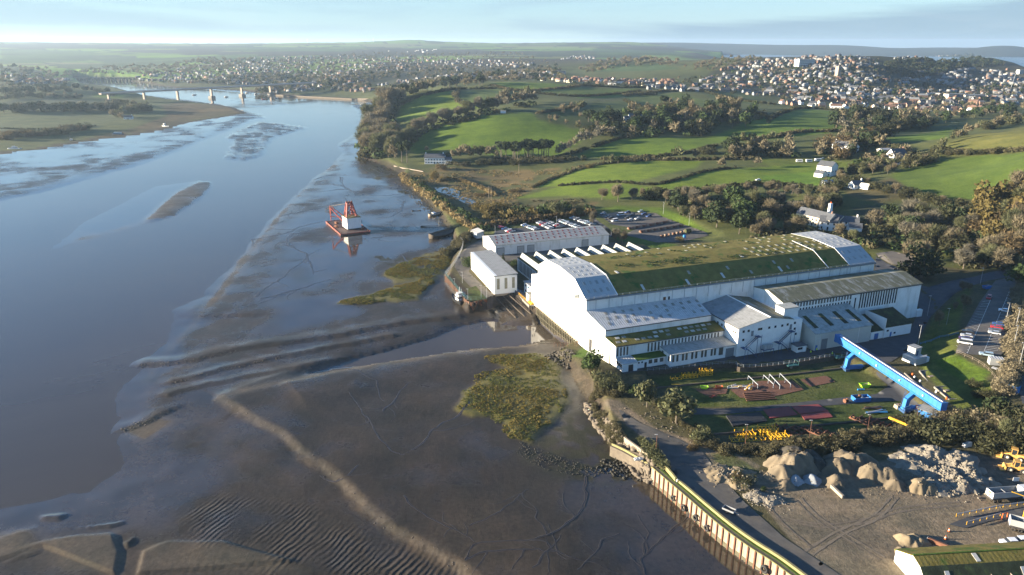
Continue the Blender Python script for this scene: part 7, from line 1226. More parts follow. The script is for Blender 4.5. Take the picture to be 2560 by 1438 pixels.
# sand yard vehicles
def loader(px, py, rz, label, sc=1.):
    t = thing('wheel_loader', label, 'loader', T1(px, py), rz); t.scale = (sc,)*3; B(-2.6, -1.0, .9, -.3, 1.0, 2.1).build('engine_cover', M['yellow_paint2'], t); B(-.25, -.85, 1.0, 1.2, .85, 1.7).build('chassis', M['yellow_paint2'], t); cb = B(-.6, -.8, 1.75, .7, .8, 3.3).build('cab', M['window_glass'], t); B(-.75, -.9, 3.3, .85, .9, 3.45).build('cab_roof', M['yellow_paint2'], cb); p_ = MB()
    for x in (-.6, .7):
        for y in (-.8, .8): p_.bar((x, y, 1.7), (x, y, 3.3), .14, .14)
    p_.build('cab_frame', M['yellow_paint2'], cb)
    for y in (-.6, .6): MB().bar((.9, y, 1.9), (2.9, y, 1.1), .25, .35).build('lift_arm', M['yellow_paint2'], t)
    pf = [(2.7, .2), (4.0, .15), (4.1, .35), (3.1, .5), (2.9, 1.5), (2.6, 1.5)]; bk = MB(); n = len(pf); bk.v = [(x, y, z) for y in (-1.4, 1.4) for x, z in pf]; bk.f = [tuple(range(n)), tuple(range(2*n-1, n-1, -1))]+[(k, n+k, n+(k+1) % n, (k+1) % n) for k in range(n)]; bk.build('bucket', M['yellow_paint2'], t)
    wm_ = MB().torus((0, 0, 0), .55, .26, n=14, m=7).data('tyre', M['rubber']); rm = MB().tube((0, -.22, 0), (0, .22, 0), .36, 10).data('rim', M['cream_render'])
    for x in (-1.6, 1.5):
        for y in (-1.05, 1.05): o = link('wheel', wm_, t); o.location = (x, y, .8); link('rim', rm, o)
dm('yellow_paint2', (.55, .31, .08), .6, .15, .8)
loader(2532,1148,2.6,'upper yellow wheel loader parked below the crash railing'); loader(2538,1178,2.75,'lower yellow wheel loader with its bucket to the sand heap',.95)
def lorry(px, py, rz, label, striped=True, L_=8.2):
    t = thing('tipper_lorry', label, 'lorry', T1(px, py), rz); b = MB()
    for x0, y0, x1, y1 in ((0, -1.25, L_, -1.13), (0, 1.13, L_, 1.25), (L_-.12, -1.12, L_, 1.12)): b.box(x0, y0, 1.4, x1, y1, 3.0)
    b.build('tipper_side', M['roller_door'], t); B(.13, -1.12, 1.4, L_-.13, 1.12, 1.6).build('tipper_floor', M['blue_dark'], t); tg = B(-.05, -1.25, 1.3, .08, 1.25, 3.0).build('tailgate', M['boat_white'], t)
    if striped:
        for k in range(6):
            s = -1.05+k*.36; q = 1 if k < 3 else -1; MB().poly([(-.056, s, 1.45), (-.056, s+.2, 1.45), (-.056, s+.2+.35*q, 2.85), (-.056, s+.35*q, 2.85)][::-1]).build('hazard_stripe', M['orange_paint'], tg)
    B(-.2, -1.2, .9, L_+.2, 1.2, 1.28).build('chassis', M['dark_steel'], t); B(L_+.25, -1.2, .8, L_+2.2, 1.2, 3.3).build('cab', M['boat_white'], t); B(L_+2.2, -1.0, 1.9, L_+2.24, 1.0, 3.0).build('windscreen', M['window_glass'], t); MB().bar((L_*.45, -1.12, 2.6), (L_*.45, 1.12, 2.6), .12, .12).build('cross_tie', M['galv_steel'], t); copies('wheel', MB().torus((0, 0, .5), .36, .15, n=12, m=6).data('wheel', M['rubber']), t, [(x, y, 0) for x in (1, 2.3, L_-1.3, L_+1.2) for y in (-1.05, 1.05)])
lorry(2470,1252,.12,'white tipper lorry with orange hazard stripes on its tailgate'); lorry(2520,1318,-.5,'flatbed lorry cut by the right edge beside the weighbridge',False,6)
t = thing('orange_hoist', 'yellow weighbridge post with an arm at the right edge', 'post', T1(2556,1300), 0); MB().tube((0, 0, 0), (0, 0, 6.5), .16, 6).build('mast', M['yellow_paint'], t); MB().bar((0, 0, 6.4), (-3.4, 1.2, 7.2), .2, .2).build('arm', M['yellow_paint'], t)
def barrier(pts, label):
    r = railing(pts, .95, 5.1, label, 'yellow_paint', 2.0, 'barrier', ()); P = smooth([G(x, y, 5.1)[:2] for x, y in pts], 4); b = MB()
    for a, c in zip(P[:-1], P[1:]): b.bar((*a, 5.85), (*c, 5.85), .1, .3)
    b.build('crash_rail', M['rail_grey'], r)
barrier([(2390,1292),(2440,1282),(2500,1270),(2560,1262)],'upper yellow posted barrier of the weighbridge ramp'); barrier([(2416,1312),(2460,1300),(2500,1290)],'lower yellow posted barrier of the weighbridge ramp'); flat('weighbridge_ramp', [(2372,1312),(2420,1293),(2560,1268),(2560,1290),(2480,1302),(2412,1322)], M['tarmac'], .12, label='dark ramp of the weighbridge')
t = thing('goal_frame', 'orange goal shaped frame on the weighbridge ramp', 'frame', T1(2510,1298), .3); MB().tube((-.8, 0, 0), (-.8, 0, 1.7), .1, 6).tube((.8, 0, 0), (.8, 0, 1.7), .1, 6).build('post', M['orange_paint'], t); MB().tube((-.8, 0, 1.7), (.8, 0, 1.7), .1, 6).build('bar', M['orange_paint'], t)
for px, py, lab in ((2372,1329,'upper orange cone in the sand yard'), (2363,1348,'lower orange and white cone in the sand yard')): t = thing('traffic_cone', lab, 'cone', T1(px, py)); MB().tube((0, 0, .05), (0, 0, .95), .28, 8, .06).build('cone', M['orange_paint'], t); B(-.38, -.38, 0, .38, .38, .06).build('base', M['rubber'], t); MB().tube((0, 0, .42), (0, 0, .62), .205, 8, .16).build('band', M['boat_white'], t)
t = thing('steel_beam', 'rusty channel beam leaning by the white notice', 'beam', T1(2348,1365), -.75); MB().bar((-2.6, 0, .6), (2.6, 0, .6), .5, .9).build('web', M['rust'], t); B(-2.62, -.3, .3, -2.56, .3, 1.1).build('notice', M['boat_white'], t)
carpx(2523,1362,'car_white','white car behind the mossy barn, left of two',.05); carpx(2549,1358,'car_white','white car behind the mossy barn, right of two',.05,kind='estate')
t = thing('flat_trailer', 'empty grey two wheeled trailer on the quay road', 'trailer', T1(1822,1281), -.72); b = MB()
for x0, y0, x1, y1 in ((-1.5, -.8, 1.5, -.72), (-1.5, .72, 1.5, .8), (-1.5, -.71, -1.42, .71), (1.42, -.71, 1.5, .71)): b.box(x0, y0, .7, x1, y1, 1.15)
b.build('side_board', M['galv_steel'], t); B(-1.41, -.71, .6, 1.41, .71, .72).build('bed', M['black_plate'], t); MB().bar((1.5, 0, .62), (2.6, 0, .55), .1, .1).build('drawbar', M['galv_steel'], t); copies('wheel', MB().torus((0, 0, .34), .24, .1, n=12, m=6).data('wheel', M['rubber']), t, [(-.1, -.9, 0), (-.1, .9, 0)])
t = thing('white_sacks', 'pair of white bulk sacks at the edge of the sand yard', 'sack', T1(2412,1117)); 
for k, (x, y, s) in enumerate(((0, 0, 1.1), (1.3, .6, 1.35))): MB().cbox((x, y, 0), s, s, s, .2, .86).build('sack', M['boat_white'], t)
t = thing('notice_board', 'small white notice board by the tipper lorry', 'sign', T1(2538,1207)); B(-.8, -.04, .5, .8, .04, 1.6).build('board', M['boat_white'], t); copies('post', B(-.05, -.05, 0, .05, .05, .5).data('post', M['rust']), t, [(-.6, 0, 0), (.6, 0, 0)])
# ------------------------------------------------------------------ sand and gravel heaps
def heap(name, pts, m, label, seed=1, rough=.35, cat='heap'):
    """heap from soft cones (px, py, radius m, height m)"""
    r = np.random.default_rng(seed); C = [(T1(x, y), rad, h) for x, y, rad, h in pts]; lo = np.min([c[0][:2]-c[1] for c in C], 0); hi = np.max([c[0][:2]+c[1] for c in C], 0); st = max(.3, (hi-lo).max()/70); gx, gy = np.meshgrid(np.arange(lo[0]-1, hi[0]+1, st), np.arange(lo[1]-1, hi[1]+1, st)); q = np.stack([gx.ravel(), gy.ravel()], 1); z = np.full(len(q), -1.); w = q+np.stack([vnoise(q, 4, seed)-.5, vnoise(q, 4, seed+1)-.5], 1)*3.2*(.4+rough)
    for c, rad, h in C: e = (w-c[:2])*[1, 1.15]; th = np.arctan2(e[:, 1], e[:, 0]); d = np.linalg.norm(e, axis=1)/rad*(1+.10*np.sin(5*th+rad*7)+.05*np.sin(11*th+h*9)); z = np.maximum(z, np.minimum(h*1.3*(1-d), h*(1-d*.10)))
    z += ((vnoise(q, 1.6, seed+3, 4)-.5)*rough+(vnoise(q, .8, seed+5, 2)-.5)*.16)*np.clip(z+.6, 0, 2); g = ground(q[:, 0], q[:, 1]); i = np.arange(len(q)).reshape(gx.shape); qd = np.stack([i[:-1, :-1], i[:-1, 1:], i[1:, 1:], i[1:, :-1]], -1).reshape(-1, 4); keep = (z[qd] > -.25).any(1); qd = qd[keep]; u, inv = np.unique(qd, return_inverse=True); c0 = np.r_[q[u].mean(0), 5]; o = link(name, mesh_np(name, np.c_[q[u], g[u]+np.maximum(z[u], -.3)]-c0, inv.reshape(qd.shape), M[m], True)); o.location = c0; tag(o, label, cat)
heap('sand_heap', [(1955,1190,4.5,3.6),(1975,1172,5.5,4.6),(2005,1165,5,4.2),(1945,1165,4,3.),(1960,1215,3,1.8)], 'grey_heap', 'tall brown grey gravel heap left of the blue grey piles', 1, .12); heap('dark_heap', [(1985,1140,5,3.),(2020,1145,4,2.6),(2040,1165,4,2.4)], 'dark_heap' if 'dark_heap' in M else 'dark_rock', 'dark wet grit heap against the thicket', 2, .2)
heap('pale_gravel_heap', [(1984,1203,2.6,1.7)], 'blue_grey_heap', 'left of two blue grey chipping piles', 3, .06); heap('pale_gravel_heap', [(2028,1200,2.7,1.8),(2018,1172,1.9,3.0)], 'blue_grey_heap', 'right of two blue grey chipping piles', 4, .06); heap('sand_heap', [(2095,1175,4.5,3.4),(2085,1210,3.2,2.6),(2130,1165,5,3.6),(2110,1150,5,2.4),(2180,1190,5,3.6),(2215,1195,4.2,3.2),(2235,1215,3.4,2.2),(2160,1160,4.5,3)], 'grey_heap', 'broad brown gravel heap with scalloped faces in the middle', 5, .14)
heap('sand_heap', [(2270,1150,5,1.5),(2330,1135,6,1.6),(2390,1150,6,1.8),(2420,1180,5,2.2),(2370,1190,6,1.6),(2300,1170,5,1.3),(2450,1205,4.5,2.),(2400,1215,5,2.),(2345,1215,4.5,1.5)], 'pale_heap', 'large rough pale sand and rubble heap', 6, .9); heap('sand_heap', [(2300,1220,3.6,2.8),(2325,1228,3,1.8)], 'sand_heap', 'golden sand cone in front of the rough pale heap', 7, .15); heap('rubble_heap', [(1815,1195,5,1.1),(1850,1185,4,1.),(1800,1180,4,.8),(1845,1210,3,1.4)], 'sand_heap', 'flat sandy rubble heap with bushes on the yard', 8, .8); heap('rubble_heap', [(1905,1245,3.2,.9),(1930,1252,2.8,.8),(1885,1240,2.2,.6)], 'pale_heap', 'low pale crushed stone heap by the quay road', 9, .8); heap('sand_heap', [(2265,1352,2.5,1.4),(2290,1350,2,1.2),(2240,1370,1.6,.8)], 'sand_heap', 'small ochre heap behind the mossy barn', 10, .7)
tag(MB().bar(G(2078,1215,5.6), G(2108,1243,5.4), .6, .9).build('concrete_kerb', M['pale_concrete']), 'white capped concrete divider in the gravel heap', 'divider')
# ------------------------------------------------------------------ derelict crane barge
dm('barge_hull', (.15, .045, .034), .75, .3, .5, stain=(.07, .035, .028), smask=(.45, .65), sscale=.4); dm('rust_deck', (.075, .038, .030), .8, .35, .5); bo = np.array([-106.5, 438, 0]); bd = np.array([-.452, .892]); ba = math.atan2(bd[1], bd[0]); bg_ = thing('crane_barge', 'stranded red barge with a white crane house and red lattice frame', 'barge', bo, ba)
b = MB(); LL, WW = 39, 19; b.pprism([(0, 0), (LL, 0), (LL, -WW), (0, -WW)][::-1], [-.4]*4, 2.0); b.build('hull', M['barge_hull'], bg_); B(-.05, -WW-.05, -.5, LL+.05, .05, .85).build('weed_line', M['weed'], bg_); B(.15, -WW+.15, 2.0, LL-.15, -.15, 2.1).build('deck', M['rust_deck'] if 'rust_deck' in M else M['red_plate'], bg_)
rim = MB()
for x0, y0, x1, y1 in ((0, -.14, LL, 0), (0, -WW, LL, -WW+.14), (0, -WW+.141, .14, -.141), (LL-.14, -WW+.141, LL, -.141)): rim.box(x0, y0, 2.0, x1, y1, 2.35)
rim.build('bulwark', M['red_lead'], bg_); copies('fender', B(-.15, -.15, .6, .15, 0, 2.3).data('fender', M['rust']), bg_, [(0, -y, 0) for y in np.arange(1, 19, 2)]+[(x, .15, 0) for x in np.arange(2, 38, 4)])
def bl(p): d = np.array(p)[:2]-bo[:2]; n = np.array([bd[1], -bd[0]]); return d@bd, -(d@n)
cx, cy = bl((-104.3, 448.5)); ex, ey = bl((-97.2, 452.7)); ca = math.atan2(ey-cy, ex-cx); crh = thing('tmp', '', '', (0, 0, 0)); bpy.data.objects.remove(crh)
def cpt(u, v, z): return (cx+u*cos(ca)-v*sin(ca), cy+u*sin(ca)+v*cos(ca), z)
b = MB(); b.pprism([cpt(0, 0, 0), cpt(9.2, 0, 0), cpt(9.2, 10, 0), cpt(0, 10, 0)], 2.9, 9.8); b.build('crane_house', M['white_render'], bg_); b = MB(); b.pprism([cpt(-.2, -.2, 0), cpt(9.4, -.2, 0), cpt(9.4, 10.2, 0), cpt(-.2, 10.2, 0)], 9.8, 10); b.build('house_roof', M['lichen_wall'], bg_); b = MB(); b.pprism([cpt(.5, .5, 0), cpt(7.7, .5, 0), cpt(7.7, 8.5, 0), cpt(.5, 8.5, 0)], 2.1, 2.9); b.build('slew_ring', M['dark_steel'], bg_)
f = MB()
top = [cpt(3.0, 6, 18.2), cpt(6.0, 6, 18.2), cpt(3.0, 8, 18.2), cpt(6.0, 8, 18.2)]; base = [cpt(.6, 2, 9.4), cpt(7.4, 2, 9.4), cpt(.6, 11, 3), cpt(7.4, 11, 3)]
for a, c in zip(base, top): f.tube(a, c, .55, 6)
L2 = lambda a, c, t_: tuple(np.array(a)+(np.array(c)-np.array(a))*t_)
for t0, t1 in ((.0, .35), (.35, .7), (.7, 1)):
    for i, j in ((0, 1), (2, 3), (0, 2), (1, 3)): f.tube(L2(base[i], top[i], t0), L2(base[j], top[j], t1), .24, 5); f.tube(L2(base[j], top[j], t0), L2(base[i], top[i], t1), .17, 5); f.tube(L2(base[i], top[i], t1), L2(base[j], top[j], t1), .2, 5)
f.bar(cpt(2.4, 7, 18.4), cpt(6.6, 7, 18.4), .9, .8); f.build('lattice_frame', M['red_bright'] if 'red_bright' in M else M['red_lead'], bg_); copies('sheave', MB().tube((0, -.3, 0), (0, .3, 0), .5, 8).data('sheave', M['rust']), bg_, [cpt(2.8, 7, 19), cpt(4.5, 7, 19), cpt(6.2, 7, 19)])
jb = MB(); tipj = cpt(-6.5, 17, 15.2); ft = [cpt(1.2, 9.2, 4.2), cpt(-1, 9.2, 4.2)]
jb.tube(cpt(1, 8, 5), cpt(-6, 15, 15), .42, 6); jb.tube(cpt(6, 10, 5), cpt(-4.5, 18.5, 15), .3, 6); jb.tube(cpt(-6, 15, 15), cpt(-4.5, 18.5, 15), .35, 6)
for t_ in (.2, .4, .6, .8): jb.tube(L2(cpt(1, 8, 5), cpt(-6, 15, 15), t_), L2(cpt(6, 10, 5), cpt(-4.5, 18.5, 15), t_), .16, 5)
jb.tube(cpt(-6, 15, 15), cpt(-5.5, 15.5, 6), .22, 5); jb.tube(cpt(-4.5, 18.5, 15), cpt(-4.5, 18.5, 6), .22, 5); jb.tube(cpt(-6, 15, 9), cpt(2, 10, 8), .25, 5); jb.build('jib', M['red_lead'], bg_); ty = MB(); ty.tube(cpt(3.0, 7, 18), cpt(-6, 15.3, 15.2), .12, 4).tube(cpt(5, 7, 18), cpt(-4.8, 18, 15.2), .12, 4); ty.build('tie_rope', M['driftwood'], bg_)
copies('deck_winch', MB().box(-1, -.8, 0, 1, .8, 1.3).tube((-1.4, 0, .8), (1.4, 0, .8), .6, 8).data('deck_winch', M['rust']), bg_, [(30, -5, 2.1, .4), (33, -13, 2.1, 1), (20, -2.5, 2.1, .2), (6, -16, 2.1, 0)]); copies('bollard', MB().tube((0, 0, 0), (0, 0, 1), .3, 7).data('bollard', M['rust']), bg_, [(x, y, 2.1) for x in (2, 20, 37) for y in (-1, -18)])
dm('red_bright', (.30, .058, .038), .65, .2, .6); o = [c for c in bg_.children if c.name.startswith('lattice')][0]; o.data.materials[0] = M['red_bright']
# ------------------------------------------------------------------ boats and wrecks
def hull(L_, W_, H_, n=10, sheer=.25, stern=.7):
    b = MB(); R = []
    for k in range(n+1):
        t_ = k/n; x = -L_/2+L_*t_; wd = W_/2*(stern+(1-stern)*min(1, t_*3) if t_ < .34 else max(.02, (1-((t_-.34)/.66)**2.4))); z = H_*(1+sheer*(2*t_-1)**2); R.append([(x, -wd, z), (x, -wd*.82, H_*.35), (x, 0, 0), (x, wd*.82, H_*.35), (x, wd, z)])
    b.v = [p for r in R for p in r]
    for k in range(n):
        for j in range(4): a = k*5+j; b.f.append((a, a+5, a+6, a+1))
    b.f.append((0, 1, 2, 3, 4)); return b, R
def deck(R, dz=-.25, s=.93):
    b = MB(); n = len(R); b.v = [p for r in R for p in ((r[0][0], r[0][1]*s, r[0][2]+dz), (r[4][0], r[4][1]*s, r[4][2]+dz))]; b.f = [(2*k, 2*k+2, 2*k+3, 2*k+1) for k in range(n-1)]; return b
def boat(px, py, z, rz, L_, W_, H_, m, label, cabin=None, name='boat', cat='boat', tilt=0, deckm='driftwood', dz=-.3, mast=0, ribs=0):
    p = G(px, py, z); t = thing(name, label, cat, p-[0, 0, .2], rz); t.rotation_euler = (tilt, 0, rz); h, R = hull(L_, W_, H_); h.build('hull', M[m], t, True); deck(R, dz).build('deck', M[deckm], t)
    if cabin: 
        for (x0, x1, w, z0, z1, mm) in cabin: B(x0, -w/2, z0, x1, w/2, z1).build('wheelhouse', M[mm], t); B(x0-.01, -w/2-.02, z0+(z1-z0)*.5, x1+.01, w/2+.02, z0+(z1-z0)*.8).build('window_band', M['window_glass'], t); B(x0-.15, -w/2-.15, z1, x1+.15, w/2+.15, z1+.1).build('wheelhouse_roof', M[mm], t)
    if mast: MB().tube((L_*.1, 0, H_*.8), (L_*.1, 0, mast), .07, 5).build('mast', M['roller_door'], t)
    if ribs: copies('rib', B(-.12, -W_*.4, H_*.3, .12, W_*.4, H_*.42).data('rib', M['timber_dark']), t, [(x, 0, 0) for x in np.linspace(-L_*.35, L_*.3, ribs)])
    return t
tg = boat(1144,756,.5,-1.05,13,4.2,2.3,'boat_black','black hulled tug with a white wheelhouse moored at the old quay',[(-4.2,-.6,2.8,2.2,4.6,'boat_white'),(-3.6,-1.4,2.2,4.75,5.7,'boat_white')],'tug_boat','tug',0,'dark_steel',-.3,0); tg.rotation_euler = (0, 0, 2.05); MB().tube((-2.6, 0, 5.7), (-2.6, 0, 8.6), .09, 5).build('mast', M['boat_white'], tg); copies('antenna', MB().tube((0, 0, 5.8), (0, 0, 7.6), .05, 4).data('antenna', M['boat_white']), tg, [(-3.2, .7, 0), (-3.2, -.7, 0)]); B(1.8, -.6, 2.0, 3, .6, 2.8).build('winch', M['dark_steel'], tg)
boat(1041,530,.3,.2,6.5,3,1.1,'timber_dark','small dark open wreck on the mud',ribs=4,dz=-.6,deckm='dark_rock'); boat(1088,540,.4,.9,12,4,2.0,'driftwood','pale grey stranded wooden boat near the levee',[(-3,-.5,2,1.6,3.0,'white_render')],tilt=.18,mast=0); boat(1090,570,.2,.12,20,4.2,1.3,'timber_dark','long low black wreck beyond the largest hulk',ribs=6,dz=-.7,deckm='dark_rock',mast=6); boat(1112,590,.3,.95,26,7,3.0,'timber_dark','large rusty wooden hulk at the shore',ribs=8,tilt=.16,dz=-1.0,deckm='timber_dark')
t = thing('driftwood_tangle', 'dark tangled clump of wreckage left of the barge', 'wreckage', G(822,530,.3)); r = random.Random(5)
for k in range(26): a, e, l = r.uniform(0, 6.28), r.uniform(-.2, .9), r.uniform(2, 5); c = (r.uniform(-2, 2), r.uniform(-1.5, 1.5), r.uniform(.3, 2.6)); MB().tube(c, (c[0]+l*.6*cos(a), c[1]+l*.6*sin(a), max(0, c[2]+e*l*.4)), .22, 5, .1).build('branch', M['timber_dark'], t)
boat(38,375,.3,.05,15,4.4,1.9,'boat_white','white motor cruiser aground at the left edge',[(-3.4,2.2,3,1.7,3.3,'boat_white'),(-2.4,.4,2.2,3.45,4.4,'boat_white')],'motor_cruiser','boat',0,'boat_white'); boat(174,354,.3,.1,15,4.2,1.9,'timber_dark','dark brown hulk on the left bank',[(1,3.4,2.4,1.6,3.2,'white_render')],mast=7); boat(296,338,.6,.1,14,4.5,1.8,'blue_dark','long blue green houseboat on the left bank',[(-5,4.4,3.2,1.6,3.8,'car_pale')],'houseboat','boat'); boat(415,318,.3,-.5,13,4.4,2.2,'white_render','white trawler aground off the reed bank',[(-3.6,-.8,2.8,2,5.2,'boat_white')],'trawler','boat',.05,'driftwood',mast=9)
for k, (px, py, m, lab) in enumerate(((660,249,'red_lead','small red hulled boat moored by the bridge pier'), (690,246,'boat_white','small white boat moored right of the red one'), (906,263,'boat_white','white sailing boat moored off the wooded bank'), (486,238,'boat_white','tiny white boat moored upstream of the bridge'), (566,243,'boat_white','tiny white boat between two bridge piers'), (618,233,'boat_white','tiny white boat behind the bridge pier'), (640,236,'boat_white','tiny pale boat close behind the fifth pier'))): boat(px, py, .05, .2*k, 9, 3, 1.6, m, lab, [(-2.4,0,2,1.3,2.5,'boat_white')], mast=10 if k in (0, 2) else 0)
# ------------------------------------------------------------------ bridges
def on_line(p, q, px):
    lo, hi = -1., 2.5
    for _ in range(50):
        mid = (lo+hi)/2; x = proj(np.r_[p+(q-p)*mid, 0])[0]; lo, hi = (mid, hi) if x < px else (lo, mid)
    return p+(q-p)*lo
b0, b1 = np.array([-755., 1500.]), np.array([-563., 1752.]); br_ = thing('road_bridge', 'long concrete road bridge on tall slim piers over the river', 'bridge', (0, 0, 0)); e0, e1 = on_line(b0, b1, 255), on_line(b0, b1, 790)
hb_ = [20.5]*2; d_ = (e1-e0)/np.linalg.norm(e1-e0); N_ = 14; dk = MB()
for k in range(N_): A, C = e0+(e1-e0)*k/N_, e0+(e1-e0)*(k+1)/N_; dk.bar((*A, 21.4), (*C, 21.4), 11, 2.4)
dk.build('deck', M['bridge_concrete'], br_); pr2 = MB(); n2 = np.array([-d_[1], d_[0]])
for s in (-1, 1): pr2.bar((*(e0+n2*5.4*s), 23.4), (*(e1+n2*5.4*s), 23.4), .25, 1.1)
pr2.build('parapet', M['rail_grey'], br_)
for px, basez, plinth in ((275,2,0), (363,1,0), (446,1,0), (530,0,1), (606,0,1), (677,0,1)):
    p = on_line(b0, b1, px); a = math.atan2(d_[1], d_[0]); MB().cbox((p[0], p[1], -1), 3.2, 6.5, 20.6, a, .9).build('pier', M['bridge_concrete'], br_)
    if plinth: MB().cbox((p[0], p[1], -1), 10, 13, 6.2, a, .95).build('plinth', M['concrete'], br_)
ob = thing('old_arched_bridge', 'old low stone bridge of many arches far upstream', 'bridge', (0, 0, 0)); xs = np.linspace(-1400, -1205, 18)
copies('pier', B(-1.9, -4, -1, 1.9, 4, 7).data('pier', M['stone']), ob, [(x, 2386, 0) for x in xs]); b = MB(); b.box(-1425, 2381.5, 8.2, -1180, 2390.5, 11.5)
for x0, x1 in zip(xs[:-1], xs[1:]):
    for k in range(6):
        t0, t1 = k/6, (k+1)/6; f_ = lambda t_: 8.2-2.6*abs(2*t_-1)**2.2; X = lambda t_: x0+1.9+(x1-x0-3.8)*t_; b.poly([(X(t0), 2382, f_(t0)), (X(t1), 2382, f_(t1)), (X(t1), 2382, 8.25), (X(t0), 2382, 8.25)]); b.poly([(X(t0), 2390, f_(t0)), (X(t1), 2390, f_(t1)), (X(t1), 2382, f_(t1)), (X(t0), 2382, f_(t0))])
b.build('arcade', M['stone'], ob)
wq = thing('river_wharf', 'tan stone wharf wall below the far riverside houses', 'quay wall', (0, 0, 0)); MB().bar((*G(895,250,1)[:2], 2.0), (*G(938,251,1)[:2], 2.0), 3, 5).build('wall', M['pale_concrete'], wq); MB().bar((*G(690,239,1)[:2], 1.6), (*G(880,249,1)[:2], 1.6), 2, 3).build('shore_wall', M['stone'], wq)
# ------------------------------------------------------------------ wind turbines on the skyline
for px, py, lab in ((478,108,'left of two wind turbines on the left skyline'), (501,108,'right of two wind turbines on the left skyline'), (768,106,'wind turbine alone on the middle skyline'), (933,104,'wind turbine near the low hill on the skyline')):
    d = ray(px, py); h_ = np.hypot(d[0], d[1]); p = np.array([d[0]/h_*7300, d[1]/h_*7300, 0]); p[2] = gz(p); t = thing('wind_turbine', lab, 'wind turbine', p, 0); MB().tube((0, 0, -2), (0, 0, 36), 1.2, 6, .7).build('tower', M['boat_white'], t); hubm = MB().tube((0, -1.5, 36), (0, 1, 36), 1.2, 6).build('hub', M['boat_white'], t)
    for k in range(3): a = k*2.094+.3+px*.01; MB().bar((0, -1.4, 36), (16*sin(a), -1.4, 36+16*cos(a)), .9, .9).build('blade', M['boat_white'], hubm)
# ------------------------------------------------------------------ named houses
def house(p, rz, L_, W_, H_, rh, wall, roof, label, cat='house', name='house', chim=1, wins=True, group=None, wing=None, half_timber=False):
    t = thing(name, label, cat, np.asarray(p)-[0, 0, .3], rz, group); MB().prism([(-W_/2, 0), (-W_/2, H_), (0, H_+rh), (W_/2, H_), (W_/2, 0)], -L_/2, L_/2).build('wall', M[wall], t); ro = MB()
    for s in (-1, 1): ro.slab((-L_/2-.3, s*(W_/2+.35), H_-.1), (L_/2+.3, s*(W_/2+.35), H_-.1), (L_/2+.3, 0.0, H_+rh+.18), (-L_/2-.3, 0.0, H_+rh+.18), .15)
    rfo = ro.build('roof', M[roof], t)
    for k in range(chim): B(L_*(.42 if k == 0 else -.46)-.4, -.4, H_+rh*.6, L_*(.42 if k == 0 else -.46)+.4, .4, H_+rh+1.4).build('chimney', M['brown_brick' if wall != 'white_render' else 'white_render'], rfo)
    if wins:
        wm_ = B(-.5, -.06, 0, .5, .03, 1.2).data('window', M['window_glass']); n = max(2, int(L_/2.6)); copies('window', wm_, t, [(-L_/2+L_*(k+.5)/n, s*W_/2+(.03 if s > 0 else -.03), z) for k in range(n) for z in ([1.1, 3.6] if H_ > 4 else [1.1]) for s in (-1, 1)]); B(-.5, -W_/2-.08, .2, .5, -W_/2-.01, 2.2).build('door', M['slate_roof'], t); copies('gable_window', B(-.05, -.5, 0, .05, .5, 1.2).data('gable_window', M['window_glass']), t, [(s*L_/2, y, 1.2 if H_ < 4 else 3.4) for s in (-1, 1) for y in (-W_*.22, W_*.22)])
    if wing: x, y, l, w, h = wing; MB().prism([(y-w/2, 0), (y-w/2, h), (y, h+w*.35), (y+w/2, h), (y+w/2, 0)], x-l/2, x+l/2).build('wing', M[wall], t); r2 = MB()
    if wing:
        for s in (-1, 1): r2.slab((x-l/2-.2, y+s*(w/2+.25), h-.08), (x+l/2+.2, y+s*(w/2+.25), h-.08), (x+l/2+.2, y, h+w*.35+.15), (x-l/2-.2, y, h+w*.35+.15), .12)
        r2.build('wing_roof', M[roof], t)
    return t
house(T1(1088,408), -.05, 19, 9, 6, 3.4, 'white_render', 'slate_roof', 'white house with a dark slate roof on the river point', chim=2, wing=(12, -1, 8, 7, 4)); gw = thing('garden_wall', 'white garden wall along the shore below the point house', 'wall', (0, 0, 0)); GW = [T1(*q) for q in ((985,416),(1005,421),(1030,425),(1058,430))]
for a, c in zip(GW[:-1], GW[1:]): MB().bar(a+[0, 0, .2], c+[0, 0, .1], .4, 1.0).build('wall_panel', M['bridge_concrete'], gw)
house(T1(2066,438), -.9, 12, 10, 8, 3.2, 'white_front', 'slate_roof', 'tall white modern house with balconies on the green lawn', chim=0, wing=(0, -9.5, 7, 6, 3)); house(T1(2112,378), -1.05, 22, 8, 5.5, 3.5, 'white_render', 'slate_roof', 'long pale farmhouse with tall chimneys among trees', chim=2, wing=(4, 7, 7, 6, 4.5)); house(T1(2240,398), .35, 14, 8, 4.5, 4.5, 'white_front', 'slate_roof', 'white gabled cottage with a steep dark roof', wing=(8, 2, 8, 6, 3)); house(T1(2190,420), .1, 12, 7, 2.6, 1.6, 'brown_brick', 'slate_roof', 'low brown barn below the white cottage', chim=0); house(T1(2212,414), -.2, 9, 6, 2.6, 1.8, 'timber_dark', 'slate_roof', 'black roofed shed beside the brown barn', chim=0)
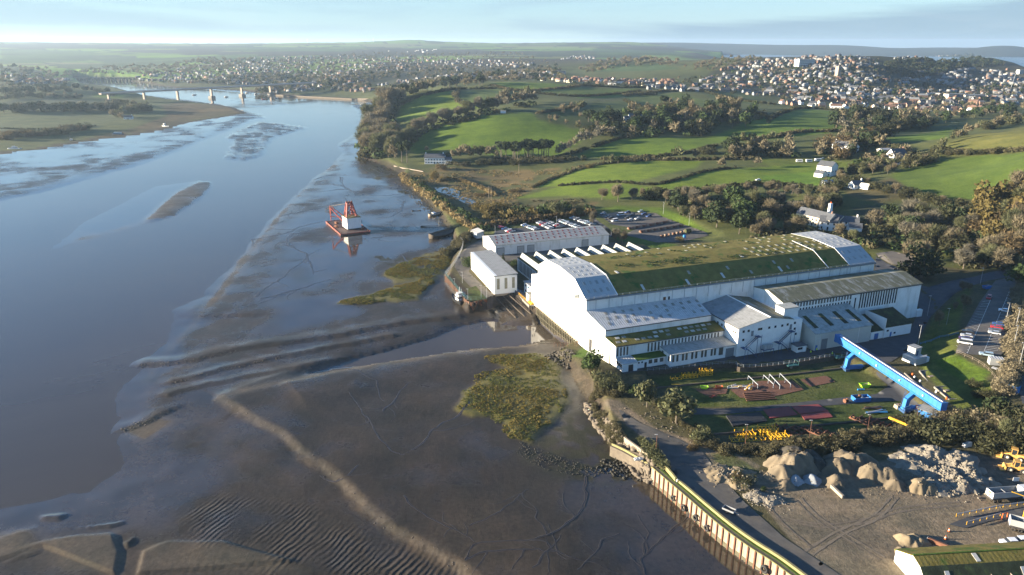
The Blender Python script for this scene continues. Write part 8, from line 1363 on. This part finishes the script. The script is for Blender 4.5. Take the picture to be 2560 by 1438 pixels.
house(T1(2218,418)+[6, 3, 0], .4, 5, 4, 2.6, .9, 'red_lead', 'red_plate', 'small dark red shed near the parked white cars', 'shed', 'shed', 0, False); house(T1(2140,470), .3, 9, 6, 3, 2.6, 'white_render', 'slate_roof', 'small white cottage with a white chimney below the field', chim=1); house(T1(2162,472), -.9, 6, 4, 2.4, 1.6, 'white_render', 'skylight_clear', 'small glass roofed outbuilding by the field hedge', chim=0, wins=False); house(T1(2040,562), -1.05, 24, 8, 6, 3.2, 'cream_render', 'slate_roof', 'long cream terrace with a slate roof behind the hall', chim=1, wing=(9, 6, 9, 7, 5.5)); house(T1(2070,572), -.5, 10, 8, 5.2, 2.8, 'white_render', 'slate_roof', 'white gabled cottage right of the cream terrace', chim=0); house(T1(2112,570), -.35, 14, 7, 4.8, 2.8, 'white_render', 'slate_roof', 'white cottage with a lean-to furthest right behind the hall', wing=(5, -6, 7, 6, 3))
t = thing('white_chimney_stack', 'tall white chimney stack behind the cream terrace', 'chimney', T1(2072,548)); MB().cbox((0, 0, 0), 2.6, 2.2, 10, .3, .7).build('shaft', M['white_render'], t); MB().tube((0, 0, 10), (0, 0, 11), .35, 7).build('pot', M['orange_paint'], t)
house(T1(1587,305), .25, 15, 9, 6, 4, 'white_render', 'slate_roof', 'white gabled manor house deep in the wood', chim=1, wing=(-9, 0, 8, 7, 5)); house(T1(2068,462), .2, 7, 5, 2.6, 1.2, 'galv_steel', 'blue_light', 'small blue roofed shed below the modern house', 'shed', 'shed', 0, False); house(T1(2212,380), .3, 12, 7, 2.6, 1.0, 'skylight_clear', 'white_roof', 'glasshouse with a pale roof above the cottage', 'glasshouse', 'glasshouse', 0, False); house(T1(322,298), .2, 12, 7, 3.5, 2.6, 'white_render', 'slate_roof', 'white cottage among trees on the left bank')
for k, (px, py) in enumerate(((1998,406), (2022,406), (2044,404))):
    t = thing('caravan', ['left', 'middle', 'right'][k]+' of three white caravans parked on the field', 'caravan', T1(px, py), .15*k-.1); b = MB().prism([(-1.1, .5), (-1.15, 1.4), (-1, 2.5), (1, 2.5), (1.15, 1.4), (1.1, .5)], -2.6, 2.6).build('body', M['boat_white'], t); B(-1.6, -1.19, 1.4, 1.6, -1.13, 2.0).build('window', M['window_glass'], t); copies('wheel', MB().torus((0, 0, .3), .22, .09, n=8, m=5).data('wheel', M['rubber']), t, [(0, -1.05, 0), (0, 1.05, 0)])
for px, py, m, lab, kd in ((2078,410,'car_silver','silver van between the caravans and the farm','van'), (2056,399,'car_pale','pale blue car beside the right caravan','car'), (2242,414,'car_white','white car by the dark red shed','car'), (2252,412,'car_white','white van by the dark red shed','van'), (1895,452,'car_white','white car alone at the edge of the green lawn','car'), (1117,412,'car_white','white car below the point house','car')): carpx(px, py, m, lab, .3, kind=kd)
t = thing('field_shelter', 'tiny white shelter at the top of the big green field', 'shelter', T1(1258,283)); B(-3, -2, 0, 3, 2, 2.4).build('wall', M['white_render'], t); B(-3.3, -2.3, 2.4, 3.3, 2.3, 2.6).build('roof', M['white_roof'], t)
t = thing('radio_mast', 'tall leaning white mast in the town at the right edge', 'mast', T1(2525,226)); MB().tube((0, 0, 0), (5, 0, 34), 0.6, 6, .3).build('mast', M['rail_grey'], t); MB().cbox((0, 0, 0), 4, 4, 1, 0).build('base', M['concrete'], t)
t = thing('church_tower', 'square stone church tower in the hillside town', 'church tower', T1(2093,196), .4); B(-4.2, -4.2, -1, 4.2, 4.2, 24).build('tower', M['bridge_concrete'], t); b = MB()
for x, y in ((-3.9, -3.9), (3.9, -3.9), (3.9, 3.9), (-3.9, 3.9)): b.cbox((x, y, 24), 1, 1, 2, 0, .4)
b.build('pinnacle', M['bridge_concrete'], t); copies('belfry_window', B(-.9, -4.28, 16, .9, -4.18, 20).data('belfry_window', M['dark_opening']), t, [(0, 0, 0)])
def block(px, py, L_, W_, H_, m, label, rz=0, floors=3):
    m = {'white_render': 'grey_cladding', 'white_front': 'grey_cladding'}.get(m, m)
    t = thing('apartment_block', label, 'building', T1(px, py)-[0, 0, .5], rz); B(-L_/2, -W_/2, 0, L_/2, W_/2, H_).build('wall', M[m], t); B(-L_/2-.3, -W_/2-.3, H_, L_/2+.3, W_/2+.3, H_+.4).build('roof', M['grey_roof'], t); wm_ = B(-L_*.47, -.08, 0, L_*.47, .02, 1.3).data('window_band', M['window_glass']); copies('window_band', wm_, t, [(0, -W_/2, H_*(f+.4)/floors) for f in range(floors)])
block(2010,166,44,16,16,'white_render','long pale terraced block on the hillside town',.35,4); block(2386,246,34,14,8,'cream_render','wide white block in the lower right town',.1,3); block(2430,248,38,14,8,'cream_render','second wide white block in the lower right town',.1,2); block(1374,186,16,12,8,'white_render','white block at the left end of the housing estate',.1,2); block(1400,186,26,10,8,'white_front','pale flats right of the white block in the estate',0,3); block(2550,185,18,12,12,'white_front','white tower block at the right edge of town',.2,4); block(2520,190,22,12,6,'white_render','pale block below the headland',.1,2); block(905,212,9,9,12,'brown_brick','square brown tower house on the far bank',.2,3)
# ------------------------------------------------------------------ towns
HP = {}
def hp(w, r, k):
    key = (w, r, k)
    if key not in HP:
        L_, W_, H_, rh = ((7, 5.6, 3.9, 2.7), (9.5, 5.8, 3.6, 2.6), (6.5, 5.4, 2.5, 2.4), (15, 5.6, 3.9, 2.7))[k]; wl = MB().prism([(-W_/2, -1), (-W_/2, H_), (0, H_+rh), (W_/2, H_), (W_/2, -1)], -L_/2, L_/2).data('wall', M[w]); ro = MB()
        for s in (-1, 1): ro.slab((-L_/2-.3, s*(W_/2+.3), H_-.1), (L_/2+.3, s*(W_/2+.3), H_-.1), (L_/2+.3, 0, H_+rh+.15), (-L_/2-.3, 0, H_+rh+.15), .12)
        ro.box(L_*.4-.4, -.4, H_+rh*.6, L_*.4+.4, .4, H_+rh+1.2); wn_ = MB()
        for s in (-1, 1):
            for x in (-L_*.3, 0, L_*.3):
                for z in ((1, 3.2) if H_ > 4 else (1,)): wn_.box(x-.55, s*W_/2-.05, z, x+.55, s*W_/2+.05, z+1.2)
        HP[key] = (wl, ro.data('roof', M[r]), wn_.data('window', M['window_glass']))
    return HP[key]
TOWN = []
def town(poly, n, walls, roofs, where, base=.3, spread=.25, lanes=0):
    poly = np.array(poly, float); lo, hi = poly.min(0), poly.max(0); got = []; tries = 0
    c = RNG.uniform(lo, hi, (n*8, 2)); c = c[sdf(c, poly) > 0]
    if lanes: c[:, 1] = np.round((c[:, 1]-c[:, 0]*.06)/lanes)*lanes+c[:, 0]*.06+RNG.normal(0, lanes*.12, len(c))
    W_ = T(c[:, 0], c[:, 1]); W_ = W_[W_[:, 2] > .8]; cell = {}
    for p in W_:
        k = (int(p[0]//13), int(p[1]//13))
        if k in cell or p[2] < 1.5: continue
        cell[k] = 1; got.append(p)
        if len(got) >= n: break
    for p in got: TOWN.append((p, base+RNG.normal(0, spread)+(pi/2 if RNG.random() < .3 else 0), walls[RNG.integers(len(walls))], roofs[RNG.integers(len(roofs))], RNG.integers(4), where))
dm('town_white', (.175, .182, .185), .85, .15, .1); WNAME_ = 0; dm('town_cream', (.215, .215, .20), .85, .15, .1); WH = ['town_bright', 'town_white', 'town_white', 'town_cream', 'bridge_concrete', 'brown_brick']; dm('town_bright', (.25, .26, .27), .85, .1, .1); WHD = ['town_white', 'town_white', 'bridge_concrete', 'brown_brick', 'town_cream', 'town_bright', 'town_bright']; RF = ['slate_roof', 'slate_roof', 'grey_roof', 'tile_roof']
town([(1350,202),(1420,196),(1520,200),(1680,204),(1690,216),(1560,214),(1440,208)], 95, ['pink_brick', 'cream_render', 'white_render', 'pink_brick'], ['tile_roof', 'slate_roof', 'tile_roof'], 'of the brick housing estate above the fields', .2, .4); town([(1595,226),(1640,216),(1750,214),(1850,222),(1920,236),(1940,250),(1880,240),(1760,228),(1660,232)], 46, WH, ['slate_roof'], 'along the edge of the upper fields', .3, .3)
town([(1940,262),(2000,252),(2150,262),(2300,266),(2420,272),(2500,268),(2480,282),(2300,278),(2150,274),(2020,270)], 70, ['cream_render', 'pink_brick', 'white_render'], ['tile_roof', 'slate_roof'], 'at the near edge of the hillside town', .1, .35); town([(1880,230),(1960,215),(2100,215),(2300,225),(2560,235),(2560,262),(2400,262),(2200,258),(2000,250)], 180, WH, RF, 'in the middle of the hillside town', .15, .4)
town([(1740,205),(1800,190),(1900,175),(1980,172),(2100,180),(2200,190),(2240,205),(2100,212),(1950,212),(1850,220)], 160, WH, RF, 'on the slope of the hillside town', .3, .4); town([(1780,180),(1850,160),(1960,145),(2100,140),(2180,150),(2200,165),(2100,178),(1950,170)], 140, WH, RF, 'near the top of the hillside town', .35, .3, 4); town([(2230,150),(2300,142),(2400,138),(2350,150),(2300,158)], 60, WH+['pink_brick'], RF, 'behind the wooded hill', .2, .4); town([(2320,175),(2380,172),(2560,176),(2560,232),(2400,225),(2320,205),(2260,215),(2240,210)], 160, WH, ['slate_roof', 'slate_roof', 'grey_roof'], 'in the lower right town', .1, .4)
town([(640,240),(700,232),(800,226),(930,232),(930,212),(800,212),(680,222)], 60, WH, RF, 'on the far river bank', .1, .4); town([(940,215),(1050,196),(1200,185),(1330,175),(1420,185),(1330,196),(1180,202),(1040,212)], 130, WH, RF, 'beyond the wooded hilltop', .2, .5); town([(330,208),(350,190),(420,180),(480,165),(560,158),(700,165),(900,180),(900,205),(760,215),(560,212),(440,206)], 430, WHD, RF, 'in the riverside town', .2, .4, 5); town([(480,160),(560,150),(700,142),(850,140),(1000,150),(1150,165),(1150,180),(900,178),(700,162)], 280, WHD, RF, 'on the upper slope of the riverside town', .2, .35, 4); town([(900,150),(1000,142),(1200,150),(1350,160),(1300,172),(1100,160)], 130, WH, RF, 'in the far suburb', .2, .4); town([(1400,150),(1440,140),(1480,140),(1490,148)], 36, WH, RF, 'in the far village', .2, .4); town([(0,205),(60,200),(120,196),(180,200),(150,212),(40,212)], 60, WH, RF, 'in the left bank village', .1, .4); town([(0,190),(60,186),(100,192),(20,198)], 24, WH, RF, 'in the left bank village', .1, .4); town([(950,128),(1100,124),(1060,132)], 14, ['white_front'], ['white_roof'], 'of the far sheds', 0, .1)
TOWN.sort(key=lambda q: q[0][1]); ST = {}
def arr(me):
    n = len(me.vertices); V = np.empty(n*3, np.float32); me.vertices.foreach_get('co', V); me.calc_loop_triangles(); F = np.empty(len(me.loop_triangles)*3, np.int32); me.loop_triangles.foreach_get('vertices', F); return V.reshape(-1, 3), F.reshape(-1, 3)
AR = {}
WNAME = dict(town_cream='cream', town_bright='white', town_white='off white', bridge_concrete='tan', brown_brick='brown brick', white_render='white', white_front='bright white', cream_render='cream', pink_brick='brick'); RNAME = dict(slate_roof='dark slate roof', grey_roof='grey roof', tile_roof='brown tiled roof', white_roof='white roof'); KN = ('small gabled', 'long', 'low', 'terraced')
for i, (p, rz, w, r, k, where) in enumerate(TOWN):
    wl, ro, wn_ = hp(w, r, k)
    if i < 295:
        t = thing('house', '%s %s house, %s, %s' % (KN[k], WNAME[w], RNAME[r], where), 'house', p, float(rz), 'houses '+where); link('wall', wl, t); link('roof', ro, t); tag(link('window', wn_, t), kind='stuff')
    else:
        for me in (wl, ro, wn_) if p[1] < 1900 else (wl, ro):
            if me.name not in AR: AR[me.name] = arr(me)
            V, F = AR[me.name]; ST.setdefault(me.materials[0].name, []).append((rot_z(V, rz)+p, F))
for m, lst in ST.items():
    Vs, Fs, o = [], [], 0
    for V, F in lst: Vs.append(V); Fs.append(F+o); o += len(V)
    tag(link('distant_town', mesh_np('distant_town', np.concatenate(Vs), np.concatenate(Fs), M[m])), 'distant rows of town houses', kind='stuff')
# ------------------------------------------------------------------ mud creeks, ruts and other ground detail
dm('creek_lip', (.050, .040, .031), .5, .25, .8, spec=.3, bump=.4, bscale=3); dm('creek_bed', (.024, .019, .015), .18, .3, .6, spec=.5)
def creek(lines, w, name='mud_creek', label='narrow winding drainage creek in the mud'):
    lip, bed = MB(), MB()
    for ln, k in lines:
        P = np.asarray(ln, float); 
        if len(P) < 3: continue
        d = np.gradient(P, axis=0); n = np.stack([-d[:, 1], d[:, 0]], 1); n /= np.linalg.norm(n, axis=1)[:, None]+1e-9; N = len(P); tp = np.linspace(1, .35, N)*w*k; z = ground(P[:, 0], P[:, 1]); rag = RNG.uniform(.7, 1.35, (N, 2))
        rows = []
        for off, h in ((-1.5, -.12), (-.65, .08), (-.40, .03)): rows.append(np.c_[P+n*(off*tp*rag[:, 0])[:, None], z+h*np.minimum(tp, 1.0)+(0 if h < 0 else .02)])
        for off, h in ((.40, .03), (.65, .08), (1.5, -.12)): rows.append(np.c_[P+n*(off*tp*rag[:, 1])[:, None], z+h*np.minimum(tp, 1.0)+(0 if h < 0 else .02)])
        for s in (0, 3):
            i = len(lip.v); lip.v += [tuple(q) for r in rows[s:s+3] for q in r]
            for r in (0, 1): lip.f += [(i+r*N+j, i+(r+1)*N+j, i+(r+1)*N+j+1, i+r*N+j+1) for j in range(N-1)]
        i = len(bed.v); bed.v += [tuple(q) for r in (rows[2], rows[3]) for q in r]; bed.f += [(i+j, i+N+j, i+N+j+1, i+j+1) for j in range(N-1)]
    o = lip.build(name, M['creek_lip'], None, True); tag(o, label, kind='structure'); tag(bed.build('creek_bed', M['creek_bed'], o), kind='structure')
def meander(px, st=1.6, amp=.8):
    P = smooth(px_poly(px, .5), 6); L_ = np.r_[0, np.cumsum(np.linalg.norm(np.diff(P, axis=0), axis=1))]; s = np.arange(0, L_[-1], st); Q = np.stack([np.interp(s, L_, P[:, 0]), np.interp(s, L_, P[:, 1])], 1); return Q+np.stack([vnoise(Q, 7, 81)-.5, vnoise(Q, 7, 82)-.5], 1)*amp*5+RNG.normal(0, .12*amp, Q.shape)
def branches(Q, n, ln):
    out = []
    for _ in range(n):
        i = RNG.integers(3, len(Q)-2); a = math.atan2(*(Q[i+1]-Q[i-1])[::-1])+RNG.choice([-1, 1])*RNG.uniform(.5, 1.1)+pi; L_ = RNG.uniform(.4, 1.2)*ln; P = [Q[i]]
        for j in range(int(L_/1.3)): a += RNG.normal(0, .28); P.append(P[-1]+1.3*np.array([cos(a), sin(a)]))
        out.append((np.array(P), RNG.uniform(.3, .6)))
    return out
for px, w, nb, bl_ in ((CREEKS[0][0], .9, 3, 14), (CREEKS[1][0], .9, 4, 16), (CREEKS[2][0], .8, 4, 14), (CREEKS[3][0], 1.9, 5, 26), (CREEKS[4][0], 1.6, 6, 22), (CREEKS[5][0], 1.4, 4, 20), (CREEKS[6][0], 2.0, 3, 20), (CREEKS[7][0], 3.2, 6, 26), (CREEKS[8][0], 2.2, 2, 20), (CREEKS[9][0], .7, 4, 12), (CREEKS[10][0], .7, 2, 10), (CREEKS[11][0], .7, 3, 12), (CREEKS[12][0], 1.2, 5, 20),
    ([(930,598),(1000,590),(1060,575),(1100,568)], 1.5, 5, 24), ([(640,745),(700,700),(760,655),(775,640)], 1.2, 5, 20), ([(905,560),(880,520),(860,495)], 1.6, 4, 20), ([(1010,505),(1000,530),(975,545),(940,548)], 1.4, 4, 18), ([(1000,640),(1020,655),(1050,670),(1100,672)], 1.0, 3, 12), ([(1180,1330),(1240,1300),(1290,1250),(1330,1230)], .55, 3, 10), ([(1330,1438),(1360,1400),(1420,1345)], .5, 2, 10), ([(870,920),(930,960),(960,1010)], .6, 3, 10), ([(1010,1250),(1060,1300),(1150,1340),(1200,1372)], .6, 3, 10), ([(1540,1330),(1500,1360),(1480,1400),(1420,1440)], .6, 3, 10)): Q = meander(px); creek([(Q, 1.0)]+branches(Q, nb, bl_), w*.5)
# broken edges of the dredged channel and the bank tops: rows of slumped mud blocks
def slump(name, lines, n, s, label, seed):
    rng = np.random.default_rng(seed); base = np.array([(x, y, zz) for x in (-1, 1) for y in (-1, 1) for zz in (-1, 1)], float)*.5; q = np.array([(0, 1, 3, 2), (4, 6, 7, 5), (0, 4, 5, 1), (2, 3, 7, 6), (0, 2, 6, 4), (1, 5, 7, 3)]); Vs, Fs, c = [], [], 0
    for ln in lines:
        P = smooth(px_poly(ln), 5); L_ = np.r_[0, np.cumsum(np.linalg.norm(np.diff(P, axis=0), axis=1))]
        for u in rng.uniform(0, L_[-1], n):
            x, y = np.interp(u, L_, P[:, 0])+rng.normal(0, 1.1), np.interp(u, L_, P[:, 1])+rng.normal(0, .9); k = s*rng.uniform(.35, 1.5); V = base*rng.uniform(.5, 1.3, (8, 1))*[k*1.5, k, k*.5]; a = rng.normal(.25, .5); Vs.append(rot_z(V, a)+[x, y, gz((x, y))+k*.08]); Fs.append(q+8*c); c += 1
    tag(link(name, mesh_np(name, np.concatenate(Vs), np.concatenate(Fs), M['creek_lip'])), label, kind='stuff')
slump('mud_blocks', [[(350,915),(470,905),(600,880)], [(430,960),(560,930),(700,900)], [(305,1075),(355,1062),(405,1040)]], 70, .26, 'slumped mud blocks along the dredged channel', 5)
slump('mud_blocks', [[(545,1000),(640,1060),(700,1092),(760,1142),(830,1192),(900,1262),(980,1332),(1060,1374),(1120,1412),(1165,1445)], [(720,968),(850,935),(960,912),(1080,893)]], 70, .2, 'crumbling mud along the bank edge', 6)
# tyre tracks in the sand yard
dm('track_dirt', (.128, .105, .079), .95, .25, .6, spec=.15, bump=.6, bscale=3); dm('track_pale', (.160, .131, .096), .95, .2, .6, spec=.15, bump=.6, bscale=3)
for k, (pts, m) in enumerate(((((1940,1290),(2050,1310),(2150,1300),(2250,1270),(2400,1255)), 'track_dirt'), (((1945,1297),(2055,1318),(2155,1309),(2255,1279),(2400,1264)), 'track_dirt'), (((2010,1380),(2090,1330),(2180,1290),(2230,1240)), 'track_pale'), (((2030,1388),(2105,1338),(2195,1296),(2246,1244)), 'track_pale'), (((1990,1250),(2040,1300),(2120,1350),(2200,1400)), 'track_pale'), (((2002,1246),(2052,1296),(2132,1346),(2212,1394)), 'track_pale'), (((1850,1190),(1900,1230),(1950,1300),(2030,1370)), 'track_dirt'))):
    P = TP([tuple(q) for q in smooth(pts, 8)]); d = np.gradient(P, axis=0); n = np.stack([-d[:, 1], d[:, 0]], 1); n /= np.linalg.norm(n, axis=1)[:, None]; w = RNG.uniform(.18, .42, len(P))[:, None]; z = ground(P[:, 0], P[:, 1])+.035+.004*k; N = len(P); V = np.r_[np.c_[P+n*w, z], np.c_[P-n*w, z]]; i = np.arange(N-1); tag(link('tyre_track', mesh_np('tyre_track', V, np.stack([i, i+N, i+N+1, i+1], 1), M[m])), 'tyre tracks curving over the sand yard', kind='structure')
# loose stone on the heaps and the yard
def loose(name, pts, n, sp, s, m, label, seed):
    rng = np.random.default_rng(seed); base = np.array([(x, y, zz) for x in (-1, 1) for y in (-1, 1) for zz in (-1, 1)], float)*.5; q = np.array([(0, 1, 3, 2), (4, 6, 7, 5), (0, 4, 5, 1), (2, 3, 7, 6), (0, 2, 6, 4), (1, 5, 7, 3)]); Vs, Fs, c = [], [], 0
    dg = bpy.context.evaluated_depsgraph_get()
    for (px, py), k in zip(pts, np.full(len(pts), n)):
        p = T1(px, py)
        for _ in range(k):
            x, y = p[0]+rng.normal(0, sp), p[1]+rng.normal(0, sp); hit, loc, *_r = SC.ray_cast(dg, (x, y, 30), (0, 0, -1)); r = s*rng.uniform(.4, 1.6)
            z = loc[2] if hit and loc[2] < 12 else gz((x, y)); Vs.append(rot_z(base*rng.uniform(.5, 1.2, (8, 1))*[r, r*1.1, r*.8], rng.uniform(0, 6))+[x, y, z+r*.1]); Fs.append(q+8*c); c += 1
    tag(link(name, mesh_np(name, np.concatenate(Vs), np.concatenate(Fs), M[m])), label, kind='stuff')
loose('rubble', [(2300,1160),(2350,1150),(2390,1165),(2420,1185),(2370,1195),(2330,1185),(2440,1205),(2400,1220),(2350,1215)], 70, 3.2, .36, 'pale_heap', 'loose rubble over the pale heap', 8); loose('rubble', [(1815,1195),(1850,1190),(1905,1245),(1930,1252),(1885,1242)], 60, 2.2, .26, 'pale_heap', 'loose stone over the low heaps', 9); loose('rubble', [(1700,1060),(1640,1050),(1660,1075),(1730,1110),(1610,1030)], 14, 2.5, .32, 'stone', 'broken concrete along the yard wall', 10)
loose('grit', [(1955,1190),(1975,1172),(2005,1165),(2095,1175),(2130,1165),(2180,1190),(2215,1195),(2235,1215),(2300,1220),(2160,1225),(2050,1215)], 45, 3.0, .17, 'grey_heap', 'loose grit round the gravel heaps', 11)
# plants growing on the hall roof
Vs, Fs, o_ = [], [], 0
for x0, x1, s0, s1, n in ((20, 62, 11, 19, 260), (66, 100, 11, 15, 110), (15, 60, 24.5, 30, 130), (70, 95, 26, 34, 60)):
    for _ in range(n):
        x, s = RNG.uniform(x0, x1), RNG.uniform(s0, s1); q = vnoise(np.array([[x, s]]), 6, 95)[0]
        if q < .5: continue
        y, z, g_ = on_roof(x, s); V, F = leaves(RNG, [(0, 0, .2, .5, .5)], 8, .36, .4); k = RNG.uniform(.35, .9); Vs.append(V*[k*1.4, k*1.2, k*.7]+[x, y, z+.2]); Fs.append(F+o_); o_ += len(V)
tag(link('roof_plants', mesh_np('roof_plants', np.concatenate(Vs), np.concatenate(Fs), M['leaf_green']), hall), kind='stuff')
